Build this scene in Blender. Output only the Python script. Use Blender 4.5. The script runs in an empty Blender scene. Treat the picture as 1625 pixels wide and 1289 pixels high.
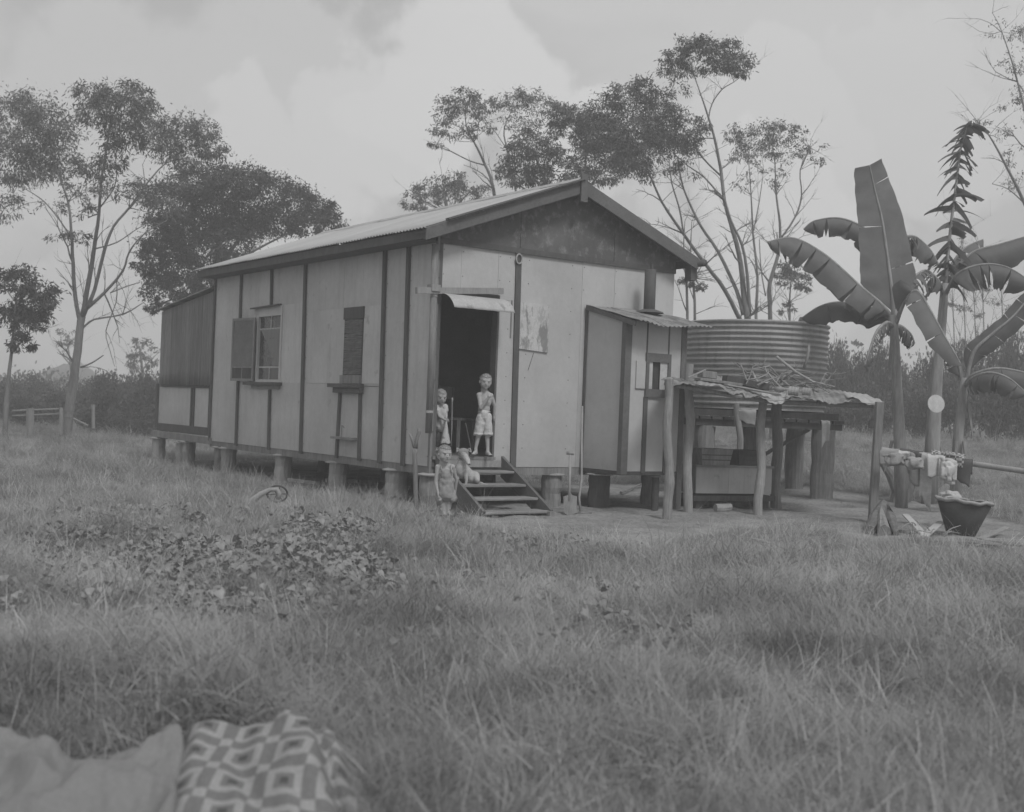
import bpy, bmesh, math, random
import numpy as np
from mathutils import Vector, Matrix, noise

random.seed(7); rng = np.random.default_rng(7)
R = math.radians
scene = bpy.context.scene
COL = scene.collection

# ------------------------------------------------------------------ camera
F = 1912.0; CX, CY = 812.5, 644.5; ROLL = R(2.27); EYE = 1.25
cr, sr = math.cos(ROLL), math.sin(ROLL)
cam_d = bpy.data.cameras.new('camera'); cam = bpy.data.objects.new('camera', cam_d); COL.objects.link(cam)
scene.camera = cam
cam_d.sensor_width = 36.0; cam_d.lens = F / 1625.0 * 36.0
cam_d.clip_start = 0.05; cam_d.clip_end = 3000
pt = 3.0 / F
right = Vector((cr, 0, sr)); up0 = Vector((-sr, 0, cr)); back0 = Vector((0, -1, 0))
rotm = Matrix((right, up0, back0)).transposed().to_4x4()
cam.matrix_world = Matrix.Translation((0, 0, EYE)) @ Matrix.Rotation(pt, 4, 'X') @ rotm
cam_d.dof.use_dof = True; cam_d.dof.focus_distance = 15.5; cam_d.dof.aperture_fstop = 2.6
# ------------------------------------------------------------------ light
SUN_EL, SUN_AZ = 52.0, 150.0        # azimuth clockwise from +Y (view direction)
EXPO = 0.27
w = bpy.data.worlds.new('World'); scene.world = w; w.use_nodes = True
nt = w.node_tree; nt.nodes.clear()
def nn(t, k, **kw):
    n = t.nodes.new(k)
    for a, b in kw.items(): setattr(n, a, b)
    return n
out = nn(nt, 'ShaderNodeOutputWorld'); bg = nn(nt, 'ShaderNodeBackground'); bg.inputs['Strength'].default_value = 0.1
sky = nn(nt, 'ShaderNodeTexSky', sky_type='NISHITA', sun_disc=False)
sky.sun_elevation = R(SUN_EL); sky.sun_rotation = R(SUN_AZ); sky.dust_density = 3.0; sky.air_density = 1.0
bw = nn(nt, 'ShaderNodeRGBToBW'); nt.links.new(sky.outputs[0], bw.inputs[0])
tc = nn(nt, 'ShaderNodeTexCoord')
mp = nn(nt, 'ShaderNodeMapping'); mp.inputs['Scale'].default_value = (1.0, 1.0, 2.2); mp.inputs['Location'].default_value = (0.35, 0.1, 0.55)
nt.links.new(tc.outputs['Generated'], mp.inputs['Vector'])
n1 = nn(nt, 'ShaderNodeTexNoise'); n1.inputs['Scale'].default_value = 2.6; n1.inputs['Detail'].default_value = 9; n1.inputs['Roughness'].default_value = 0.50
n1.inputs['Distortion'].default_value = 0.15
nt.links.new(mp.outputs[0], n1.inputs['Vector'])
n2 = nn(nt, 'ShaderNodeTexNoise'); n2.inputs['Scale'].default_value = 1.3; n2.inputs['Detail'].default_value = 5
nt.links.new(mp.outputs[0], n2.inputs['Vector'])
# cloud masses: a few billowing heads low in the sky plus broken cloud all round
nrm_ = nn(nt, 'ShaderNodeVectorMath', operation='NORMALIZE'); nt.links.new(tc.outputs['Generated'], nrm_.inputs[0])
nw = nn(nt, 'ShaderNodeTexNoise'); nw.inputs['Scale'].default_value = 7.0; nw.inputs['Detail'].default_value = 8; nw.inputs['Roughness'].default_value = 0.55; nt.links.new(nrm_.outputs[0], nw.inputs['Vector'])
nsub = nn(nt, 'ShaderNodeVectorMath', operation='MULTIPLY_ADD'); nsub.inputs[1].default_value = (.26, .26, .26); nsub.inputs[2].default_value = (-.13, -.13, -.13); nt.links.new(nw.outputs['Color'], nsub.inputs[0])
nadd = nn(nt, 'ShaderNodeVectorMath', operation='ADD'); nt.links.new(nrm_.outputs[0], nadd.inputs[0]); nt.links.new(nsub.outputs[0], nadd.inputs[1])
heads = None
def cdir(px, py):
    dx, dy = px - CX, py - CY; return Vector((dx * cr + dy * sr, F, dx * sr - dy * cr + 3)).normalized()
def math2(op, a, b, clamp=False):
    n = nn(nt, 'ShaderNodeMath', operation=op); n.use_clamp = clamp
    for i, q in enumerate((a, b)):
        if isinstance(q, (int, float)): n.inputs[i].default_value = q
        else: nt.links.new(q, n.inputs[i])
    return n.outputs[0]
for (px_, py_, rad_, st_) in ((700, 150, .085, 1.0), (620, 200, .09, .9), (440, 110, .07, .55), (900, 230, .06, 1.0), (980, 260, .06, .6), (1240, 240, .09, .7), (1450, 200, .10, .6), (170, 240, .12, .55), (400, 330, .09, .9), (1250, 420, .10, .9), (250, 480, .10, .7), (-500, 200, .25, .6), (2300, 100, .25, .6)):
    cd_ = cdir(px_, py_); dv = nn(nt, 'ShaderNodeVectorMath', operation='DISTANCE'); nt.links.new(nadd.outputs[0], dv.inputs[0]); dv.inputs[1].default_value = cd_
    mr = nn(nt, 'ShaderNodeMapRange', interpolation_type='SMOOTHSTEP'); mr.inputs['From Min'].default_value = rad_ * 1.08; mr.inputs['From Max'].default_value = rad_ * .78; mr.inputs['To Min'].default_value = 0; mr.inputs['To Max'].default_value = st_
    nt.links.new(dv.outputs['Value'], mr.inputs['Value']); heads = mr.outputs[0] if heads is None else math2('MAXIMUM', heads, mr.outputs[0])
rm0 = nn(nt, 'ShaderNodeMapRange'); rm0.inputs['From Min'].default_value = .45; rm0.inputs['From Max'].default_value = .62; rm0.inputs['To Max'].default_value = .5; nt.links.new(n1.outputs[0], rm0.inputs['Value'])
cl_ = math2('MAXIMUM', heads, rm0.outputs[0])
rmp = nn(nt, 'ShaderNodeMapRange'); rmp.inputs['To Min'].default_value = 4.05; rmp.inputs['To Max'].default_value = 5.7; nt.links.new(cl_, rmp.inputs['Value'])
rm2 = nn(nt, 'ShaderNodeMapRange'); rm2.inputs['From Min'].default_value = 0.3; rm2.inputs['From Max'].default_value = 0.7
rm2.inputs['To Min'].default_value = 0.92; rm2.inputs['To Max'].default_value = 1.08
nt.links.new(n2.outputs[0], rm2.inputs[0])
mul = nn(nt, 'ShaderNodeMath', operation='MULTIPLY'); nt.links.new(rmp.outputs[0], mul.inputs[0]); nt.links.new(rm2.outputs[0], mul.inputs[1])
mx = nn(nt, 'ShaderNodeMix', data_type='FLOAT'); mx.inputs[0].default_value = 0.88
nt.links.new(bw.outputs[0], mx.inputs[2]); nt.links.new(mul.outputs[0], mx.inputs[3])
nt.links.new(mx.outputs[0], bg.inputs['Color']); nt.links.new(bg.outputs[0], out.inputs['Surface'])
sl = bpy.data.lights.new('sun', 'SUN'); so = bpy.data.objects.new('sun', sl); COL.objects.link(so)
sl.energy = 1.5; sl.angle = R(14); sl.color = (1, 1, 1)
sd = Vector((math.sin(R(SUN_AZ)) * math.cos(R(SUN_EL)), math.cos(R(SUN_AZ)) * math.cos(R(SUN_EL)), math.sin(R(SUN_EL))))
so.rotation_euler = sd.to_track_quat('Z', 'Y').to_euler(); so.location = (5, -5, 20)
vs = scene.view_settings; vs.view_transform = 'Standard'; vs.look = 'None'; vs.exposure = EXPO; vs.gamma = 1; vs.use_curve_mapping = False
scene.render.engine = 'CYCLES'
try:
    scene.cycles.max_bounces = 4; scene.cycles.transparent_max_bounces = 8; scene.cycles.volume_bounces = 1
except Exception: pass

# ------------------------------------------------------------------ projection helpers (photo measurements -> metres)
def ray(px, py):
    dx, dy = px - CX, py - CY
    return Vector((dx * cr + dy * sr, F, dx * sr - dy * cr + 3.0)) / F
def P(px, py, D):
    r = ray(px, py); return Vector((0, 0, EYE)) + r * D
def G(px, py, z=0.0):
    r = ray(px, py); return Vector((0, 0, EYE)) + r * ((z - EYE) / r.z)
HC = Vector((-0.96, 14.6, 0)); HA = math.atan2(1912, 2660)
HM = Matrix.Translation(HC) @ Matrix.Rotation(HA, 4, 'Z'); HI = HM.inverted()
def local(v): return HI @ v
def LW(px, py, x=0.0):      # on plane local X = x -> Vector local
    o = HI @ Vector((0, 0, EYE)); d = (HI.to_3x3() @ ray(px, py)); return o + d * ((x - o.x) / d.x)
def FW(px, py, y=0.0):
    o = HI @ Vector((0, 0, EYE)); d = (HI.to_3x3() @ ray(px, py)); return o + d * ((y - o.y) / d.y)

def sstep(a, b, x):
    t = np.clip((x - a) / (b - a), 0, 1); return t * t * (3 - 2 * t)
def hgt(x, y):
    x = np.asarray(x, float); y = np.asarray(y, float)
    rise = 0.75 * sstep(17, 34, y) * sstep(1.5, 8, x)
    lump = (0.05 * np.sin(x * 1.9 + 1.3 * np.sin(y * 0.9)) * np.sin(y * 1.35 + 0.6 * x) + 0.035 * np.sin(3.1 * x + y * 2.3 + 1)) * (1 - sstep(10.0, 12.5, y)) * sstep(1.5, 3.5, y)
    far = 0.25 * sstep(40, 90, y) * np.sin(x * 0.05)
    return rise + lump + far + 0.0 * x

# ------------------------------------------------------------------ object helpers
def tag(o, label=None, cat=None, group=None, kind=None):
    if label: o['label'] = label
    if cat: o['category'] = cat
    if group: o['group'] = group
    if kind: o['kind'] = kind
    return o
def thing(name, label, cat, loc=(0, 0, 0), rz=0, group=None):
    o = bpy.data.objects.new(name, None); COL.objects.link(o); o.location = loc; o.rotation_euler = (0, 0, rz)
    o.empty_display_size = 0.2
    return tag(o, label, cat, group)
class MB:
    def __init__(s): s.v = []; s.f = []; s.smooth = False
    def add(s, vs, fs):
        n = len(s.v); s.v += [tuple(v) for v in vs]; s.f += [tuple(i + n for i in f) for f in fs]; return s
    def box(s, a, b):
        x0, y0, z0 = a; x1, y1, z1 = b
        if x0 > x1: x0, x1 = x1, x0
        if y0 > y1: y0, y1 = y1, y0
        if z0 > z1: z0, z1 = z1, z0
        return s.add([(x0, y0, z0), (x1, y0, z0), (x1, y1, z0), (x0, y1, z0), (x0, y0, z1), (x1, y0, z1), (x1, y1, z1), (x0, y1, z1)],
                     [(0, 3, 2, 1), (4, 5, 6, 7), (0, 1, 5, 4), (1, 2, 6, 5), (2, 3, 7, 6), (3, 0, 4, 7)])
    def prism(s, quad, d):          # polygon (Vectors) extruded by vector d
        n = len(quad); q = [Vector(v) for v in quad]; d = Vector(d)
        vs = q + [v + d for v in q]
        fs = [tuple(range(n))[::-1], tuple(range(n, 2 * n))] + [(i, (i + 1) % n, n + (i + 1) % n, n + i) for i in range(n)]
        return s.add(vs, fs)
    def beam(s, a, b, w_, h_, upv=(0, 0, 1)):
        a = Vector(a); b = Vector(b); t = (b - a).normalized(); u = Vector(upv)
        if abs(t.dot(u)) > 0.98: u = Vector((0, 1, 0))
        sx = t.cross(u).normalized() * (w_ / 2); sy = sx.cross(t).normalized() * (h_ / 2)
        return s.prism([a - sx - sy, a + sx - sy, a + sx + sy, a - sx + sy], b - a)
    def tube(s, pts, rad, n=8, cap=True, jit=0.0):
        pts = [Vector(p) for p in pts]
        if not hasattr(rad, '__len__'): rad = [rad] * len(pts)
        base = len(s.v); m = len(pts); ref = None
        for i, p in enumerate(pts):
            t = (pts[min(i + 1, m - 1)] - pts[max(i - 1, 0)]).normalized()
            if ref is None:
                ref = t.orthogonal().normalized()
            x = (ref - t * ref.dot(t))
            x = x.normalized() if x.length > 1e-6 else t.orthogonal().normalized()
            ref = x; y = t.cross(x)
            for k in range(n):
                a = 2 * math.pi * k / n; rr = rad[i] * (1 + (random.uniform(-jit, jit) if jit else 0))
                s.v.append(tuple(p + (x * math.cos(a) + y * math.sin(a)) * rr))
        for i in range(m - 1):
            for k in range(n):
                a = base + i * n + k; b = base + i * n + (k + 1) % n
                s.f.append((a, b, b + n, a + n))
        if cap:
            s.f.append(tuple(base + k for k in range(n))[::-1]); s.f.append(tuple(base + (m - 1) * n + k for k in range(n)))
        return s
    def lathe(s, prof, c=(0, 0, 0), n=32, jit=0.0, closed=True):
        base = len(s.v); m = len(prof)
        ph = random.uniform(0, 6)
        for (r_, z) in prof:
            for k in range(n):
                a = 2 * math.pi * k / n; q = r_ * (1 + jit * (math.sin(3 * a + ph) * 0.6 + math.sin(5 * a + 2 * ph) * 0.4))
                s.v.append((c[0] + q * math.cos(a), c[1] + q * math.sin(a), c[2] + z))
        for i in range(m - 1):
            for k in range(n):
                a = base + i * n + k; b = base + i * n + (k + 1) % n
                s.f.append((a, b, b + n, a + n))
        if closed:
            s.f.append(tuple(base + k for k in range(n))[::-1]); s.f.append(tuple(base + (m - 1) * n + k for k in range(n)))
        return s
    def grid(s, fn, nu, nv):
        base = len(s.v)
        for j in range(nv + 1):
            for i in range(nu + 1): s.v.append(tuple(fn(i / nu, j / nv)))
        for j in range(nv):
            for i in range(nu):
                a = base + j * (nu + 1) + i; s.f.append((a, a + 1, a + nu + 2, a + nu + 1))
        return s
    def mesh(s, name, mat, smooth=None):
        me = bpy.data.meshes.new(name); me.from_pydata(s.v, [], s.f); me.materials.append(mat)
        if smooth or (smooth is None and s.smooth): me.polygons.foreach_set('use_smooth', [True] * len(me.polygons))
        me.update(); return me
    def build(s, name, mat, parent=None, smooth=None, solid=0, bevel=0):
        o = bpy.data.objects.new(name, s.mesh(name, mat, smooth)); COL.objects.link(o)
        if parent is not None: o.parent = parent
        if solid:
            m = o.modifiers.new('solid', 'SOLIDIFY'); m.thickness = solid; m.offset = 0
        if bevel:
            m = o.modifiers.new('bevel', 'BEVEL'); m.width = bevel; m.segments = 1; m.limit_method = 'ANGLE'
        return o
def np_mesh(name, V, FQ, mat, nper, smooth=False):
    """V (n,3), faces all with nper corners (m,nper)"""
    me = bpy.data.meshes.new(name); V = np.asarray(V, np.float32); FQ = np.asarray(FQ, np.int32)
    me.vertices.add(len(V)); me.vertices.foreach_set('co', V.ravel())
    me.loops.add(FQ.size); me.loops.foreach_set('vertex_index', FQ.ravel())
    me.polygons.add(len(FQ)); me.polygons.foreach_set('loop_start', np.arange(0, FQ.size, nper, dtype=np.int32))
    me.polygons.foreach_set('loop_total', np.full(len(FQ), nper, np.int32))
    if smooth: me.polygons.foreach_set('use_smooth', np.ones(len(FQ), bool))
    me.materials.append(mat); me.update(calc_edges=True); me.validate(); return me
def link(name, me, parent=None):
    o = bpy.data.objects.new(name, me); COL.objects.link(o)
    if parent is not None: o.parent = parent
    return o

# ------------------------------------------------------------------ materials (the photograph is monochrome: every colour is a grey)
def mat(name, v, rough=0.85, var=0.15, scale=3.0, stretch=(1, 1, 1), spots=None, bump=0.15, bscale=30, metallic=0.0, rnd=0.08, fine=0.10, trans=0.0, spec=0.25, world=False, stain=None, mud=False):
    m = bpy.data.materials.new(name); m.use_nodes = True; t = m.node_tree; b = t.nodes['Principled BSDF']
    b.inputs['Roughness'].default_value = rough; b.inputs['Metallic'].default_value = metallic
    b.inputs['Specular IOR Level'].default_value = spec
    tcn = nn(t, 'ShaderNodeTexCoord')
    mpn = nn(t, 'ShaderNodeMapping'); mpn.inputs['Scale'].default_value = stretch
    if world:
        g = nn(t, 'ShaderNodeNewGeometry'); t.links.new(g.outputs['Position'], mpn.inputs['Vector'])
    else: t.links.new(tcn.outputs['Object'], mpn.inputs['Vector'])
    oi = nn(t, 'ShaderNodeObjectInfo')
    a1 = nn(t, 'ShaderNodeTexNoise'); a1.noise_dimensions = '4D'; a1.inputs['Scale'].default_value = scale; a1.inputs['Detail'].default_value = 6; a1.inputs['Roughness'].default_value = 0.6
    t.links.new(mpn.outputs[0], a1.inputs['Vector'])
    wv = nn(t, 'ShaderNodeMath', operation='MULTIPLY'); wv.inputs[1].default_value = 30.0 if not world else 0.0
    t.links.new(oi.outputs['Random'], wv.inputs[0]); t.links.new(wv.outputs[0], a1.inputs['W'])
    r1 = nn(t, 'ShaderNodeMapRange'); r1.inputs['From Min'].default_value = 0.3; r1.inputs['From Max'].default_value = 0.7
    r1.inputs['To Min'].default_value = 1 - var; r1.inputs['To Max'].default_value = 1 + var; t.links.new(a1.outputs[0], r1.inputs[0])
    a2 = nn(t, 'ShaderNodeTexNoise'); a2.inputs['Scale'].default_value = bscale; a2.inputs['Detail'].default_value = 5; a2.inputs['Roughness'].default_value = 0.65
    t.links.new(mpn.outputs[0], a2.inputs['Vector'])
    r2 = nn(t, 'ShaderNodeMapRange'); r2.inputs['From Min'].default_value = 0.3; r2.inputs['From Max'].default_value = 0.7
    r2.inputs['To Min'].default_value = 1 - fine; r2.inputs['To Max'].default_value = 1 + fine; t.links.new(a2.outputs[0], r2.inputs[0])
    r3 = nn(t, 'ShaderNodeMapRange'); r3.inputs['To Min'].default_value = 1 - rnd; r3.inputs['To Max'].default_value = 1 + rnd; t.links.new(oi.outputs['Random'], r3.inputs[0])
    m1 = nn(t, 'ShaderNodeMath', operation='MULTIPLY'); t.links.new(r1.outputs[0], m1.inputs[0]); t.links.new(r2.outputs[0], m1.inputs[1])
    m2 = nn(t, 'ShaderNodeMath', operation='MULTIPLY'); t.links.new(m1.outputs[0], m2.inputs[0]); t.links.new(r3.outputs[0], m2.inputs[1])
    m3 = nn(t, 'ShaderNodeMath', operation='MULTIPLY'); m3.inputs[1].default_value = v; t.links.new(m2.outputs[0], m3.inputs[0])
    last = m3.outputs[0]
    for sp in (spots or []):        # (value, scale, low, high, strength, stretch)
        sv, ss, lo, hi, st, sx = sp
        mm = nn(t, 'ShaderNodeMapping'); mm.inputs['Scale'].default_value = sx; mm.inputs['Location'].default_value = (ss * 1.7, 3.1, ss)
        t.links.new(mpn.inputs['Vector'].links[0].from_socket, mm.inputs['Vector'])
        a3 = nn(t, 'ShaderNodeTexNoise'); a3.noise_dimensions = '4D'; a3.inputs['Scale'].default_value = ss; a3.inputs['Detail'].default_value = 8; a3.inputs['Roughness'].default_value = 0.65
        t.links.new(mm.outputs[0], a3.inputs['Vector']); t.links.new(wv.outputs[0], a3.inputs['W'])
        r4 = nn(t, 'ShaderNodeMapRange'); r4.inputs['From Min'].default_value = lo; r4.inputs['From Max'].default_value = hi; r4.inputs['To Max'].default_value = st; t.links.new(a3.outputs[0], r4.inputs[0])
        mxx = nn(t, 'ShaderNodeMix', data_type='FLOAT'); t.links.new(r4.outputs[0], mxx.inputs[0]); t.links.new(last, mxx.inputs[2]); mxx.inputs[3].default_value = sv
        last = mxx.outputs[0]
    if mud:     # splashed soil along the foot of the wall
        sz = nn(t, 'ShaderNodeSeparateXYZ'); t.links.new(tcn.outputs['Object'], sz.inputs[0])
        a5 = nn(t, 'ShaderNodeTexNoise'); a5.inputs['Scale'].default_value = 5; a5.inputs['Detail'].default_value = 8; a5.inputs['Roughness'].default_value = .7; t.links.new(tcn.outputs['Object'], a5.inputs['Vector'])
        h1 = nn(t, 'ShaderNodeMapRange'); h1.inputs['From Min'].default_value = .48; h1.inputs['From Max'].default_value = 1.15; h1.inputs['To Min'].default_value = .62; h1.inputs['To Max'].default_value = -.12; t.links.new(sz.outputs[2], h1.inputs['Value'])
        h2 = nn(t, 'ShaderNodeMath', operation='MULTIPLY_ADD'); h2.use_clamp = True; h2.inputs[1].default_value = 2.2; h2.inputs[2].default_value = -1.25; t.links.new(a5.outputs[0], h2.inputs[0])
        h3 = nn(t, 'ShaderNodeMath', operation='ADD'); h3.use_clamp = True; t.links.new(h1.outputs[0], h3.inputs[0]); t.links.new(h2.outputs[0], h3.inputs[1])
        h4 = nn(t, 'ShaderNodeMath', operation='MULTIPLY'); h4.inputs[1].default_value = .55; t.links.new(h3.outputs[0], h4.inputs[0])
        h5 = nn(t, 'ShaderNodeMath', operation='MULTIPLY'); t.links.new(h4.outputs[0], h5.inputs[0]); t.links.new(a5.outputs[0], h5.inputs[1])
        m5 = nn(t, 'ShaderNodeMix', data_type='FLOAT'); t.links.new(h5.outputs[0], m5.inputs[0]); t.links.new(last, m5.inputs[2]); m5.inputs[3].default_value = .14; last = m5.outputs[0]
    t.links.new(last, b.inputs['Base Color'])
    if bump:
        bp = nn(t, 'ShaderNodeBump'); bp.inputs['Strength'].default_value = bump; bp.inputs['Distance'].default_value = 0.01
        t.links.new(a2.outputs[0], bp.inputs['Height']); t.links.new(bp.outputs[0], b.inputs['Normal'])
        if mud:     # warped sheet
            bq = nn(t, 'ShaderNodeBump'); bq.inputs['Strength'].default_value = .5; bq.inputs['Distance'].default_value = .05; t.links.new(a1.outputs[0], bq.inputs['Height']); t.links.new(bq.outputs[0], bp.inputs['Normal'])
    if trans:
        tr = nn(t, 'ShaderNodeBsdfTranslucent'); t.links.new(last, tr.inputs['Color'])
        ms = nn(t, 'ShaderNodeMixShader'); ms.inputs[0].default_value = trans
        o = t.nodes['Material Output']; t.links.new(b.outputs[0], ms.inputs[1]); t.links.new(tr.outputs[0], ms.inputs[2]); t.links.new(ms.outputs[0], o.inputs['Surface'])
    return m
SV = (6, 6, 0.5)
M = dict(
    sheet=mat('painted_sheet', .53, mud=True, var=.14, scale=.9, fine=.05, bscale=14, bump=.08, rnd=.05, spots=[(.30, 2.2, .52, .74, .45, (3.0, 3.0, .35)), (.22, 5, .62, .72, .6, (1, 1, 1)), (.34, 9, .50, .8, .35, (4, 4, .25))]),
    sheetf=mat('painted_front_sheet', .48, mud=True, var=.12, scale=.9, fine=.04, bscale=14, bump=.06, rnd=.04, spots=[(.36, 2.0, .54, .76, .40, (2.4, 2.4, .5)), (.2, 8, .70, .74, .7, (1, 1, 1))]),
    awning=mat('awning_tin', .40, rough=.7, var=.12, scale=4, fine=.1, spots=[(.14, 7, .58, .66, .6, (1, 1, .5))]),
    peel=mat('peeling_sheet', .50, var=.12, scale=2, spots=[(.17, 5.5, .50, .56, .8, (1.6, 1.6, .5)), (.3, 14, .52, .6, .6, (1, 1, .6))]),
    trim=mat('dark_trim', .105, var=.15, scale=2, bscale=18, stretch=(1, 1, .3), fine=.18, rnd=.12),
    gable=mat('gable_paint', .11, var=.12, scale=2, spots=[(.24, 2.2, .48, .72, .5, (1, 1, 1)), (.30, 9, .52, .66, .6, (1.2, 1.2, 1.0))]),
    barge=mat('barge_wood', .13, var=.2, scale=3, stretch=(1, 1, 1), fine=.15, rnd=.05),
    wood=mat('grey_wood', .22, var=.28, scale=2.5, bscale=16, stretch=(3, 3, .4), fine=.22, bump=.35),
    woodh=mat('grey_wood_flat', .24, var=.28, scale=2.5, bscale=16, stretch=(.6, 3, 3), fine=.22, bump=.3),
    pale=mat('pale_wood', .30, var=.2, scale=2.5, bscale=20, stretch=(3, 3, .6), fine=.15, bump=.25),
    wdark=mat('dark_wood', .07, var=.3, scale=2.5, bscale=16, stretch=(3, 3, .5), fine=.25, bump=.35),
    roof=mat('zinc_roof', .46, rough=.55, var=.10, scale=.8, metallic=.15, fine=.05, bump=.03, spots=[(.26, 3, .6, .75, .5, (1, .3, 1))], rnd=.05),
    zinc=mat('zinc_tank', .37, rough=.6, var=.16, scale=1.4, metallic=.1, fine=.08, bump=.04, stretch=(1, 1, .6), spots=[(.17, 3, .50, .70, .7, (2.5, 2.5, .4)), (.5, 5, .58, .7, .4, (1, 1, 1))]),
    rust=mat('rusty_tin', .26, rough=.85, var=.3, scale=3, fine=.2, spots=[(.10, 4, .48, .62, .7, (1, 1, 1)), (.42, 6, .58, .68, .6, (1, 1, 1))]),
    tubm=mat('tub_iron', .045, rough=.7, var=.3, fine=.2), iron=mat('dark_iron', .09, rough=.7, var=.25, fine=.2),
    steel=mat('pale_metal', .38, rough=.6, var=.2, fine=.15),
    glass=mat('window_glass', .05, rough=.15, var=.05, spec=.5, bump=0),
    inner=mat('interior_dark', .30, var=.2, scale=2),
    curtain=mat('curtain_cloth', .30, var=.15, stretch=(8, 8, .5), trans=.2),
    skin=mat('skin', .39, rough=.6, var=.06, scale=6, fine=.04, bscale=40, bump=.05, rnd=.03, spec=.35),
    hair=mat('fair_hair', .25, rough=.6, var=.25, scale=40, stretch=(1, 1, .3), bscale=160, fine=.3, bump=.6),
    hair2=mat('mid_fair_hair', .20, rough=.6, var=.25, scale=40, stretch=(1, 1, .3), bscale=160, fine=.3, bump=.6),
    eye=mat('dark_eye', .05, rough=.3, bump=0), lip=mat('lip', .2, rough=.6, bump=0),
    white=mat('white_cloth', .50, var=.15, scale=12, fine=.08, bscale=50, bump=.3, rnd=.03),
    cloth=mat('grey_cloth', .30, var=.15, scale=8, fine=.10, bscale=50, bump=.3, rnd=.1),
    clothd=mat('dark_cloth', .09, var=.2, scale=8, bscale=50, bump=.3),
    clothp=mat('pale_cloth', .48, var=.15, scale=8, bscale=40, bump=.3, spots=[(.25, 9, .55, .7, .5, (1, 1, 1))]),
    fur=mat('dog_coat', .40, var=.15, scale=6, bscale=90, fine=.15, bump=.5, spots=[]),
    furd=mat('dog_patch', .28, var=.2, scale=9, bscale=90, fine=.2, bump=.5),
    bark=mat('bark', .17, var=.3, scale=2, bscale=9, stretch=(3, 3, .7), fine=.25, bump=.5, rnd=.1),
    leaf=mat('leaf', .125, rough=.5, var=.35, scale=.7, bscale=3, fine=.25, bump=0, trans=.18, rnd=.12, spec=.4),
    leafd=mat('dense_leaf', .075, rough=.5, var=.35, scale=.8, bscale=3, fine=.25, bump=0, trans=.15, rnd=.12, spec=.4),
    shrubm=mat('shrub_leaf', .11, rough=.6, var=.35, scale=.6, bscale=3, fine=.3, bump=0, trans=.15, rnd=.18),
    banana=mat('banana_leaf', .19, rough=.6, var=.16, scale=2, bscale=5, fine=.10, bump=.05, trans=.38, rnd=.1, spec=.4),
    bstem=mat('banana_stem', .29, rough=.7, var=.3, scale=3, bscale=12, stretch=(3, 3, .5), fine=.2, bump=.3),
    grass=mat('grass', .36, rough=.6, var=.30, scale=.55, bscale=2.2, fine=.22, bump=0, trans=.25, rnd=.22, world=True),
    straw=mat('dry_grass', .50, rough=.6, var=.2, scale=.8, bscale=3, fine=.2, bump=0, trans=.2, rnd=.2, world=True),
    weed=mat('broad_leaf', .27, rough=.45, var=.25, scale=1.5, bscale=6, fine=.2, bump=0, trans=.15, rnd=.14, spec=.35, world=True),
)
# ------------------------------------------------------------------ ground
def inpoly(px, py, poly):
    px = np.asarray(px); py = np.asarray(py); c = np.zeros(px.shape, bool); n = len(poly)
    for i in range(n):
        x0, y0 = poly[i]; x1, y1 = poly[(i + 1) % n]
        if y0 == y1: continue
        t = ((y0 > py) != (y1 > py)) & (px < (x1 - x0) * (py - y0) / (y1 - y0) + x0); c ^= t
    return c
def gpoly(pts):
    return [tuple(G(x, y)[:2]) for x, y in pts]
DIRT = gpoly([(740, 828), (850, 858), (900, 874), (960, 880), (1040, 874), (1100, 856), (1180, 842), (1260, 838), (1330, 848), (1400, 858), (1480, 862), (1640, 872),
              (1640, 838), (1560, 815), (1480, 800), (1400, 792), (1330, 786), (1240, 776), (1100, 770), (1000, 768), (900, 770), (800, 780)])
def houseloc(x, y):
    dx = x - HC.x; dy = y - HC.y; c, s = math.cos(HA), math.sin(HA)
    return dx * c + dy * s, -dx * s + dy * c
def wob(x, y, s=1.0):
    return 0.5 * np.sin(2.3 * x * s + 1.1 * np.sin(1.7 * y * s)) + 0.5 * np.sin(2.9 * y * s + 1.7 * np.sin(1.3 * x * s + 1))
def dirtmask(x, y):
    xx = x + 0.12 * wob(x, y, 2.1); yy = y + 0.16 * wob(y, x, 2.3)
    d = inpoly(xx, yy, DIRT)
    X, Y = houseloc(xx, yy)
    under = (X > 0.15) & (X < 4.4) & (Y > -0.1) & (Y < 6.6)
    return d | under
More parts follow.
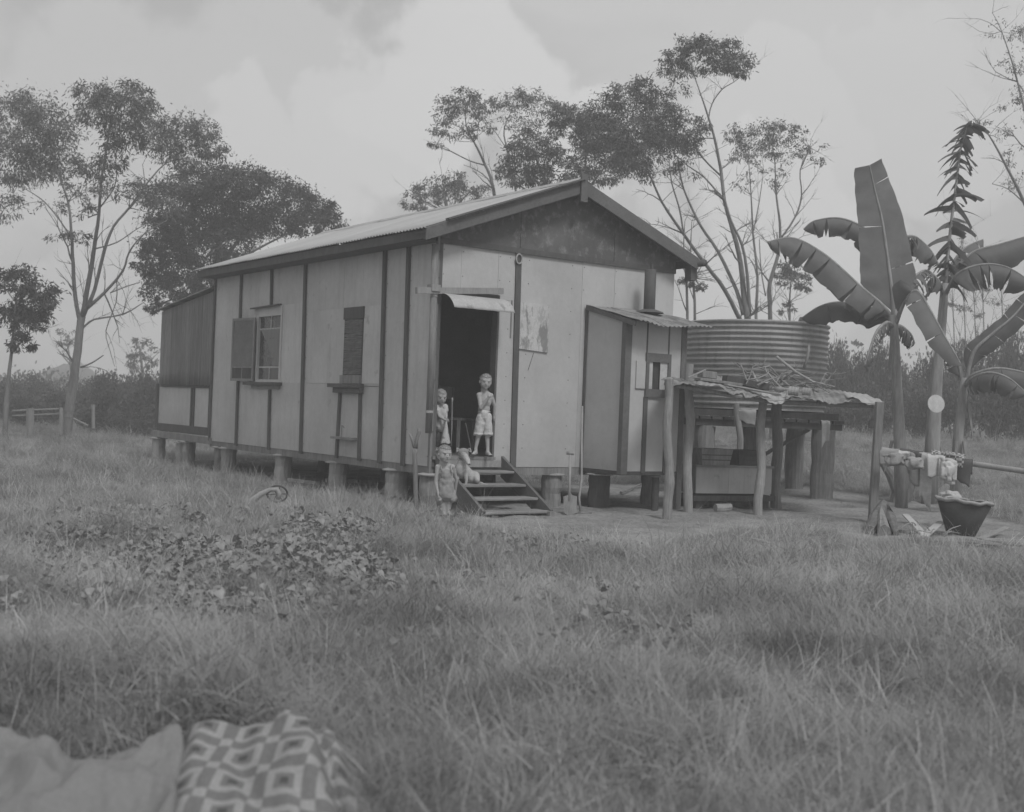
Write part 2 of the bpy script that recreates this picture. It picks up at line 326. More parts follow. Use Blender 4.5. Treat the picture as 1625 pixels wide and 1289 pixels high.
def build_ground():
    xs = np.unique(np.concatenate([np.arange(-160, -40, 15.), np.arange(-40, -12, 1.), np.arange(-12, 14, .12), np.arange(14, 40, 1.), np.arange(40, 161, 15.)]))
    ys = np.unique(np.concatenate([np.arange(-20, -2, 3.), np.arange(-2, 26, .12), np.arange(26, 60, 1.), np.arange(60, 181, 10.)]))
    X, Y = np.meshgrid(xs, ys); Z = hgt(X, Y); nx, ny = len(xs), len(ys)
    V = np.stack([X.ravel(), Y.ravel(), Z.ravel()], 1)
    i = np.arange(nx - 1)[None, :] + nx * np.arange(ny - 1)[:, None]; i = i.ravel()
    Fq = np.stack([i, i + 1, i + nx + 1, i + nx], 1)
    d = dirtmask(X, Y).astype(np.float32)
    for _ in range(2): d[1:-1, 1:-1] = (d[1:-1, 1:-1] * 2 + d[:-2, 1:-1] + d[2:, 1:-1] + d[1:-1, :-2] + d[1:-1, 2:]) / 6
    # small clods
    Z2 = Z + d * 0.02 * wob(X * 4, Y * 4) - d * .01
    V[:, 2] = Z2.ravel()
    m = bpy.data.materials.new('soil'); m.use_nodes = True; t = m.node_tree; b = t.nodes['Principled BSDF']; b.inputs['Roughness'].default_value = .95; b.inputs['Specular IOR Level'].default_value = .1
    at = nn(t, 'ShaderNodeAttribute', attribute_name='dirt'); tcn = nn(t, 'ShaderNodeTexCoord')
    a1 = nn(t, 'ShaderNodeTexNoise'); a1.inputs['Scale'].default_value = 1.6; a1.inputs['Detail'].default_value = 8; t.links.new(tcn.outputs['Object'], a1.inputs['Vector'])
    a2 = nn(t, 'ShaderNodeTexNoise'); a2.inputs['Scale'].default_value = 22; a2.inputs['Detail'].default_value = 6; t.links.new(tcn.outputs['Object'], a2.inputs['Vector'])
    c1 = nn(t, 'ShaderNodeMapRange'); c1.inputs['From Min'].default_value = .3; c1.inputs['From Max'].default_value = .7; c1.inputs['To Min'].default_value = .17; c1.inputs['To Max'].default_value = .30; t.links.new(a1.outputs[0], c1.inputs[0])
    c2 = nn(t, 'ShaderNodeMapRange'); c2.inputs['From Min'].default_value = .3; c2.inputs['From Max'].default_value = .7; c2.inputs['To Min'].default_value = .75; c2.inputs['To Max'].default_value = 1.25; t.links.new(a2.outputs[0], c2.inputs[0])
    mm = nn(t, 'ShaderNodeMath', operation='MULTIPLY'); t.links.new(c1.outputs[0], mm.inputs[0]); t.links.new(c2.outputs[0], mm.inputs[1])
    g = nn(t, 'ShaderNodeMath', operation='MULTIPLY'); g.inputs[1].default_value = .55; t.links.new(mm.outputs[0], g.inputs[0])
    mxx = nn(t, 'ShaderNodeMix', data_type='FLOAT'); t.links.new(at.outputs['Fac'], mxx.inputs[0]); t.links.new(g.outputs[0], mxx.inputs[2]); t.links.new(mm.outputs[0], mxx.inputs[3])
    t.links.new(mxx.outputs[0], b.inputs['Base Color'])
    bp = nn(t, 'ShaderNodeBump'); bp.inputs['Strength'].default_value = .5; bp.inputs['Distance'].default_value = .02; t.links.new(a2.outputs[0], bp.inputs['Height']); t.links.new(bp.outputs[0], b.inputs['Normal'])
    me = np_mesh('ground', V, Fq, m, 4, True)
    A = me.attributes.new('dirt', 'FLOAT', 'POINT'); A.data.foreach_set('value', d.ravel())
    tag(link('ground', me), kind='structure')
build_ground()
# far low hill on the left
def hill():
    b = MB(); c = P(112, 600, 150)
    prof = [(-0.5, 0), (-.42, .25), (-.34, .62), (-.2, .85), (-.05, .97), (.1, 1.0), (.25, .9), (.38, .6), (.6, .3), (1.1, .16), (1.8, .12), (2.6, 0)]
    W_ = 6.2; H_ = 4.6
    def fn(u, v):
        i = u * (len(prof) - 1); k = min(int(i), len(prof) - 2); f = i - k
        x = prof[k][0] * (1 - f) + prof[k + 1][0] * f; h = prof[k][1] * (1 - f) + prof[k + 1][1] * f
        q = math.sin(math.pi * v); return (c.x + x * W_, c.y + (v - .5) * 24, -1 + (h * H_ + 1) * q ** .6 + noise.noise((x * 6, v * 9, 0)) * .7 * q)
    b.grid(fn, 60, 14)
    tag(b.build('hill', M['shrubm'], smooth=True), kind='structure')
hill()

# ------------------------------------------------------------------ house
house = thing('house', 'pale sheet-clad timber cottage on stumps with a galvanised roof and dark gable', 'house', HC, HA)
def solid_quad(name, pts, outv, d, mat_, parent=house, bevel=0.0):
    """pts: 4 local points on a wall plane; box grown outwards by d"""
    return MB().prism([Vector(p) for p in pts], Vector(outv) * d).build(name, mat_, parent, bevel=bevel)
XR, ZR = 1.985, 4.20; XE0, ZE0 = -0.33, 4.20 - .373 * 2.315; XE1, ZE1 = 4.06, 4.20 - .373 * 2.075
WX = 3.88; WY = 7.02; YF = -0.27
def roofz(x): return ZR - .373 * abs(x - XR)
ZF = .62                                       # floor
def lw(px, py, o=0.0): return LW(px, py, -o)
def fw(px, py, o=0.0): return FW(px, py, -o)
# --- left wall sheets (between battens), measured from the photograph
bott = [343, 385, 434, 487, 614, 651, 684]; botb = [334, 377, 428, 479, 606, 643, 664]
def zbot_l(Y): return .505 + .0 * Y
def ybat(i): return (lw(bott[i], 440).y + lw(botb[i], 700).y) / 2
# batten Y position measured at top and bottom separately so that they lean as in the photograph
def batL(pt, pb, yt, yb): return lw(pt, yt), lw(pb, yb)
ztop_l = roofz(0) - .05
LYS = []
for (tx, ty, bx, by) in [(343, 437, 334, 703), (386, 440, 377, 708), (434, 430, 429, 714), (488, 415, 480, 722), (614, 402, 605, 736), (652, 388, 642, 741), (680, 372, 664, 743)]:
    a = lw(tx, ty); b_ = lw(bx, by); LYS.append((a.y, b_.y))
LYS[0] = (WY, WY); LYS[-1] = (0.0, 0.0)
zb_l = .50
w1 = dict(y0=lw(448, 560).y, y1=lw(409, 560).y, z0=lw(425, 607).z, z1=lw(425, 487).z)
w2 = dict(y0=lw(577, 560).y, y1=lw(547, 560).y, z0=lw(562, 609).z, z1=lw(562, 488).z)
def lsheet(ya_t, yb_t, ya_b, yb_b, z0, z1, k):
    off = .0 + .002 * (k % 3)
    solid_quad('wall_sheet', [(-off, ya_b, z0), (-off, ya_t, z1), (-off, yb_t, z1), (-off, yb_b, z0)], (-1, 0, 0), .012, M['sheet'])
def yat(i, z):
    t_, b_ = LYS[i]; f = (z - zb_l) / (ztop_l - zb_l); return b_ + (t_ - b_) * f
g_ = .003
k = 0
for i in range(6):
    hi, lo = i, i + 1
    # window 1 spans sheets 1 and 2, window 2 is inside sheet 3
    for (wi, wn) in (((1,), w1), ((2,), w1), ((3,), w2)):
        if i in wi: break
    else: wn = None
    def seg(z0, z1, yhi=None, ylo=None):
        global k
        k += 1
        yh0 = yat(hi, z0) - g_ if yhi is None else yhi; yh1 = yat(hi, z1) - g_ if yhi is None else yhi
        yl0 = yat(lo, z0) + g_ if ylo is None else ylo; yl1 = yat(lo, z1) + g_ if ylo is None else ylo
        solid_quad('wall_sheet', [(0, yh0, z0), (0, yh1, z1), (0, yl1, z1), (0, yl0, z0)], (-1, 0, 0), .012 + .0015 * (k % 3), M['sheet'])
    if wn is None: seg(zb_l, ztop_l)
    else:
        if i == 3:
            js = [yat(3, 2) - g_, lw(548, 440).y, lw(561, 440).y, lw(579, 440).y]
            seg(wn['z1'], ztop_l, None, js[1] + g_)
            seg(wn['z1'], ztop_l, js[1], js[2] + g_); seg(wn['z1'], ztop_l, js[2], js[3] + g_); seg(wn['z1'], ztop_l, js[3], None)
            seg(wn['z0'], wn['z1'], None, wn['y1']); seg(wn['z0'], wn['z1'], wn['y0'], None)
            seg(zb_l, wn['z0'] - g_)
        elif i == 1:
            seg(wn['z1'], ztop_l); seg(zb_l, wn['z0']); seg(wn['z0'] + .0, wn['z1'] - .0, None, wn['y1'])
        else:
            seg(wn['z1'], ztop_l); seg(zb_l, wn['z0']); seg(wn['z0'], wn['z1'], wn['y0'], None)
def battenL(p1, p2, wd=.058, th=.030, m='trim', nm='batten', x0=-.0165):
    a, b_ = p1, p2; h = wd / 2
    return solid_quad(nm, [(x0, b_[0] - h, b_[1]), (x0, a[0] - h, a[1]), (x0, a[0] + h, a[1]), (x0, b_[0] + h, b_[1])], (-1, 0, 0), th - .0165 + .0165, M[m])
for i in range(1, 6):
    if i == 1: battenL((yat(1, ztop_l), ztop_l), (yat(1, zb_l) , zb_l - .03))
    elif i == 2:
        battenL((yat(2, ztop_l), ztop_l), (yat(2, w1['z1'] + .02), w1['z1'] + .02)); battenL((yat(2, w1['z0'] - .11), w1['z0'] - .11), (yat(2, zb_l), zb_l - .03))
    else: battenL((yat(i, ztop_l), ztop_l), (yat(i, zb_l), zb_l - .03), wd=.07)
battenL((WY - .03, ztop_l), (WY - .03, zb_l), wd=.05)
for pt_, pb_ in ((543, 537), (575, 573)):
    battenL((lw(pt_, 624).y, lw(pt_, 624).z), (lw(pb_, 726).y, zb_l - .03), wd=.055)
# bottom plate under sheets
MB().box((-.005, -.0, zb_l - .10), (.07, WY, zb_l - .002)).build('bottom_plate', M['wood'], house)
# window 1: timber window with small panes, curtain, open screen shutter
wf = MB(); y0, y1, z0, z1 = w1['y0'], w1['y1'], w1['z0'], w1['z1']
win1 = MB()
fwid = .045
zt = lw(430, 502).z
for a, b_ in (((-.03, y0, z0), (.05, y0 + fwid, z1)), ((-.03, y1 - fwid, z0), (.05, y1, z1)), ((-.03, y0 + fwid, z0), (.05, y1 - fwid, z0 + fwid)), ((-.03, y0 + fwid, zt), (.05, y1 - fwid, z1))):
    win1.box(a, b_)
win = win1.build('window', M['sheet'], house)
ym = (y0 + y1) / 2
zq = z0 + .22 * (zt - z0); zp = z0 + .80 * (zt - z0)
for a, b_ in (((.0, y0 + fwid, zq), (.025, y1 - fwid, zq + .022)), ((.0, y0 + fwid, zp), (.025, y1 - fwid, zp + .022)), ((.001, ym - .011, zp + .022), (.024, ym + .011, zt)), ((.001, ym - .011, z0 + fwid), (.024, ym + .011, zq))):
    MB().box(a, b_).build('glazing_bar', M['white'], win)
for a, b_ in (((zp + .022), zt), (zq + .022, zp), (z0 + fwid, zq)):
    halves = [(y0 + fwid, ym - .011), (ym + .011, y1 - fwid)] if b_ != zp else [(y0 + fwid, y1 - fwid)]
    for h0, h1 in halves: MB().box((.012, h0, a), (.016, h1, b_)).build('pane', M['glass'], win)
cu = MB().grid(lambda u, v: (.03 + .012 * math.sin(u * 22), y0 + fwid + u * (y1 - y0 - 2 * fwid) * (.35 + .6 * v ** 1.5) , zq + .03 + v * (zp - zq - .02)), 30, 8)
# curtain is seen through the open middle light: place just in front of the pane
cu2 = MB(); cu2.v = [(-.0 - .006 * math.sin(p[1] * 60), p[1], p[2]) for p in cu.v]; cu2.f = cu.f
cu2.build('curtain', M['curtain'], win, smooth=True)
s_ = MB(); s_.box((-.13, lw(449, 610).y, z0 - .045), (.0, lw(397, 610).y, z0 - .0)).build('window_sill', M['trim'], house)
MB().box((-.05, lw(446, 610).y, z0 - .10), (-.016, lw(403, 610).y, z0 - .046)).build('sill_apron', M['pale'], house)
hd = lw(406, 489), lw(449, 484)
MB().prism([(-.02, hd[1].y - .0, z1 + .0), (-.10, hd[1].y, z1 - .01), (-.10, hd[0].y, z1 - .03), (-.02, hd[0].y, z1 - .02)], (0, 0, .022)).build('window_hood', M['trim'], house)
# shutter swung open about the far jamb: seen nearly face on, in front of the wall
sh0 = lw(409, 560); 
def shutter():
    a = Vector((-.06, w1['y1'], 0)); ang = R(163)
    far = lw(368, 560, .16); d = Vector((far.x - a.x, far.y - a.y, 0)); L = d.length; d.normalize()
    zt_, zb_ = lw(390, 505, .1).z, lw(390, 605, .1).z
    nrm = Vector((d.y, -d.x, 0));
    def bx(u0, u1, z0_, z1_, t0, t1, mb_):
        q = [a + d * u0 + nrm * t0, a + d * u1 + nrm * t0, a + d * u1 + nrm * t1, a + d * u0 + nrm * t1]
        mb_.prism([Vector((v.x, v.y, z0_)) for v in q], (0, 0, z1_ - z0_)); return mb_
    f = MB(); w_ = .04
    bx(0, w_, zb_, zt_, -.012, .012, f); bx(L - w_, L, zb_, zt_, -.012, .012, f); bx(w_, L - w_, zb_, zb_ + w_, -.012, .012, f); bx(w_, L - w_, zt_ - w_, zt_, -.012, .012, f)
    zm = zb_ + .21 * (zt_ - zb_); bx(w_, L - w_, zm, zm + .02, -.01, .01, f); bx(L / 2 - .01, L / 2 + .01, zb_ + w_, zm, -.009, .009, f)
    sh = f.build('shutter', M['wood'], house)
    bx(w_, L - w_, zm + .02, zt_ - w_, -.003, .003, MB()).build('shutter_mesh', mat('flyscreen', .17, var=.15, scale=5, bscale=60, fine=.2), sh)
    bx(w_, L - w_, zb_ + w_, zm, -.003, .003, MB()).build('shutter_mesh', M['wdark'], sh)
shutter()
# window 2: narrow window with slatted blind
y0, y1, z0, z1 = w2['y0'], w2['y1'], w2['z0'], w2['z1']
f = MB(); f.box((-.02, y0, z0), (.06, y0 + .02, z1)); f.box((-.02, y1 - .02, z0), (.06, y1, z1)); f.box((.03, y0 + .02, z0), (.05, y1 - .02, z1))
ww = f.build('window', M['trim'], house)
MB().box((-.035, y0 - .01, z1 - .16), (.02, y1 + .01, z1)).build('blind_head', M['trim'], ww)
zl0 = lw(562, 595).z; nsl = 30; zsl = z1 - .17
for i in range(nsl):
    z = zl0 + .02 + (zsl - zl0 - .02) * i / (nsl - 1)
    tl = random.uniform(-.005, .005) + .02 * (i / nsl) ** 3
    MB().prism([(-.03, y0 + .02, z - .014 - tl), (-.03, y1 - .02, z - .014 + tl), (-.002, y1 - .02, z + .010 + tl), (-.002, y0 + .02, z + .010 - tl)], (0, 0, .004)).build('blind_slat', M['wood'], ww)
MB().box((-.05, y0 + .0, z0 + .002), (-.02, y1 + .03, zl0 - .005)).build('sill_board', M['wood'], ww)
MB().box((-.11, lw(579, 615).y, z0 - .055), (.0, lw(530, 615).y, z0 - .003)).build('window_sill', M['trim'], house)
MB().box((-.08, lw(579, 618).y, z0 - .13), (-.0165, lw(536, 618).y, z0 - .056)).build('sill_apron', M['trim'], house)
# little shelf bracket low on the wall
a = lw(538, 694)
MB().box((-.12, lw(568, 696).y, a.z - .02), (-.015, a.y + .03, a.z + .012)).build('bracket_shelf', M['wood'], house)
MB().tube([(-.10, lw(553, 690).y, a.z), (-.10, lw(553, 676).y, a.z + .17), (-.13, lw(560, 678).y, a.z + .14)], .005, 5).build('wire_hook', M['iron'], house)
# horizontal joint right of window 2
MB().box((-.02, yat(4, 1.5) + .03, z0 - .035), (-.012, y0 - .0, z0 - .028)).build('joint_strip', M['trim'], house)

# --- front wall
ztf = fw(694, 384).z
def fx(px, py=560, o=0): return fw(px, py, o).x
def zf(px, py): return fw(px, py).z
ZBF = .50
DX0, DX1 = fx(695, 560), fx(784, 600); DZ = zf(740, 470)
def fsheet(x0, x1, z0, z1, m='sheetf', th=.012, nm='wall_sheet'):
    return solid_quad(nm, [(x0, 0, z0), (x1, 0, z0), (x1, 0, z1), (x0, 0, z1)], (0, -1, 0), th + random.uniform(0, .003), M[m])
xa = [fx(694, 430), fx(731, 430), fx(790, 430), fx(821, 430)]
fsheet(xa[0], xa[1] - g_, DZ, ztf); fsheet(xa[1], xa[2] - g_, DZ, ztf)
xb = fx(785, 600)
fsheet(xa[2], xa[3], DZ, ztf); fsheet(xb + .02, xa[3] + .0, ZBF, DZ - g_) if False else fsheet(DX1 + .03, xa[3], ZBF, DZ - g_)
fsheet(xa[2] - 0, DX1, DZ - .0, DZ + .001) if False else None
xc = [xa[3] + .005, fx(924, 430), fx(975, 440), fx(1022, 450), WX]
fsheet(xc[0], xc[1] - g_, ZBF, ztf - .01, 'sheetf')
fsheet(xc[1], xc[2] - g_, ZBF, ztf - .01); fsheet(xc[2], xc[3] - g_, ZBF, ztf - .01); fsheet(xc[3], xc[4], ZBF, ztf - .01)
def fbat(px1, py1, px2, py2, wd=.07, th=.035, nm='batten', m='trim'):
    a, b_ = fw(px1, py1), fw(px2, py2); h = wd / 2; z2 = b_.z
    return solid_quad(nm, [(b_.x - h, -.0155, b_.z), (b_.x + h, -.0155, b_.z), (a.x + h, -.0155, a.z), (a.x - h, -.0155, a.z)], (0, -1, 0), th - .0155, M[m])
fbat(821.5, 402, 812, 741, .085)
MB().box((-.0, -.005, ZBF - .10), (WX, .07, ZBF - .002)).build('bottom_plate', M['wood'], house)
# corner board and door jambs
MB().box((-.045, -.045, ZBF - .1), (DX0 - .055, -.0, roofz(0) - .03)).build('corner_board', M['wood'], house)
MB().box((DX0 - .05, -.03, ZF - .12), (DX0, .10, ztf)).build('door_jamb', M['trim'], house)
MB().box((DX1, -.02, ZF - .02), (DX1 + .03, .10, DZ)).build('door_jamb', M['trim'], house)
MB().box((DX0, -.02, DZ - .0), (DX1 + .03, .10, DZ + .05)).build('door_head', M['trim'], house)
MB().box((DX0 - .05, -.06, ZF - .03), (DX1 + .03, .12, ZF + .005)).build('door_sill', M['wood'], house)
# door hood: timber rail and curved tin
a, b_ = fw(662, 461, .12), fw(799, 462, .12)
hz_ = (a.z + b_.z) / 2
MB().beam((a.x, -.10, a.z), (b_.x, -.10, b_.z), .05, .075).build('hood_rail', M['pale'], house)
hx0, hx1 = fx(702, 465, .12), fx(798, 465, .12)
zt_ = hz_ - .03; 
hood = MB().grid(lambda u, v: (hx0 + (hx1 - hx0) * u + .02 * v, -.075 - .30 * math.sin(v * 1.35), zt_ - .02 - .17 * (1 - math.cos(v * 1.5)) * 1.15 + .0015 * math.cos(u * 40) * v + .012 * noise.noise((u * 3, v * 2, 1)) * v), 60, 10)
hood.build('door_hood', M['awning'], house, smooth=True, solid=.003)
# peeling flap / old hatch on the front wall
h0, h1 = fw(822, 477, .03), fw(872, 556, .03)
pp = [fw(823, 479, .03), fw(872, 484, .03), fw(869, 560, .03), fw(821, 553, .03)]
pp = [Vector((p.x, -.0155, p.z)) for p in pp]
MB().prism([pp[0], pp[3], pp[2], pp[1]], (0, -.018, 0)).build('peeling_board', M['peel'], house)
q0, q1 = fw(811, 477), fw(811, 537)
MB().box((fx(807), -.02, q1.z), (fx(809), -.014, q0.z)).build('thin_strip', M['wood'], house)
rng_ = MB(); c_ = fw(824, 411, .05)
rng_.tube([(c_.x + .045 * math.cos(t), -.05, c_.z + .06 * math.sin(t)) for t in np.linspace(0, 6.3, 20)], .010, 6).build('iron_ring', M['steel'], house)
MB().tube([fw(847, 560, .02) + Vector((0, -.0, 0)), fw(838, 588, .02)], .003, 4).build('hanging_wire', M['iron'], house)
# gable
gz = ztf - .0
gb = MB().prism([(-.0, -.0, roofz(0) - .04), (0, 0, gz - .005), (WX, 0, gz - .005 - .0), (WX, 0, roofz(WX) - .04), (XR, 0, ZR - .05)], (0, -.03, 0))
gab = gb.build('gable_sheet', M['gable'], house)
MB().box((-.0, -.045, gz - .012), (WX, -.0305, gz + .055)).build('gable_band', M['trim'], house)
for px in (826, 975):
    x = fx(px, 400); MB().box((x - .03, -.04, gz + .056), (x + .03, -.0305, roofz(x) - .09)).build('gable_batten', M['gable'], house)
# bargeboards, soffit, finial
for s, xe, ze in ((-1, XE0 - .02, ZE0 - .0), (1, XE1 + .02, ZE1)):
    q = [Vector((XR, YF, ZR + .03)), Vector((XR, YF, ZR - .145)), Vector((xe, YF, ze - .15)), Vector((xe, YF, ze + .012))]
    if s == 1: q = q[::-1]
    MB().prism(q, (0, .028, 0)).build('bargeboard', M['barge'], house)
    q = [Vector((XR + s * .01, YF + .03, ZR - .06)), Vector((xe, YF + .03, ze - .06)), Vector((xe, -.031, ze - .06)), Vector((XR + s * .01, -.031, ZR - .06))]
    if s == -1: q = q[::-1]
    MB().prism(q, (0, 0, .018)).build('soffit', M['trim'], house)
MB().box((XR - .055, YF - .03, ZR - .26), (XR + .055, YF - .002, ZR + .10)).build('finial_board', M['barge'], house)
# eaves on left: fascia and small gutter, rafters
MB().box((XE0 - .0, YF + .03, ZE0 - .12), (XE0 + .022, WY + .02, ZE0 - .012)).build('fascia', M['trim'], house)
MB().box((XE1 - .022, YF + .03, ZE1 - .12), (XE1, WY + .02, ZE1 - .012)).build('fascia', M['trim'], house)
for i in range(12):
    y = .12 + i * .62
    MB().beam((XE0 + .03, y, ZE0 - .055 + .03 * .373), (-.015, y, roofz(-.015) - .055), .04, .07).build('rafter_end', M['trim'], house)
MB().prism([(XE0 + .022, -.03, ZE0 - .12), (XE0 + .022, WY, ZE0 - .12), (-.03, WY, ZE0 - .12), (-.03, -.03, ZE0 - .12)], (0, 0, .01)).build('eave_lining', M['trim'], house)
# roof sheets, corrugated
def corr_mesh(nm, width, length, m, pitch=.076, amp=.009, edge=0.0, ns=6):
    n = int(width / pitch * ns); b = MB()
    def fn(u, v):
        x = u * width; return (x, v * length, amp * math.cos(2 * math.pi * x / pitch) + edge * noise.noise((x * 3, v * 4, 1)))
    b.grid(fn, n, max(1, int(length / .6))); return b.mesh(nm, m, True)
def roof_slope(s):
    xe, ze = (XE0 - .04, ZE0 - .015) if s < 0 else (XE1 + .05, ZE1 - .015)
    zr = ZR + .015; L = math.hypot(xe - XR, zr - ze); span = WY + .06 - (YF - .0); nsh = 10; wdt = span / nsh + .04
    me = corr_mesh('roof_sheet', wdt, L, M['roof'])
    for i in range(nsh):
        o = link('roof_sheet', me, house)
        y = YF + i * span / nsh
        ex = Vector((0, 1, 0)); ey = Vector((XR - xe, 0, zr - ze)).normalized(); ez = ex.cross(ey)
        if s > 0: ex, y = Vector((0, -1, 0)), y + wdt; ez = ex.cross(ey)
        mt = Matrix((ex, ey, ez)).transposed().to_4x4()
        if ez.z < 0:
            pass
        o.matrix_local = Matrix.Translation((xe, y, ze + .004 * (i % 2) + .012)) @ mt
        md = o.modifiers.new('solid', 'SOLIDIFY'); md.thickness = .002
roof_slope(-1); roof_slope(1)
rc = MB()
rc.prism([(XR - .14, YF, ZR - .01), (XR, YF, ZR + .065), (XR + .14, YF, ZR - .01), (XR, YF, ZR + .045)], (0, WY - YF + .1, 0)).build('ridge_cap', M['zinc'], house)
# verge capping strip over the left bargeboard
a = Vector((XE0 + .25, YF - .02, roofz(XE0 + .25) + .035)); b_ = Vector((XR, YF - .02, ZR + .04))
MB().beam(a, b_, .08, .02).build('verge_cap', M['barge'], house)
# gutter end bits at the right eave
ge = MB(); ge.tube([(XE1 + .05, YF - .1, ZE1 - .06), (XE1 + .05, WY, ZE1 - .10)], .05, 8)
ge.build('gutter', M['trim'], house, smooth=True)
MB().box((XE1 - .06, YF + .05, ZE1 - .30), (XE1 + .05, YF + .17, ZE1 - .10)).build('rainwater_head', M['iron'], house)
# corner downpipe
d0, d1 = fw(681, 370, .09), fw(668, 690, .09)
pp = [Vector((-.09, -.06, d0.z - .12)), Vector((-.085, -.065, 2.0)), Vector((-.085, -.065, d1.z + .02))]
MB().tube(pp, .043, 12).build('downpipe', M['zinc'] if False else M['wood'], house, smooth=True)
for z in (1.15, 2.55): MB().tube([(-.086, -.065, z), (-.086, -.065, z + .03)], .048, 12).build('pipe_strap', M['steel'], house)
MB().box((-.16, -.14, hz_ - .04), (-.04, -.02, hz_ + .04)).build('strap_block', M['pale'], house)

# rear and right walls, floor, ceiling, inner rooms
MB().box((.0, WY - .03, ZBF), (WX, WY, roofz(0))).build('back_wall', M['sheet'], house)
MB().prism([(0, WY - .03, roofz(0)), (WX, WY - .03, roofz(0)), (XR, WY - .03, ZR - .05)], (0, .03, 0)).build('back_gable', M['gable'], house)
MB().box((WX - .012, .0, ZBF), (WX, WY - .03, roofz(WX) - .04)).build('right_wall', M['sheet'], house)
MB().box((.02, .0, ZF - .05), (WX - .02, WY - .04, ZF)).build('floor', M['wood'], house)
MB().box((.02, .02, roofz(0) - .15), (WX - .02, WY - .04, roofz(0) - .13)).build('ceiling', M['inner'], house)
MB().box((.02, 2.6, ZF + .001), (WX - .02, 2.65, roofz(0) - .151)).build('partition', M['inner'], house)
# bearers and joists
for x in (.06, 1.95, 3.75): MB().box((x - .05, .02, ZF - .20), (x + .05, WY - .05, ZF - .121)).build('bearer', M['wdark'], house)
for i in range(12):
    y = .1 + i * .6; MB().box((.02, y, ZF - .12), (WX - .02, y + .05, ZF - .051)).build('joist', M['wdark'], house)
# stumps
def stump(x, y, r=.13, top=None, h0=-.1, par=house, m='wood'):
    top = top if top else ZF - .215
    b = MB(); n = 6; pts = [(x + random.uniform(-.008, .008), y + random.uniform(-.008, .008), h0 + (top - h0) * i / n) for i in range(n + 1)]
    b.tube(pts, [r * random.uniform(.95, 1.07) for _ in pts], 14, jit=.03)
    o = b.build('stump', M[m], par, smooth=False)

    MB().lathe([(r * 1.35, -.014), (r * 1.38, 0), (r * .9, .016)], (x, y, top + .0), 14, jit=.05).build('ant_cap', M['steel'], o)
for px, pyb in ((485, 780), (409, 765), (341, 750), (313, 738)):
    g = local(G(px, pyb)); stump(.09, g.y, .128, m='pale')
g = local(G(584, 796)); stump(.09, g.y, .14, m='pale')
stump(.02, .02, .125)
stump(fx(884, 760) , .12, .13); 
for x in (1.95, 3.72):
    for y in (.15 if x > 3 else 1.6, 2.4, 4.4, 6.6): stump(x, y, .12)
stump(.10, 6.75, .12)

# --- lean-to at the back (left in view)
LY = 9.55
def lt(px, py, o=-.04): return LW(px, py, -o)
zt1, zt0 = LW(343, 462, .04).z, LW(251, 496, .04).z
zmid = LW(300, 610, .04).z
zlb = LW(290, 682, .04).z
lean = MB().box((.055, WY + .03, zlb), (.09, LY, zmid)).build('lean_to_wall', M['wdark'], house)
for (pa, pb) in ((252, 302), (309, 330)):
    ya, yb = LW(pa, 650, .04).y, LW(pb, 650, .04).y
    MB().box((.04, yb, zlb + .08), (.054, ya, zmid - .06)).build('wall_sheet', M['sheet'], house)
for pa in (249.5, 304.5, 307.8, 333.5):
    ya = LW(pa, 650, .04).y; MB().box((.015, ya - .03, zlb), (.054, ya + .03, zmid)).build('batten', M['trim'], house)
MB().box((.01, WY + .04, zlb - .05), (.054, LY, zlb + .078)).build('bottom_rail', M['trim'], house)
MB().box((.01, WY + .04, zmid - .058), (.054, LY, zmid + .0)).build('mid_rail', M['trim'], house)
# vertical corrugated cladding with a ragged lower edge
nsh = 5
for i in range(nsh):
    ya = WY + .05 + (LY - WY - .05) * i / nsh; yb = WY + .05 + (LY - WY - .05) * (i + 1) / nsh + .03
    nu = 50
    def fn(u, v, ya=ya, yb=yb, i=i):
        y = ya + (yb - ya) * u; top = zt1 + (zt0 - zt1) * (y - WY) / (LY - WY)
        bot = zmid - .01 - .03 * abs(noise.noise((y * 7, i, 0))) - (.05 if i == 1 else 0) * abs(noise.noise((y * 3, 2, 0)))
        return (-.005 - .004 * (i % 2) - .010 * math.cos(y * 2 * math.pi / .076), y, bot + (top - bot) * v)
    MB().grid(fn, nu, 6).build('cladding_sheet', mat('weathered_cladding', .20, var=.25, scale=2, stretch=(4, 9, .4), bscale=12, fine=.25, bump=.1, rnd=.15) if i == 0 else bpy.data.materials['weathered_cladding'], house, smooth=True, solid=.002)
# lean-to roof
MB().prism([(-.08, WY, zt1 + .05), (-.08, LY + .12, zt0 + .02), (WX, LY + .12, zt0 + .02), (WX, WY, zt1 + .05)], (0, 0, .02)).build('lean_to_roof', M['rust'], house)
MB().box((.09, LY - .03, zlb), (WX, LY, zt0)).build('lean_to_back_wall', M['sheet'], house)
MB().box((.02, WY, zlb - .06), (WX, LY, zlb)).build('lean_to_floor', M['wdark'], house)
MB().beam((.0, WY - .1, zlb - .14), (.0, LY + .25, zlb - .12), .09, .11).build('bearer', M['wood'], house)
for px, pyb in ((253, 732),):
    g = local(G(px, pyb)); stump(.03, g.y, .12, top=zlb - .2, m='pale')
stump(WX - .1, LY - .1, .12); stump(.06, 8.15, .115, top=zlb - .2)

# --- stove recess on the front wall
RX0, RY = 2.34, -.83
RX0 = fx(924, 640)
RX1 = RX0 + 1.03
rt_w, rt_f = fw(925, 484).z, 2.47
zr0 = .50
def sidep(px, py): return LW(px, py, RX0)
def frp(px, py): return FW(px, py, RY)
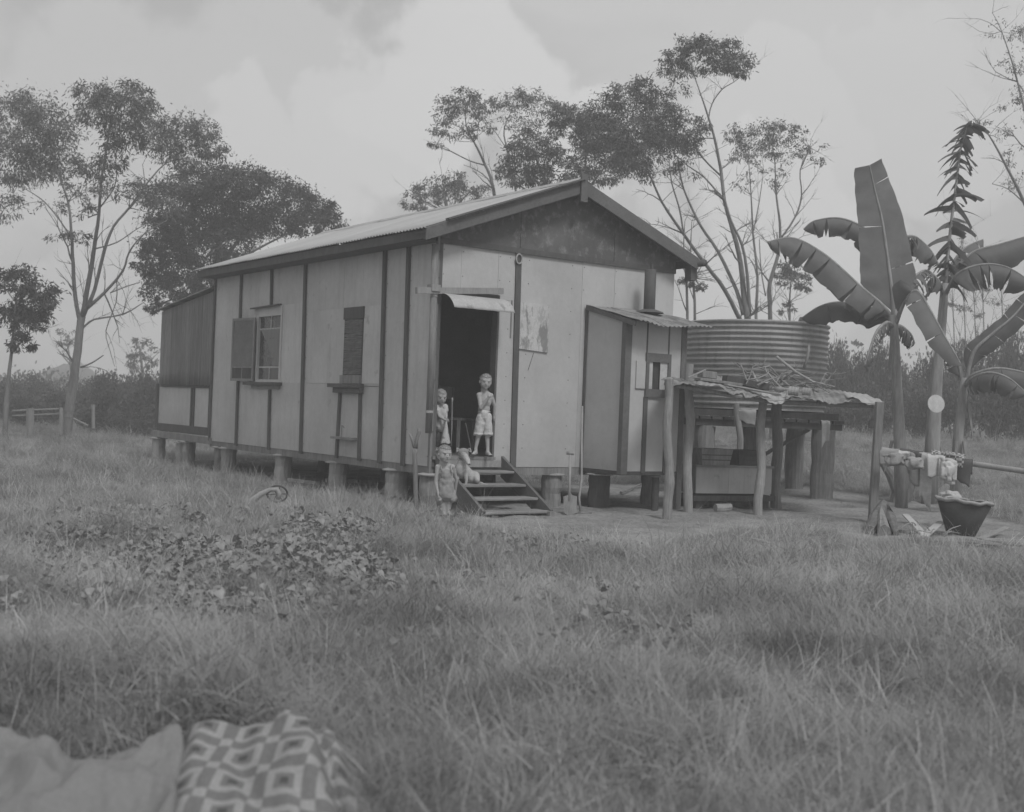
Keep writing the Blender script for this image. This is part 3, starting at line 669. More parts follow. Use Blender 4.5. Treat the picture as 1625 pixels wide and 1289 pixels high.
# left side sheet
MB().prism([(RX0, -.016, zr0), (RX0, RY, zr0), (RX0, RY, rt_f - .03), (RX0, -.016, rt_w - .04)], (.012, 0, 0)).build('recess_side_sheet', M['sheetf'], house)
MB().box((RX0 - .02, -.06, zr0 - .02), (RX0 - .0005, -.016, rt_w - .05)).build('batten', M['trim'], house)
MB().box((RX0 - .02, RY - .02, zr0 - .04), (RX0 + .085, RY + .06, rt_f - .04)).build('corner_post', M['barge'], house)
MB().box((RX1 - .07, RY - .015, zr0 - .5), (RX1 + .02, RY + .06, rt_f - .05)).build('corner_post', M['barge'], house)
fq = [frp(995, 640).x, frp(1024, 640).x, frp(1056, 640).x]
wz0, wz1 = frp(1040, 631).z, frp(1040, 561).z
oz0, oz1 = frp(1040, 618).z, frp(1040, 575).z
fa, fb = frp(1023, 600).x, frp(1062, 600).x
X0 = RX0 + .086; xj1, xj2 = fa + .02, fb - .03
for (x0, x1, z0, z1) in ((X0, xj1 - g_, zr0, rt_f - .05), (xj1, xj2, wz1, rt_f - .05), (xj1, xj2, zr0, wz0), (xj2 + g_, RX1 - .071, zr0, rt_f - .05)):
    MB().box((x0, RY, z0), (x1, RY + .012, z1)).build('recess_sheet', M['sheetf'], house)
for x in (xj1, xj2):
    MB().box((x - .032, RY - .022, zr0 - .02), (x + .032, RY - .001, wz0)).build('batten', M['trim'], house)
for x in (xj1, xj2):
    MB().box((x - .01, RY - .008, wz1 + .001), (x + .01, RY - .001, rt_f - .06)).build('joint_strip', M['trim'], house)
fr = MB(); fwd = .05
fr.box((fa, RY - .03, wz0), (fa + fwd, RY - .001, wz1)); fr.box((fb - fwd, RY - .03, wz0), (fb, RY - .001, wz1))
fr.box((fa + fwd, RY - .03, oz1), (fb - fwd, RY - .001, wz1)); fr.box((fa + fwd, RY - .03, wz0), (fb - fwd, RY - .001, oz0))
rw = fr.build('window', M['barge'], house)
ow = fb - fa - 2 * fwd
MB().box((fa + fwd, RY - .012, oz0), (fa + fwd + ow * .22, RY - .004, oz1)).build('slide_panel', M['white'], rw)
MB().box((fa + fwd + ow * .62, RY - .012, oz0), (fb - fwd, RY - .004, oz1)).build('slide_panel', M['white'], rw)
MB().box((fa - .16, RY - .02, oz0 - .0), (fa - .005, RY - .0125 + .01, oz1 + .0)).build('side_flap', M['sheetf'], rw)
MB().box((xj1, RY + .02, oz0 - .05), (xj2, RY + .025, oz1 + .05)).build('recess_dark_backing', M['wdark'], house)  # dark sheet close behind the window opening, standing in for the unlit inside
MB().box((RX0, RY, zr0 - .05), (RX1, -.02, zr0 - .003)).build('recess_floor', M['wdark'], house)
MB().prism([(RX1 - .012, -.016, zr0), (RX1 - .012, RY + .06, zr0), (RX1 - .012, RY + .06, rt_f - .05), (RX1 - .012, -.016, rt_w - .06)], (.012, 0, 0)).build('recess_side_sheet', M['sheetf'], house)
MB().box((RX0 + .05, -.02, zr0), (RX0 + .06, RY + .07, rt_f - .1)).build('recess_dark_backing', M['wdark'], house)
# recess roof: corrugated sheets with sag, front edge curling
def rroof():
    x0, x1 = RX0 - .04, RX1 + .24; yl = RY - .28
    for i in range(3):
        xa_, xb_ = x0 + (x1 - x0) * i / 3, x0 + (x1 - x0) * (i + 1) / 3 + .03
        def fn(u, v, xa_=xa_, xb_=xb_, i=i):
            x = xa_ + (xb_ - xa_) * u; y = -.04 + (yl + .04) * v
            z = rt_w + (rt_f - rt_w) * (y / RY) + .009 * math.cos(x * 2 * math.pi / .076) + .003 * (i % 2)
            z += -.05 * sstep(.7, 1, v) * (.5 + .5 * math.sin(x * 5)) + .015 * noise.noise((x * 3, y * 3, 4))
            return (x, y, float(z))
        MB().grid(fn, 40, 10).build('recess_roof_sheet', M['rust'], house, smooth=True, solid=.002)
rroof()
MB().beam((RX0 - .03, -.05, rt_w - .035), (RX0 - .03, RY - .2, rt_f - .10), .03, .06).build('recess_barge', M['trim'], house)
# flue
fx0 = FW(1031, 470, -.30).x
MB().tube([(fx0, -.30, 2.45), (fx0, -.30, FW(1031, 428, -.30).z)], .078, 16).build('flue', M['trim'], house, smooth=True)
MB().lathe([(.20, 0), (.19, .015), (.085, .05)], (fx0, -.30, rt_w - .05), 18).build('flue_flashing', M['iron'], house)
MB().tube([(fx0 + .02, -.30, FW(1031, 428, -.30).z), (fx0 + .02, -.31, FW(1033, 417, -.30).z)], .03, 6).build('flue_stay', M['iron'], house)
stump(RX0 + .16, -.22, .14, top=zr0 - .07, m='wdark'); stump(RX1 - .3, RY + .14, .05, top=zr0 - .07, m='wdark')
# nail heads down the battens and sheet edges: too small to pick apart
nb_ = MB()
for i in range(7):
    for j in range(9):
        z = zb_l + .12 + j * .31; y = yat(i, z)
        for dy in (-.055, .055): nb_.tube([(-.010, y + dy, z), (-.018, y + dy, z)], .006, 5)
for px in (700, 731, 790, 806, 836, 905, 924, 975, 1022):
    x = fx(px, 440)
    for j in range(9):
        z = ztf - .08 - j * .3
        if z < ZBF + .05 or (x < DX1 + .04 and z < DZ + .05) or (px > 915 and z < rt_w + .03): continue
        nb_.tube([(x + .02, -.008, z), (x + .02, -.0175, z)], .006, 5)
tag(nb_.build('nail_heads', M['iron'], house), kind='stuff')
# ------------------------------------------------------------------ trees
class Leaves:
    """collects leaf positions; every leaf a slim folded quad"""
    def __init__(s): s.c = []; s.d = []; s.l = []; s.w = []
    def add(s, c, d, l, w_): s.c.append(c); s.d.append(d); s.l.append(l); s.w.append(w_)
    def build(s, name, m, parent=None):
        c = np.concatenate(s.c); d = np.concatenate(s.d); l = np.concatenate(s.l); w_ = np.concatenate(s.w)
        d = d / np.linalg.norm(d, axis=1, keepdims=True)
        r_ = rng.normal(size=d.shape); x = np.cross(d, r_); x /= np.linalg.norm(x, axis=1, keepdims=True) + 1e-9
        a = c; b_ = c + d * (l * .45)[:, None] + x * (w_ / 2)[:, None]; e_ = c + d * l[:, None]; f = c + d * (l * .45)[:, None] - x * (w_ / 2)[:, None]
        V = np.stack([a, b_, e_, f], 1).reshape(-1, 3); n = len(c)
        FQ = np.arange(n * 4).reshape(n, 4)
        return link(name, np_mesh(name, V, FQ, m, 4), parent)
def sprays(L, center, rad, n_sub, n_leaf, ll, lw_, droop=.6, sub=.22, hollow=.55, top=.25):
    """leafy sprays inside an ellipsoid centred at `center`, radii rad (x,y,z)"""
    c = np.array(center); rad = np.array(rad, float)
    u = rng.normal(size=(n_sub, 3)); u /= np.linalg.norm(u, axis=1, keepdims=True)
    rr = rng.uniform(hollow, 1.0, n_sub) ** .8
    sc = c + u * rr[:, None] * rad; sc[:, 2] += top * rad[2] * rng.uniform(0, .6, n_sub)
    m = float(np.mean(rad))
    k = rng.poisson(n_leaf, n_sub) + 2
    idx = np.repeat(np.arange(n_sub), k); n = len(idx)
    size = rng.uniform(.6, 1.4, n_sub)
    pos = sc[idx] + rng.normal(size=(n, 3)) * np.array([1, 1, .6]) * (sub * m * size[idx])[:, None]
    out_ = (pos - c) / (np.linalg.norm(pos - c, axis=1, keepdims=True) + 1e-9)
    d = out_ * .55 + rng.normal(size=(n, 3)) * .6 + np.array([0, 0, -droop])
    L.add(pos, d, rng.uniform(.7, 1.3, n) * ll, rng.uniform(.7, 1.3, n) * lw_)
    return sc
def curve(a, b, n, sag=0.0, wig=.06):
    a = Vector(a); b = Vector(b); L = (b - a).length; o = [random.uniform(-1, 1) * wig * L for _ in range(3)]
    pts = []
    for i in range(n + 1):
        t = i / n; s = math.sin(math.pi * t)
        pts.append(a.lerp(b, t) + Vector(o) * s + Vector((0, 0, sag * L * s)) + Vector([random.uniform(-1, 1) * .012 * L for _ in range(3)]))
    return pts
def tree(name, label, D, limbs, clumps, ll=.17, lw_=.035, dens=1.0, group=None, m='leaf', droop=.7, twigs=3, bare=(), cat='tree', sub=.26, gbase=None, barkm='bark', dspread=1.0, trunk_first=True, auto=12, rs_=1.0):
    k = D / F
    b0 = limbs[0][0]; base = P(b0[0], b0[1], D)
    root = thing(name, label, cat, (base.x, base.y, float(hgt(base.x, base.y)) if gbase is None else gbase), 0, group)
    inv = Vector(root.location)
    nodes = []; TB = MB()
    for li, lm in enumerate(limbs):
        pts = []; rs = []
        off = 0.0; slope = 0 if li == 0 else random.uniform(-1.2, 1.2) * dspread
        n = len(lm)
        # start offset: join to nearest existing node in the picture
        if li > 0 and nodes:
            q = min(nodes, key=lambda nd: (nd[1] - lm[0][0]) ** 2 + (nd[2] - lm[0][1]) ** 2); off = q[3]
        L0 = 0
        for i, (x, y, r) in enumerate(lm):
            r = r * .60 * rs_
            if i: L0 += math.hypot(x - lm[i - 1][0], y - lm[i - 1][1]) * k
            dd = off + slope * L0 * .35
            p = P(x, y, D + dd); pts.append(p - inv); rs.append(r); nodes.append((p, x, y, dd, r))
        # subdivide smoothly
        P2 = []; R2 = []
        for i in range(n - 1):
            for t in (0, .34, .67):
                p0 = pts[max(i - 1, 0)]; p1 = pts[i]; p2 = pts[i + 1]; p3 = pts[min(i + 2, n - 1)]
                q = .5 * ((2 * p1) + (-p0 + p2) * t + (2 * p0 - 5 * p1 + 4 * p2 - p3) * t * t + (-p0 + 3 * p1 - 3 * p2 + p3) * t ** 3)
                P2.append(q + Vector([random.uniform(-1, 1) * rs[i] * .12 for _ in range(3)])); R2.append(rs[i] * (1 - t) + rs[i + 1] * t)
        P2.append(pts[-1]); R2.append(rs[-1])
        TB.tube(P2, R2, 8 if rs[0] > .06 else 5)
    TB2 = MB(); L = Leaves()
    for j in range(auto):
        nd = random.choice([q for q in nodes if q[4] < .09 and q[2] < (limbs[0][0][1] - 150)] or nodes); a = nd[0] - inv; ln = random.uniform(25, 75) * k
        dv_ = Vector((random.uniform(-1, 1), random.uniform(-.6, .6), random.uniform(.1, 1))).normalized(); r0 = min(.016, max(.006, nd[4] * .4)); e_ = a + dv_ * ln
        st = curve(a, e_, 4, .05, .10); TB2.tube(st, [r0, r0 * .8, r0 * .6, r0 * .4, r0 * .2], 4)
        for _ in range(3):
            s0 = st[random.choice((1, 2, 3))]; TB2.tube(curve(s0, s0 + (dv_ + Vector((random.uniform(-.8, .8), random.uniform(-.5, .5), random.uniform(-.3, .6)))).normalized() * ln * random.uniform(.3, .6), 3, .03, .1), [r0 * .5, r0 * .35, r0 * .25, r0 * .12], 3)
    for cl in clumps:
        x, y, rx, ry = cl[:4]; dn = cl[4] if len(cl) > 4 else 1.0
        nd = min(nodes, key=lambda q: (q[1] - x) ** 2 + ((q[2] - y) if q[2] > y else 2.2 * (y - q[2])) ** 2)
        dd = nd[3] + random.uniform(-1, 1) * rx * k * .8 * dspread
        c = P(x, y, D + dd) - inv; rad = (rx * k * 1.05, rx * k * .9, ry * k * 1.05)
        area = rx * ry / 900.
        ns = max(4, int(34 * area * dn)); 
        sc = sprays(L, c, rad, ns, 33 * dens, ll * .70, lw_ * .76, droop=droop, sub=sub)
        # branches into the clump
        a = nd[0] - inv; r0 = min(nd[4] * .55, .035)
        hub = c + Vector((0, 0, -rad[2] * .55)); stem = curve(a, hub, 5, .06)
        TB2.tube(stem, [r0 + (r0 * .55 - r0) * i / 5 for i in range(6)], 5)
        for j in range(min(len(sc), int(twigs * max(1, area) * 2.0))):
            s0 = stem[random.choice((2, 3, 4, 5))]
            tw = curve(s0, sc[j], 4, .08); TB2.tube(tw, [r0 * .5, r0 * .42, r0 * .32, r0 * .22, r0 * .12], 4)
    for (x0, y0, x1, y1) in bare:
        nd = min(nodes, key=lambda q: (q[1] - x0) ** 2 + (q[2] - y0) ** 2)
        a = nd[0] - inv; b_ = P(x1, y1, D + nd[3] + random.uniform(-.8, .8)) - inv
        st = curve(a, b_, 6, .0, .10); r0 = max(.010, min(.03, nd[4] * .6)); TB2.tube(st, [r0 * (1 - i / 7.5) for i in range(7)], 4)
        for j in range(5):
            s0 = st[random.choice((2, 3, 4, 5))]; dl = (b_ - a).length * random.uniform(.15, .4)
            e_ = s0 + ((b_ - a).normalized() + Vector([random.uniform(-.9, .9) for _ in range(3)])).normalized() * dl
            TB2.tube(curve(s0, e_, 3, 0, .1), [r0 * .4, r0 * .3, r0 * .2, r0 * .1], 3)
    TB.build('trunk', M[barkm], root, smooth=True)
    if TB2.v: TB2.build('branches', M[barkm], root, smooth=True)
    if L.c: L.build('crown', M[m], root)
    return root

tree('gum_tree', 'tall leaning gum tree with an open forked trunk at far left of the cottage', 31,
 [[(100, 712, .30), (104, 695, .29), (112, 640, .24), (120, 580, .21), (127, 520, .19), (130, 500, .18)],
  [(128, 512, .11), (119, 470, .10), (116, 420, .09), (113, 370, .07), (108, 320, .055), (90, 270, .04), (80, 230, .02)],
  [(130, 505, .13), (142, 440, .115), (150, 390, .095), (157, 340, .075), (160, 290, .06), (168, 240, .045), (175, 195, .025)],
  [(132, 500, .12), (150, 460, .09), (165, 400, .085), (180, 360, .065), (205, 330, .055), (230, 295, .045), (262, 260, .03), (290, 252, .015)],
  [(135, 492, .10), (165, 465, .075), (195, 430, .055), (205, 400, .045), (230, 370, .03), (265, 350, .02)],
  [(132, 520, .05), (150, 507, .045), (195, 499, .04), (228, 480, .02)],
  [(113, 378, .04), (95, 350, .035), (70, 320, .03), (40, 300, .02), (10, 285, .012)],
  [(118, 460, .03), (105, 445, .02), (88, 425, .01)],
  [(185, 442, .03), (184, 480, .025), (168, 525, .022), (174, 555, .018), (182, 582, .010)],
  [(128, 583, .045), (146, 576, .035), (164, 564, .028)],
  [(158, 330, .035), (180, 300, .03), (185, 270, .02), (180, 235, .012)],
  [(205, 332, .03), (228, 300, .025), (226, 260, .015)],
  [(150, 395, .035), (185, 385, .03), (215, 365, .02), (250, 345, .012)],
  [(175, 465, .03), (200, 455, .025), (222, 448, .012)]],
 [(50, 165, 30, 30), (75, 190, 35, 28), (20, 190, 40, 40), (55, 225, 40, 28), (95, 225, 32, 24), (140, 150, 24, 18), (165, 150, 26, 16), (200, 148, 26, 16), (225, 160, 22, 18), (150, 180, 30, 24), (195, 180, 40, 26), (185, 215, 32, 20), (240, 185, 20, 16, .7), (215, 215, 28, 20),
  (245, 215, 34, 22), (270, 235, 32, 24), (295, 200, 28, 18), (320, 205, 26, 20), (330, 232, 26, 20), (305, 245, 30, 18), (345, 240, 14, 12), (60, 255, 42, 24), (110, 265, 30, 18), (150, 265, 34, 18, .8), (170, 300, 30, 14, .6), (205, 305, 30, 14, .7), (120, 300, 28, 14, .6), (20, 260, 40, 35), (10, 330, 30, 25, .6),
  (60, 290, 28, 16, .6), (95, 372, 22, 11, .6), (128, 380, 18, 9, .6), (250, 312, 26, 15, .7), (235, 290, 24, 12, .6), (275, 290, 22, 13, .6), (180, 250, 26, 14, .6), (85, 330, 20, 10, .3), (140, 340, 20, 10, .4), (290, 270, 24, 14, .7), (265, 330, 24, 12, .6)],
 ll=.17, lw_=.04, auto=50, rs_=.9, bare=[(119, 460, 85, 400), (185, 450, 215, 520), (184, 470, 225, 530), (170, 540, 185, 590), (112, 400, 70, 330), (205, 400, 240, 410), (176, 460, 205, 520), (228, 480, 245, 520), (165, 470, 190, 545), (128, 600, 175, 592), (121, 560, 85, 540), (116, 600, 90, 560), (205, 330, 250, 340)])

tree('round_tree', 'dense dark round-crowned tree standing behind the roof between the gum tree and the cottage', 35,
 [[(356, 700, .3), (352, 640, .3), (348, 560, .26), (342, 470, .22), (345, 420, .18)], [(343, 470, .12), (330, 440, .1), (300, 400, .07), (270, 370, .04)], [(345, 430, .12), (380, 380, .09), (430, 340, .05)], [(345, 425, .1), (350, 360, .07), (355, 300, .04)], [(346, 440, .06), (400, 400, .06), (480, 360, .03)]],
 [(275, 330, 45, 34), (310, 300, 40, 30), (350, 290, 40, 30), (390, 290, 36, 26), (430, 305, 36, 26), (470, 325, 32, 24), (505, 330, 26, 18), (525, 350, 22, 16), (490, 355, 34, 20), (250, 375, 34, 28), (295, 365, 45, 32), (340, 345, 50, 34), (390, 345, 48, 32), (435, 350, 40, 26), (240, 420, 26, 24), (275, 420, 40, 30), (320, 405, 45, 30), (365, 390, 40, 28), (250, 460, 28, 16), (290, 455, 36, 20), (325, 450, 26, 14), (235, 488, 14, 8), (262, 482, 18, 9), (300, 480, 20, 9, .6)],
 ll=.15, lw_=.048, dens=2.0, m='leafd', droop=.5, sub=.24, dspread=.7, twigs=1)

tree('small_gum', 'leafy tree cut off by the left edge of the picture', 27, [[(8, 705, .12), (10, 640, .1), (18, 560, .06), (25, 480, .03)], [(18, 560, .04), (45, 530, .02)]],
 [(30, 450, 28, 20), (62, 462, 24, 16), (50, 490, 30, 22), (78, 480, 14, 12), (22, 500, 24, 20), (45, 520, 22, 16), (50, 545, 10, 9), (28, 545, 14, 10)], ll=.16, lw_=.045, dens=1.5, m='leafd')
tree('distant_tree', 'small distant tree seen just left of the lean-to wall', 62, [[(226, 628, .15), (226, 590, .12), (222, 560, .08)], [(224, 590, .08), (240, 570, .05)], [(225, 595, .07), (207, 575, .04)]],
 [(222, 548, 20, 9), (205, 560, 12, 7), (238, 560, 14, 9), (222, 565, 16, 7), (205, 580, 12, 6), (243, 578, 12, 6)], ll=.25, lw_=.09, dens=.9, twigs=2)
tree('distant_tree', 'faint bare-branched distant tree showing just left of the gum trunk', 60, [[(114, 620, .1), (112, 580, .08), (108, 550, .05)], [(112, 580, .05), (95, 560, .03)]],
 [(105, 525, 14, 6, .7), (95, 545, 10, 5, .6), (112, 540, 10, 5, .6)], ll=.22, lw_=.07, dens=.6, twigs=3)

tree('slender_gum', 'slender gum with two rounded leaf tufts behind the middle of the roof', 33,
 [[(830, 700, .16), (818, 560, .14), (800, 420, .12), (783, 300, .085), (770, 262, .07), (752, 225, .05), (740, 200, .03), (738, 170, .015)], [(768, 262, .04), (745, 255, .035), (715, 240, .03), (692, 232, .012)], [(752, 226, .03), (735, 205, .025), (712, 195, .012)],
  [(850, 700, .14), (846, 560, .12), (840, 420, .1), (818, 300, .06), (805, 240, .05), (800, 205, .035), (815, 170, .015)], [(803, 235, .03), (790, 215, .025), (775, 195, .012)]],
 [(735, 155, 24, 14), (752, 165, 18, 14), (705, 185, 18, 16), (698, 205, 14, 10), (768, 180, 18, 16), (778, 170, 12, 10), (725, 195, 20, 9, .4), (740, 215, 14, 8, .4), (815, 150, 20, 12), (838, 150, 22, 13), (806, 172, 18, 14), (830, 175, 18, 10, .7), (868, 165, 13, 13, .8), (855, 185, 16, 9, .5), (800, 195, 18, 10, .6), (695, 228, 14, 5, .25), (785, 205, 14, 7, .5), (745, 170, 26, 16), (715, 170, 22, 16), (725, 210, 26, 12, .5), (760, 205, 20, 12, .5), (790, 160, 16, 12), (850, 165, 26, 16), (825, 195, 24, 12, .7), (845, 205, 20, 10, .5), (700, 215, 18, 8, .5)],
 ll=.15, lw_=.036, dens=.85, twigs=4, auto=24, rs_=.85, bare=[(715, 240, 672, 222), (783, 300, 735, 262), (780, 290, 750, 270), (805, 240, 790, 290), (803, 235, 860, 200)])

low = [(700, 290, 24, 14), (730, 285, 20, 10), (712, 302, 26, 14), (680, 300, 18, 14), (660, 310, 18, 12), (645, 325, 12, 9), (740, 305, 22, 14), (675, 322, 22, 12), (765, 310, 22, 12)]
tree('low_gum', 'low leafy tree whose crown shows above the left end of the roof ridge', 37, [[(720, 690, .2), (718, 560, .18), (715, 420, .15), (712, 350, .1), (705, 310, .06)], [(712, 340, .06), (675, 320, .03)], [(712, 340, .06), (745, 305, .03)]], low, ll=.16, lw_=.042, dens=1.1)
tree('spreading_gum', 'broad leafy tree behind the gable peak', 32,
 [[(915, 710, .3), (912, 600, .28), (905, 480, .25), (890, 380, .18), (875, 320, .12), (862, 280, .07), (850, 250, .04)], [(890, 380, .1), (920, 320, .08), (930, 270, .05), (925, 225, .03)], [(880, 330, .07), (825, 295, .03)], [(925, 310, .06), (960, 265, .04), (985, 230, .02)]],
 [(840, 225, 26, 16), (860, 240, 24, 16), (820, 250, 24, 16), (845, 260, 30, 18), (800, 275, 22, 12), (825, 285, 26, 14), (860, 280, 28, 14), (890, 290, 26, 14), (900, 175, 18, 10), (920, 180, 24, 12), (890, 200, 18, 12), (915, 205, 28, 14), (945, 195, 26, 16), (940, 225, 30, 16), (910, 235, 20, 10, .5), (975, 215, 24, 18), (965, 245, 30, 18), (900, 262, 24, 10, .5), (925, 278, 30, 14, .7), (960, 280, 26, 14, .8), (985, 265, 20, 14), (885, 180, 20, 14), (870, 215, 20, 12, .6), (955, 215, 34, 22), (990, 240, 30, 20), (935, 260, 32, 18), (880, 250, 22, 12, .6)],
 ll=.15, lw_=.042, dens=1.5, auto=20)
tree('tall_gum', 'tallest forked gum rising behind the water tank, its crown highest in the picture', 29,
 [[(1200, 715, .24), (1196, 620, .20), (1192, 560, .19), (1186, 505, .17), (1181, 470, .15), (1176, 420, .13), (1164, 370, .11), (1150, 320, .095), (1144, 270, .08), (1134, 220, .065), (1124, 185, .05), (1112, 150, .035), (1100, 115, .02)],
  [(1124, 190, .04), (1130, 165, .035), (1146, 142, .03), (1165, 130, .02), (1180, 118, .012)], [(1180, 500, .12), (1168, 460, .10), (1140, 400, .085), (1110, 355, .07), (1085, 300, .05), (1075, 250, .03)],
  [(1176, 510, .12), (1150, 460, .11), (1120, 420, .095), (1085, 372, .08), (1050, 320, .06), (1028, 270, .045), (1005, 235, .02)],
  [(1190, 500, .1), (1186, 440, .085), (1178, 390, .07), (1160, 350, .06), (1148, 310, .04)], [(1145, 280, .05), (1115, 250, .045), (1085, 205, .035), (1065, 180, .02)], [(1150, 320, .05), (1118, 282, .045), (1090, 262, .03), (1060, 235, .02)],
  [(1085, 372, .05), (1078, 330, .045), (1066, 290, .035), (1062, 250, .02)]],
 [(1085, 70, 22, 12), (1110, 75, 24, 13), (1140, 80, 22, 12), (1165, 75, 20, 11), (1070, 90, 20, 12), (1100, 95, 26, 14), (1150, 100, 28, 14), (1180, 95, 16, 12), (1190, 115, 12, 12, .7), (1050, 95, 12, 12, .6), (1125, 105, 20, 10, .7), (1085, 110, 22, 12, .7), (1120, 75, 24, 14), (1160, 100, 26, 16), (1055, 115, 16, 10, .5), (1070, 140, 24, 12, .5), (1175, 112, 16, 10, .7),
  (1000, 140, 24, 14), (1025, 145, 24, 16), (975, 160, 20, 12), (1050, 160, 24, 12), (1000, 165, 30, 16), (1060, 185, 26, 14), (1030, 190, 34, 20), (985, 195, 30, 18), (1085, 215, 28, 16), (1045, 225, 34, 18), (1005, 225, 28, 16), (1100, 245, 22, 12, .7), (1070, 250, 26, 12, .6), (1025, 255, 26, 12, .6), (1120, 190, 20, 12, .5), (955, 175, 26, 16), (970, 210, 30, 18), (1000, 255, 30, 16), (1045, 200, 34, 20), (1065, 225, 30, 18), (1090, 190, 22, 14, .7), (1015, 215, 34, 20), (1040, 275, 26, 12, .6), (1090, 270, 22, 10, .5), (1105, 215, 20, 12, .6)],
 ll=.15, lw_=.036, dens=1.15, twigs=4, auto=60, rs_=.78, bare=[(1150, 320, 1110, 300), (1085, 372, 1040, 350), (1050, 320, 1010, 300), (1028, 275, 985, 280), (1110, 355, 1080, 340), (1144, 270, 1175, 240), (1176, 420, 1150, 370), (1120, 420, 1080, 400), (1178, 390, 1205, 330), (1066, 290, 1030, 290), (1085, 372, 1060, 330), (1085, 300, 1050, 270), (1140, 400, 1120, 380)])
tree('hazy_gum', 'pale hazy gum with a flat thin crown right of the tallest gum', 32,
 [[(1226, 712, .16), (1224, 640, .14), (1222, 570, .13), (1222, 500, .12), (1222, 450, .11), (1236, 400, .09), (1238, 360, .07), (1232, 310, .05), (1230, 260, .03), (1225, 225, .015)], [(1238, 380, .06), (1262, 345, .055), (1272, 310, .045), (1270, 270, .03), (1285, 235, .012)],
  [(1212, 700, .13), (1206, 620, .11), (1203, 560, .1), (1200, 500, .09), (1202, 440, .075), (1195, 370, .06), (1192, 310, .04), (1188, 250, .02)], [(1215, 470, .04), (1208, 430, .035), (1205, 380, .025)], [(1195, 370, .04), (1205, 320, .03), (1212, 270, .015)]],
 [(1185, 205, 24, 11), (1215, 200, 26, 10), (1245, 200, 24, 10), (1170, 225, 20, 14), (1200, 225, 28, 12), (1235, 222, 28, 12), (1265, 215, 20, 11, .8), (1180, 248, 22, 12, .8), (1215, 245, 24, 10, .7), (1195, 270, 18, 10, .6), (1220, 290, 18, 9, .5), (1235, 275, 16, 9, .6), (1290, 235, 16, 9, .3), (1300, 255, 14, 8, .2), (1275, 240, 18, 10, .4), (1160, 215, 16, 10, .7), (1205, 240, 30, 14), (1180, 290, 18, 9, .5), (1250, 250, 22, 12, .6)],
 ll=.14, lw_=.034, dens=.85, twigs=5, auto=50, rs_=.8, bare=[(1272, 310, 1305, 260), (1285, 240, 1320, 255), (1262, 345, 1295, 300), (1232, 310, 1255, 280), (1238, 400, 1270, 350), (1192, 310, 1165, 290), (1202, 440, 1175, 400), (1222, 450, 1195, 410), (1270, 270, 1300, 220)])
for (a, b_, lab) in ((1091, 1089, 'thin bare pole-like sapling just right of the cottage wall'), (1103, 1100, 'second thin bare sapling right of the cottage wall, closer to the tank')):
    tree('sapling', lab, 28, [[(a - 4, 715, .08), (a - 2, 640, .07), (a - 1, 560, .06), (a, 500, .055), (b_, 440, .05), (b_ - 4, 400, .03), (b_ - 2, 350, .012)]], [(b_ - 4, 445, 10, 7, .25), (b_ + 12, 455, 8, 5, .25)], ll=.12, lw_=.03, bare=[(a, 500, a - 22, 440), (b_, 470, b_ + 30, 430), (b_, 440, b_ - 16, 410), (b_, 430, b_ + 20, 400), (b_, 460, b_ + 45, 445)], group='thin saplings beside the cottage', twigs=3)
tree('young_gum', 'small dark bushy young gum standing right behind the tank', 36, [[(1256, 700, .10), (1254, 630, .08), (1253, 570, .06), (1253, 520, .05), (1253, 480, .045), (1256, 440, .03)]],
 [(1248, 422, 16, 10), (1262, 428, 16, 12), (1240, 440, 13, 12), (1275, 445, 14, 13), (1258, 445, 18, 12), (1272, 462, 12, 10), (1250, 492, 10, 10, .8)], ll=.16, lw_=.045, dens=1.2)
tree('edge_gum', 'thin washed-out gum whose branches reach in from the right edge', 30, [[(1680, 700, .2), (1665, 500, .16), (1650, 380, .12), (1625, 320, .07), (1595, 260, .05), (1570, 215, .03), (1550, 195, .015)], [(1650, 380, .08), (1640, 250, .06), (1615, 130, .04), (1590, 50, .02), (1575, 20, .01)], [(1625, 322, .03), (1600, 300, .02), (1575, 292, .012)]],
 [(1590, 50, 22, 16, .35), (1610, 100, 22, 22, .5), (1640, 160, 30, 35, .5), (1585, 215, 18, 10, .4), (1605, 250, 18, 12, .5), (1620, 290, 22, 16, .5), (1600, 160, 16, 14, .25), (1560, 195, 12, 7, .3), (1635, 60, 25, 30, .5), (1640, 230, 20, 25, .6)], ll=.13, lw_=.03, dens=.7, twigs=5,
 bare=[(1615, 130, 1560, 80), (1615, 130, 1540, 100), (1590, 50, 1530, 35), (1590, 50, 1500, 30), (1570, 215, 1515, 150), (1570, 215, 1525, 180), (1640, 250, 1580, 200)])
for i, (x, yt, lab) in enumerate(((1560, 395, 'thin bare sapling behind the bananas, nearest the right edge'), (1530, 370, 'thin bare sapling behind the torn banana leaf'), (1590, 430, 'bare twiggy sapling at the right edge beyond the bananas'), (1512, 430, 'thin sapling directly behind the second banana stem'), (1546, 440, 'wispy sapling between the bananas and the right edge'))):
    tree('sapling', lab, 40 + i, [[(x + 9, 712, .05), (x + 6, 640, .04), (x + 3, 560, .035), (x, 480, .028), (x - 3, yt, .01)]], [(x, yt + 15, 12, 9, .35), (x + 12, yt + 60, 10, 8, .35), (x - 12, yt + 50, 10, 8, .3)], ll=.12, lw_=.03, twigs=3, group='thin saplings behind the bananas', bare=[(x + 3, 540, x + 20, 470), (x + 3, 560, x - 18, 480), (x, 480, x + 14, 420), (x, 500, x - 12, 430)])

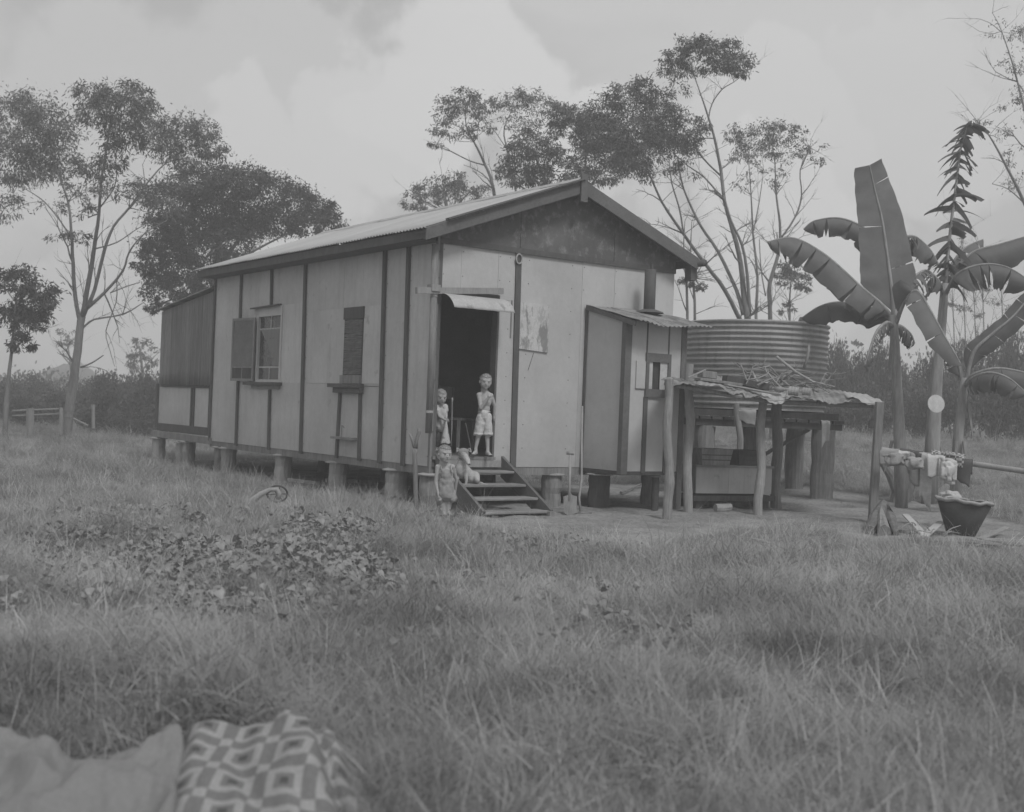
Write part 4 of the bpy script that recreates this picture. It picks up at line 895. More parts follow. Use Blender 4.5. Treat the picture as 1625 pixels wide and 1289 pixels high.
# ------------------------------------------------------------------ shrubs
def shrub_protos(n=4):
    out_ = []
    for q in range(n):
        L = Leaves()
        for j in range(9):
            a = random.uniform(0, 6.28); r = random.uniform(0, .62)
            sprays(L, (r * math.cos(a), r * math.sin(a), random.uniform(.25, .72)), (.38, .38, .30), 26, 22, .07, .035, droop=-.2, sub=.25, hollow=.4)
        c = np.concatenate(L.c); keep = c[:, 2] > .0
        L.c = [c[keep]]; L.d = [np.concatenate(L.d)[keep]]; L.l = [np.concatenate(L.l)[keep]]; L.w = [np.concatenate(L.w)[keep]]
        d = L.d[0]; cc = L.c[0]
        o = L.build('foliage', M['shrubm']); me = o.data; bpy.data.objects.remove(o)
        T = MB()
        for j in range(7):
            e_ = Vector((random.uniform(-.6, .6), random.uniform(-.6, .6), random.uniform(.5, .9))); T.tube(curve((e_.x * .1, e_.y * .1, -.05), e_, 4, .05), [.018, .015, .012, .008, .004], 4)
        out_.append((me, T.mesh('stem', M['bark'], True)))
    return out_
SP = shrub_protos()
def shrub(x, ytop, D, wpx, label, group, q=None, dz=0):
    p = P(x, ytop, D); gz = float(hgt(p.x, p.y)); H = p.z - gz + dz; W_ = wpx * D / F / 2
    me, st = SP[random.randrange(len(SP)) if q is None else q]
    root = thing('shrub', label, 'shrub', (p.x, p.y, gz - .03), random.uniform(0, 6.28), group); root.scale = (W_, W_ * .9, H / .98)
    link('foliage', me, root); link('stem', st, root)
SL = []; UNDERG = 'low shrubs behind the cottage'
LEFTG, RIGHTG = 'shrubs along the far side of the left paddock', 'shrubs along the far side of the right paddock'
ll_ = 'one of the rounded dark shrubs massed beyond the grass on the left'
rl_ = 'one of the rounded grey shrubs massed beyond the grass on the right'
for (x, y, D, w_) in ((10, 600, 44, 120), (70, 597, 46, 110), (130, 600, 45, 110), (185, 592, 44, 110), (235, 588, 42, 110), (285, 600, 42, 110), (40, 625, 38, 100), (150, 640, 36, 90), (175, 620, 36, 90), (215, 615, 35, 100), (255, 610, 35, 90), (310, 620, 38, 100), (195, 650, 34, 70), (240, 640, 33.5, 80), (90, 618, 40, 100)):
    SL.append((x, y, D, w_, LEFTG))
for (x, y, D, w_) in ((1100, 600, 46, 110), (1160, 600, 46, 110), (1230, 585, 45, 110), (1290, 560, 44, 110), (1335, 545, 42, 90), (1365, 560, 40, 80), (1395, 540, 42, 70), (1430, 570, 40, 100), (1480, 560, 42, 100), (1530, 545, 42, 110), (1580, 540, 42, 110), (1625, 530, 42, 110), (1345, 610, 36, 110), (1300, 620, 37, 90), (1400, 615, 36, 110), (1460, 610, 37, 110), (1520, 600, 36, 110), (1580, 590, 36, 120), (1640, 590, 36, 110)):
    SL.append((x, y, D, w_, RIGHTG))
for (x, y, D, w_) in ((480, 655, 52, 140), (600, 655, 52, 140), (720, 655, 54, 140), (850, 655, 54, 160), (980, 655, 54, 140)):
    SL.append((x, y, D, w_, UNDERG))
ORD = ['first', 'second', 'third', 'fourth', 'fifth', 'sixth', 'seventh', 'eighth', 'ninth', 'tenth', 'eleventh', 'twelfth', 'thirteenth']
for g_n, split, txt in ((LEFTG, 41.5, 'dark rounded shrubs left of the cottage'), (RIGHTG, 39, 'grey rounded shrubs right of the cottage'), (UNDERG, 0, 'low shrubs behind the cottage')):
    for back in (True, False):
        row = sorted([q for q in SL if q[4] == g_n and (q[2] >= split) == back])
        for i_, q in enumerate(row):
            rn = '' if g_n == UNDERG else ('back row of ' if back else 'front row of ')
            shrub(q[0], q[1], q[2], q[3], ORD[i_] + ' from the left in the ' + rn + txt, g_n)
# far scrub that reads as one mass
def far_scrub():
    L = Leaves()
    for i in range(260):
        x = random.uniform(-70, 75); y = random.uniform(62, 110); h = random.uniform(1.6, 3.2) * (1.35 if x > 15 else .8)
        z = float(hgt(x, y)); sprays(L, (x, y, z + h * .5), (random.uniform(1.5, 3), 2, h * .55), 26, 9, .32, .2, droop=-.1, sub=.28)
    tag(L.build('far_scrub', M['shrubm']), kind='stuff')
far_scrub()

# ------------------------------------------------------------------ banana plants
def banana_leaf(root, inv, mid, hw, droopL=.3, droopR=.3, tatter=.3, face=None, name='leaf', gap=.0, tipcut=.12, jag=.10, segs=36, width_fn=None, hang=0.0):
    """mid: list of world points of the midrib; hw half width; face: vector the upper side looks to"""
    pts = []; n = len(mid)
    for i in range(n - 1):
        for t in np.linspace(0, 1, max(2, segs // (n - 1)), endpoint=False):
            p0 = mid[max(i - 1, 0)]; p1 = mid[i]; p2 = mid[i + 1]; p3 = mid[min(i + 2, n - 1)]
            pts.append(.5 * ((2 * p1) + (-p0 + p2) * t + (2 * p0 - 5 * p1 + 4 * p2 - p3) * t * t + (-p0 + 3 * p1 - 3 * p2 + p3) * t ** 3))
    pts.append(mid[-1]); m = len(pts)
    bl = MB(); dn = Vector((0, 0, -1))
    for sgn, dr in ((-1, droopL), (1, droopR)):
        i = int(m * .12)
        while i < m - 1:
            gl = random.choice((1, 1, 2, 3)) if tatter > .8 else random.choice((2, 3, 4, 6, 8)) if tatter > .3 else random.choice((5, 9, 12, 16))
            j = min(m - 1, i + gl); twist = random.uniform(-1, 1) * .22 * tatter; sh = random.uniform(0, jag) * (1.6 if random.random() < .2 else 1)
            rows = []
            for q in range(i, j + 1):
                t = q / (m - 1); tg = (pts[min(q + 1, m - 1)] - pts[max(q - 1, 0)]).normalized()
                f = Vector(face) if face is not None else Vector((0, 0, 1))
                side = tg.cross(f); side = side.normalized() if side.length > .05 else tg.orthogonal().normalized()
                nrm = side.cross(tg).normalized()
                tt = min(1, max(0.001, (t - .12) / .88))
                wf = (math.sin(math.pi * min(1, tt * .5 + .02 + (.42 if tt > .16 else tt * 2.6))) if False else min(1, (tt / .14) ** .6 if tt < .14 else 1) * (1 - max(0, (tt - .72) / .28) ** 2 * (1 - tipcut)))
                if width_fn: wf = width_fn(tt)
                wq = hw * wf * (1 - sh) * random.uniform(1 - jag * .5, 1)
                gg = (gap or .16 * min(1, tatter * 1.6)) * (1 if q == i else -1 if q == j else 0)
                row = []
                for c in range(5):
                    u = c / 4; ang = dr * (.4 + .8 * u) + twist * u
                    p = pts[q] + side * sgn * wq * u * math.cos(ang) + (nrm * -1 * (1 - hang) + dn * hang) * wq * u * math.sin(ang) + tg * (gg * u * wq) + tg * (wq * .14 * u)
                    p += nrm * .012 * math.sin(q * 1.3) * u
                    row.append(p - inv)
                rows.append(row)
            b0 = len(bl.v)
            for r in rows: bl.v += [tuple(v) for v in r]
            for a in range(len(rows) - 1):
                for c in range(4):
                    v = b0 + a * 5 + c; bl.f.append((v, v + 1, v + 6, v + 5))
            i = j
    o = bl.build(name, M['banana'], root, smooth=True)
    r = MB(); r.tube([p - inv for p in pts], [.035 * (1 - .8 * i / m) for i in range(m)], 6); r.build('midrib', M['bstem'], o, smooth=True)
    return o
def comb_leaf(root, inv, mid, L0):
    """torn leaf: the blade split into narrow strips that hang to both sides of the midrib"""
    pts = []; n = len(mid)
    for i in range(n - 1):
        for t in np.linspace(0, 1, 9, endpoint=False): pts.append(mid[i].lerp(mid[i + 1], t))
    pts.append(mid[-1]); m = len(pts); b = MB()
    for q in range(4, m):
        t = q / (m - 1)
        for sgn in (-1, 1):
            for rep in range(1):
                if random.random() < .16: continue
                L = L0 * (1.1 - .60 * t) * random.uniform(.35, 1.25); wd = random.uniform(.03, .12)
                up_ = random.uniform(-.6, .5); yy = random.uniform(-.35, .35)
                d = Vector((sgn * .9, yy, up_ - .2)).normalized(); p = pts[q] + Vector((0, 0, random.uniform(-.04, .04))); rows = []
                for c in range(6):
                    u = c / 5; ww = wd * (1 - u * .75) / 2
                    rows.append((p + Vector((0, yy * .2, ww)), p + Vector((0, -yy * .2, -ww)))); d = (d + Vector((0, 0, -.17))).normalized(); p = p + d * L / 5
                b0 = len(b.v)
                for r in rows: b.v += [tuple(r[0] - inv), tuple(r[1] - inv)]
                for c in range(5): v = b0 + 2 * c; b.f.append((v, v + 1, v + 3, v + 2))
    o = b.build('torn_leaf', M['banana'], root); r = MB(); r.tube([p - inv for p in pts], [.03 * (1 - .75 * i / m) for i in range(m)], 6); r.build('midrib', M['bstem'], o, smooth=True)
def banana(label, D, stem, leaves):
    b = P(stem[0][0], stem[0][1], D); gz = float(hgt(b.x, b.y)); root = thing('banana_plant', label, 'banana plant', (b.x, b.y, gz)); inv = Vector(root.location)
    s = MB(); pts = [P(x, y, D) - inv for x, y, r in stem]; pts[0].z = -.05
    s.tube(pts, [r * .74 for _, _, r in stem], 14, jit=.03); s.build('pseudostem', M['bstem'], root, smooth=True)
    # loose sheaths round the stem
    for i in range(4):
        q = random.randrange(1, len(pts) - 1); a = random.uniform(0, 6.28); r = stem[q][2]
        v = Vector((math.cos(a) * r, math.sin(a) * r - .02, 0)); sh = MB(); sh.tube([pts[q] + v, pts[q] + v * 1.4 + Vector((0, 0, -.25)), pts[q] + v * 1.9 + Vector((0, 0, -.5))], [.03, .025, .004], 4); sh.build('dry_sheath', M['bstem'], root)
    for kw in leaves:
        kw = dict(kw); mid = [P(x, y, D + d) for x, y, d in kw.pop('mid')]
        if kw.get('comb'): comb_leaf(root, inv, mid, kw['comb']); continue
        kw['hw'] = kw['hw'] * D / F
        banana_leaf(root, inv, mid, **kw)
    return root
banana('front banana plant with one huge upright leaf, right of the water tank', 18.0,
 [(1432, 770, .13), (1428, 700, .12), (1424, 620, .105), (1420, 540, .09), (1417, 500, .085)],
 [dict(mid=[(1418, 520, 0), (1416, 470, -.02), (1410, 420, -.05), (1400, 350, -.1), (1388, 300, -.15), (1380, 262, -.25)], hw=50, droopL=.10, droopR=.15, tatter=.1, face=(.12, -1, .1), jag=.04, tipcut=.9,
       width_fn=lambda t: min(1, (t / .18) ** .7) * (1 - .50 * max(0, (t - .22) / .78))),
  dict(mid=[(1416, 510, 0), (1405, 490, 0), (1360, 450, -.1), (1310, 405, -.15), (1260, 378, -.2), (1218, 384, -.25)], hw=44, droopL=1.15, droopR=1.3, tatter=.4, jag=.14),
  dict(mid=[(1418, 505, 0), (1412, 440, .35), (1385, 375, .6), (1340, 348, .7), (1295, 350, .8), (1275, 364, .85)], hw=34, droopL=1.25, droopR=1.35, tatter=.6, jag=.15),
  dict(mid=[(1418, 520, 0), (1405, 502, .1), (1370, 485, .2), (1330, 480, .2), (1300, 487, .2), (1272, 505, .2)], hw=32, droopL=1.2, droopR=1.4, tatter=.2, jag=.06),
  dict(mid=[(1420, 505, 0), (1425, 440, .2), (1432, 385, .3), (1450, 375, .35), (1475, 395, .4), (1490, 420, .45)], hw=34, droopL=1.0, droopR=1.2, tatter=.5, jag=.2),
  dict(mid=[(1420, 520, 0), (1435, 480, -.2), (1455, 462, -.4), (1475, 490, -.6), (1500, 535, -.8), (1526, 580, -.9)], hw=30, droopL=.9, droopR=.5, tatter=.15, jag=.06, face=(.5, -.8, .4)),
  dict(mid=[(1417, 520, 0), (1408, 512, -.2), (1392, 525, -.35), (1380, 555, -.45), (1372, 580, -.5)], hw=26, droopL=1.3, droopR=1.4, tatter=.9, jag=.3, hang=.8),
  dict(mid=[(1421, 520, 0), (1430, 518, .1), (1445, 530, .2), (1452, 545, .2)], hw=26, droopL=1.1, droopR=1.3, tatter=.7, jag=.25, hang=.5)])
banana('tall banana plant behind the first, with a ragged comb-like torn leaf', 18.9,
 [(1476, 770, .17), (1480, 700, .155), (1486, 600, .13), (1494, 520, .10), (1500, 450, .085)],
 [dict(mid=[(1500, 460, 0), (1504, 410, -.05), (1510, 350, -.08), (1518, 290, -.08), (1524, 240, -.06), (1534, 203, -.04), (1546, 200, 0)], comb=.50),
  dict(mid=[(1500, 470, 0), (1515, 430, .1), (1545, 400, .1), (1585, 388, .1), (1640, 372, .1)], hw=44, droopL=1.15, droopR=1.25, tatter=.3, jag=.12),
  dict(mid=[(1498, 470, 0), (1488, 445, -.2), (1470, 430, -.4), (1450, 440, -.6), (1438, 462, -.7)], hw=36, droopL=1.0, droopR=1.1, tatter=.7, jag=.25),
  dict(mid=[(1500, 470, 0), (1520, 435, -.3), (1560, 420, -.5), (1600, 425, -.6), (1640, 450, -.7)], hw=42, droopL=1.2, droopR=1.3, tatter=.5, jag=.2),
  dict(mid=[(1500, 465, 0), (1505, 430, .3), (1530, 395, .4), (1560, 380, .5)], hw=30, droopL=1.0, droopR=1.0, tatter=.8, jag=.3)])
banana('shorter young banana plant nearest the right edge, behind the black tub', 17.2,
 [(1516, 765, .11), (1520, 700, .10), (1526, 640, .085), (1532, 600, .075)],
 [dict(mid=[(1532, 610, 0), (1545, 560, -.1), (1575, 530, -.2), (1610, 500, -.3), (1650, 450, -.4)], hw=24, droopL=.5, droopR=.7, tatter=.1, jag=.04, face=(-.3, -.8, .5)),
  dict(mid=[(1532, 610, 0), (1545, 595, -.2), (1580, 585, -.4), (1620, 590, -.5), (1650, 600, -.6)], hw=34, droopL=1.1, droopR=1.2, tatter=.3, jag=.1),
  dict(mid=[(1532, 612, 0), (1545, 600, -.4), (1570, 592, -.7), (1600, 600, -.9), (1630, 625, -1.0)], hw=34, droopL=1.0, droopR=1.2, tatter=.5, jag=.2),
  dict(mid=[(1530, 610, 0), (1520, 575, .1), (1508, 550, .2), (1490, 545, .3)], hw=22, droopL=.9, droopR=1.1, tatter=.6, jag=.2)])
# ------------------------------------------------------------------ grass (nobody could count it): tufts scattered over the ground
def scatter(name, tufts, pos, idx, rot, scl, m):
    """one object: its mesh holds the tuft shapes and the points they stand on"""
    V = []; Fc = []; isp = []; var_ = []
    for k_, (tv, tf) in enumerate(tufts):
        n0 = len(V); V += [tuple(v) for v in tv]; Fc += [tuple(i + n0 for i in f) for f in tf]; isp += [0] * len(tv); var_ += [k_] * len(tv)
    nt_ = len(V); n = len(pos)
    me = bpy.data.meshes.new(name); me.from_pydata(V, [], Fc)
    me.vertices.add(n)
    co = np.zeros((nt_ + n) * 3, np.float32); me.vertices.foreach_get('co', co); co = co.reshape(-1, 3); co[nt_:] = pos; me.vertices.foreach_set('co', co.ravel())
    def attr(nm, typ, a, key='value'):
        A = me.attributes.new(nm, typ, 'POINT'); A.data.foreach_set(key, np.ascontiguousarray(a).ravel())
    attr('isp', 'INT', np.concatenate([np.array(isp), np.ones(n)]).astype(np.int32)); attr('var', 'INT', np.concatenate([np.array(var_), -np.ones(n)]).astype(np.int32))
    attr('idx', 'INT', np.concatenate([np.zeros(nt_), idx]).astype(np.int32))
    attr('scl', 'FLOAT', np.concatenate([np.ones(nt_), scl]).astype(np.float32)); attr('rot', 'FLOAT_VECTOR', np.concatenate([np.zeros((nt_, 3)), rot]).astype(np.float32), 'vector')
    me.materials.append(m); me.update()
    o = link(name, me); tag(o, kind='stuff')
    g = bpy.data.node_groups.new(name, 'GeometryNodeTree'); g.interface.new_socket('Geometry', in_out='INPUT', socket_type='NodeSocketGeometry'); g.interface.new_socket('Geometry', in_out='OUTPUT', socket_type='NodeSocketGeometry')
    gi = g.nodes.new('NodeGroupInput'); go = g.nodes.new('NodeGroupOutput'); L = g.links.new
    def named(nm, dt):
        q = g.nodes.new('GeometryNodeInputNamedAttribute'); q.data_type = dt; q.inputs['Name'].default_value = nm; return q.outputs['Attribute']
    def sep(geo, nm, val):
        c = g.nodes.new('FunctionNodeCompare'); c.data_type = 'INT'; c.operation = 'EQUAL'; L(named(nm, 'INT'), c.inputs[2]); c.inputs[3].default_value = val
        s = g.nodes.new('GeometryNodeSeparateGeometry'); s.domain = 'POINT'; L(geo, s.inputs['Geometry']); L(c.outputs[0], s.inputs['Selection']); return s.outputs['Selection']
    ptg = sep(gi.outputs[0], 'isp', 1)
    g2i = g.nodes.new('GeometryNodeGeometryToInstance')
    for k_ in range(len(tufts)): L(sep(gi.outputs[0], 'var', k_), g2i.inputs[0])
    ip = g.nodes.new('GeometryNodeInstanceOnPoints'); L(ptg, ip.inputs['Points']); L(g2i.outputs[0], ip.inputs['Instance']); ip.inputs['Pick Instance'].default_value = True
    L(named('idx', 'INT'), ip.inputs['Instance Index']); L(named('rot', 'FLOAT_VECTOR'), ip.inputs['Rotation']); L(named('scl', 'FLOAT'), ip.inputs['Scale'])
    L(ip.outputs[0], go.inputs[0])
    o.modifiers.new('scatter', 'NODES').node_group = g
    return o
def tuft(nb, h, spread, bend, wd, seg=4, base=.03):
    V = []; Fc = []
    for _ in range(nb):
        a = random.uniform(0, 6.28); lean = random.uniform(.1, 1) * spread; hh = h * random.uniform(.45, 1.15); bx, by = random.gauss(0, base), random.gauss(0, base)
        dx, dy = math.cos(a), math.sin(a); a2 = a + random.uniform(-.5, .5); ex, ey = math.cos(a2), math.sin(a2)
        px_, py_ = -dy, dx; w0 = wd * random.uniform(.6, 1.3); n0 = len(V); bd = bend * random.uniform(.3, 1.4)
        for s in range(seg + 1):
            t = s / seg; r = hh * (lean * t + bd * t * t); z = hh * (t - .42 * bd * t * t * (1 + .3 * lean))
            x = bx + dx * hh * lean * t + ex * hh * bd * t * t; y = by + dy * hh * lean * t + ey * hh * bd * t * t; ww = w0 * (1 - t) ** .7 / 2
            if s < seg: V += [(x - px_ * ww, y - py_ * ww, z), (x + px_ * ww, y + py_ * ww, z)]
            else: V.append((x, y, z))
        for s in range(seg - 1): q = n0 + 2 * s; Fc.append((q, q + 1, q + 3, q + 2))
        q = n0 + 2 * (seg - 1); Fc.append((q, q + 1, q + 2))
    return V, Fc
def pts_in_view(n, d0, d1, marg=1.13, power=1.0):
    """points over a fan of ground a little wider than the view"""
    u = rng.uniform(0, 1, n); D = np.sqrt(d0 ** 2 + u * (d1 ** 2 - d0 ** 2)) if power == 1 else d0 + (d1 - d0) * u ** power
    x = rng.uniform(-1, 1, n) * D * .43 * marg + rng.normal(0, .3, n); return x, D
PATCH1 = gpoly([(150, 905), (240, 880), (340, 870), (430, 872), (520, 880), (600, 905), (640, 940), (600, 985), (500, 995), (400, 1000), (300, 985), (220, 960)])
PATCH2 = gpoly([(470, 870), (480, 850), (540, 842), (605, 850), (600, 875), (540, 885)])
PATCH3 = gpoly([(0, 860), (120, 840), (230, 800), (330, 830), (330, 880), (200, 900), (120, 1000), (0, 1060)])
def gnoise(x, y, s): 
    return np.array([noise.noise((float(a) * s, float(b) * s, 3.7)) for a, b in zip(x, y)])
def make_grass():
    tufts = [tuft(150, .17, .7, .7, .0036, base=.085), tuft(140, .20, .55, .9, .0034, base=.085), tuft(165, .14, .9, .6, .0038, base=.095), tuft(120, .24, .45, 1.0, .0033, base=.08), tuft(180, .12, 1.0, .4, .0038, base=.10), tuft(150, .18, .8, .8, .0035, base=.09), tuft(140, .15, .8, 1.0, .0036, base=.095)]
    X = []; Y = []; 
    for n, a, b in ((4600, 3.0, 8.5), (5600, 8.5, 15.5), (3600, 15.5, 27), (1900, 27, 45)):
        x, y = pts_in_view(n, a, b); X.append(x); Y.append(y)
    x = np.concatenate(X); y = np.concatenate(Y)
    n1_ = gnoise(x, y, .9); n2_ = gnoise(x + 40, y, 2.6)
    d = dirtmask(x, y); inp = inpoly(x, y, PATCH1) | inpoly(x, y, PATCH2); in3 = inpoly(x, y, PATCH3)
    hx, hy = houseloc(x, y); inhouse = (hx > -.0) & (hx < 4.3) & (hy > -.1) & (hy < 9.6)
    keep = ~d | (rng.uniform(0, 1, len(x)) < .025); keep &= ~(inp & (rng.uniform(0, 1, len(x)) < .35)); keep &= ~(in3 & (rng.uniform(0, 1, len(x)) < .3)); keep &= ~(inhouse & (rng.uniform(0, 1, len(x)) < .93))
    keep &= (n2_ > -.42) | (rng.uniform(0, 1, len(x)) < .4)
    # clear of the blanket on the ground
    keep &= ~((y < 4.22) & (x < -.20 - .22 * (y - 2.6)))
    x, y, n1_, n2_, inp, in3, d = [a[keep] for a in (x, y, n1_, n2_, inp, in3, d)]
    z = hgt(x, y) - .012
    D = y
    s = (.62 + .75 * np.clip(n1_ + .35, 0, 1) + .35 * np.clip(n2_, -.5, .5)) * rng.uniform(.7, 1.25, len(x))
    dh_ = np.maximum(np.maximum(-hx[keep], hx[keep] - 4.0), np.maximum(-hy[keep], hy[keep] - 9.6)); s *= np.where(dh_ < 1.3, .55 + .35 * np.clip(dh_, 0, 1.3), 1)
    s *= 1 - .14 * (1 - sstep(6, 9, y))
    s *= 1 - .50 * sstep(9.8, 11.5, y) * (1 - sstep(15.5, 18, y)) * sstep(-1.0, .4, x)
    s *= np.where(inp, .7, 1) * np.where(in3, .75, 1) * np.where(d, .6, 1)
    s *= 1 + .5 * sstep(16, 32, D) ; s *= 1 - .22 * sstep(10, 13, D) * (1 - sstep(15, 18, D))
    s *= 1 + .35 * np.exp(-((x - 2.8) ** 2 / 2 + (y - 9.3) ** 2 / 1.5))
    lean = gnoise(x - 17, y + 9, .6)
    rx = .6 * lean + rng.normal(0, .26, len(x)); ry = .6 * gnoise(x + 7, y + 29, .6) + .1 + rng.normal(0, .26, len(x))
    rot = np.stack([rx, ry, rng.uniform(0, 6.28, len(x))], 1)
    rot[:, 2] = rng.uniform(0, 6.28, len(x))
    idx = rng.integers(0, len(tufts), len(x)); idx = np.where(n1_ < -.15, np.where(rng.uniform(0, 1, len(x)) < .6, 4, idx), idx)
    scl_jit = rng.uniform(.8, 1.25, len(x)); s = s * scl_jit
    scatter('grass', tufts, np.stack([x, y, z], 1), idx, rot, s, M['grass'])
    # pale dry stalks
    tf = [tuft(5, .30, .5, .5, .0040), tuft(4, .36, .35, .7, .0038), tuft(6, .24, .9, .3, .0042)]
    x, y = pts_in_view(11000, 3.2, 26, power=.9)
    k_ = ~dirtmask(x, y) & ~((x < -.35) & (y < 4.6)); hx, hy = houseloc(x, y); k_ &= ~((hx > -.05) & (hx < 4.3) & (hy > -.3) & (hy < 9.6)); x = x[k_]; y = y[k_]
    scatter('dry_grass', tf, np.stack([x, y, hgt(x, y) - .01], 1), rng.integers(0, 3, len(x)), np.stack([rng.normal(0, .3, len(x)), rng.normal(0, .3, len(x)), rng.uniform(0, 6.28, len(x))], 1), rng.uniform(.6, 1.2, len(x)), M['straw'])
make_grass()
def weeds():
    def leafy(n, r, h):
        V = []; Fc = []
        for _ in range(n):
            a = random.uniform(0, 6.28); rr = random.uniform(0, r); cx_, cy_, cz = rr * math.cos(a), rr * math.sin(a), h * random.uniform(.3, 1)
            ya = random.uniform(0, 6.28); L_ = random.uniform(.018, .034); pit = random.uniform(-.9, .7)
            zz = random.uniform(-.7, .5); d = Vector((math.cos(ya), math.sin(ya), zz)).normalized(); s = (Vector((-math.sin(ya), math.cos(ya), random.uniform(-.6, .6)))); s = (s - d * s.dot(d)).normalized(); up_ = d.cross(s); up_ = up_ if up_.z > 0 else -up_
            n0 = len(V)
            sh = [(0, 0, 0), (.25, .75, .1), (.7, .8, .05), (1.3, .35, -.12), (1.7, 0, -.3)]
            pv = []
            for u, w_, z_ in sh: pv.append(Vector((cx_, cy_, cz)) + d * L_ * u + up_ * (L_ * z_))
            V += [tuple(p) for p in pv]
            lft = [pv[i] + s * L_ * sh[i][1] + up_ * L_ * .18 * sh[i][1] for i in (1, 2, 3)]; rgt = [pv[i] - s * L_ * sh[i][1] + up_ * L_ * .18 * sh[i][1] for i in (1, 2, 3)]
            V += [tuple(p) for p in lft + rgt]
            for o_ in (5, 8):
                q = [(0, 1, o_), (1, 2, o_ + 1, o_), (2, 3, o_ + 2, o_ + 1), (3, 4, o_ + 2)]
                Fc += [tuple(n0 + i for i in f) for f in q]
        return V, Fc
    tf = [leafy(11, .09, .11), leafy(13, .11, .14), leafy(9, .08, .08)]
    x, y = pts_in_view(60000, 5, 13); a = inpoly(x + .1 * wob(x, y, 2), y + .15 * wob(y, x, 2), PATCH1); b = inpoly(x, y, PATCH2); c = inpoly(x, y, PATCH3)
    q = rng.uniform(0, 1, len(x)); nz = gnoise(x, y, 1.6)
    k_ = (a & (q < .26) & (nz > -.25)) | (b & (q < .4)) | (c & (q < .08) & (nz > .0)) | ((q < .012) & (x < 1.2) & (y > 6)); k_ &= ~dirtmask(x, y)
    x = x[k_]; y = y[k_]
    scatter('broad_leaved_weeds', tf, np.stack([x, y, hgt(x, y)], 1), rng.integers(0, 3, len(x)), np.stack([rng.normal(0, .2, len(x)), rng.normal(0, .2, len(x)), rng.uniform(0, 6.28, len(x))], 1), rng.uniform(.6, 1.25, len(x)), M['weed'])
weeds()
# ------------------------------------------------------------------ front steps
st = thing('front_steps', 'open timber steps with two slanting stringers leading up to the dark doorway', 'steps', HC, HA)
SX0, SX1 = .03, 1.0; RUN = 1.06; TOP = ZF + .0
def strz(y): return TOP * (1 + y / RUN)
for x in (SX0, SX1):
    MB().prism([(x, -.065, TOP + .02), (x, -.065, TOP - .24), (x, -RUN * .80, -.02), (x, -RUN - .02, -.02), (x, -RUN - .06, .06)], (.04, 0, 0)).build('stringer', M['wdark'] if False else M['barge'], st)
for (z, y0) in ((.47, -.20), (.325, -.45), (.185, -.70), (.05, -.94)):
    b = MB(); b.box((SX0 + .042, y0 - .17, z - .032), (SX1 - .002, y0 + .10, z)); b.build('tread', M['woodh'], st, bevel=.006)
MB().box((SX0 + .042, -.075, .50), (SX1 - .002, -.055, .585)).build('riser_board', M['pale'], st)
MB().box((SX1 - .04, -RUN - .10, -.05), (SX1 + .03, -RUN - .03, .045)).build('foot_block', M['wood'], st)

# ------------------------------------------------------------------ inside the doorway
def lbox(mb, c, s): return mb.box((c[0] - s[0] / 2, c[1] - s[1] / 2, c[2] - s[2] / 2), (c[0] + s[0] / 2, c[1] + s[1] / 2, c[2] + s[2] / 2))
ch = thing('chair', 'wooden chair half lost in the dark room behind the doorway', 'chair', HM @ Vector((.95, .95, ZF)), HA + .4)
for sx in (-.18, .18):
    for sy in (-.18, .18): lbox(MB(), (sx, sy, .22 if sy < 0 else .44), (.035, .035, .44 if sy < 0 else .88)).build('leg', M['wood'], ch)
lbox(MB(), (0, 0, .455), (.40, .40, .03)).build('seat', M['wood'], ch); lbox(MB(), (0, .18, .80), (.33, .02, .16)).build('backrest', M['wood'], ch)
tb = thing('table', 'dim table standing inside the dark room behind the doorway', 'table', HM @ Vector((.75, 1.75, ZF)), HA)
lbox(MB(), (0, 0, .74), (1.0, .6, .03)).build('tabletop', M['wood'], tb)
for sx in (-.45, .45):
    for sy in (-.25, .25): lbox(MB(), (sx, sy, .36), (.05, .05, .725)).build('leg', M['wood'], tb)
def rod(name, label, cat, pts, rad, m, n=8, knob=None):
    p0 = Vector(pts[0]); b = MB().tube([Vector(p) - p0 for p in pts], rad, n)
    o = b.build(name, M[m], smooth=True); o.location = p0; tag(o, label, cat); return o
DI = 15.0
rod('broomstick', 'thin pale upright rod with a round knob standing in the doorway', 'broomstick', [P(716, 708, 15.15), P(717, 680, 15.17), P(717.5, 640, 15.2), P(717.5, 636, 15.2), P(717.7, 633, 15.2), P(717.7, 631, 15.2)], [.006, .006, .006, .012, .015, .005], 'steel')
rod('cane', 'thin pale rod leaning aslant inside the doorway beside the boy', 'cane', [P(747, 710, 15.2), P(743, 690, 15.3), P(739, 672, 15.4)], .006, 'steel')

# ------------------------------------------------------------------ water tank on its stand
TC = P(1195, 640, 20.0); TC = Vector((TC.x, TC.y, 0)); TR = 1.155
zt1_ = P(1195, 509, 18.9).z; zt0_ = P(1195, 650, 18.9).z
tank = thing('water_tank', 'big round corrugated-iron rainwater tank on a timber stand beside the cottage', 'water tank', (TC.x, TC.y, zt0_))
H_ = zt1_ - zt0_; rings = 16
prof = []
for i in range(rings * 8 + 1):
    z = H_ * i / (rings * 8); ph = 2 * math.pi * i / 8
    prof.append((TR + .006 * noise.noise((0, 0, z * 3)) + .016 * math.cos(ph) - (.02 if z < .06 else 0) + .018 * z, z))
tk = MB().lathe(prof, (0, 0, 0), 96, jit=.004, closed=False)
body = tk.build('tank_wall', M['zinc'], tank, smooth=True)
MB().lathe([(TR - .03, -.01), (TR - .03, .015)], (0, 0, 0), 48).build('tank_floor', M['iron'], tank)
MB().lathe([(TR + .0, 0), (.35, .03), (.34, .035)], (0, 0, H_ - .02), 48).build('tank_lid', M['rust'], tank)
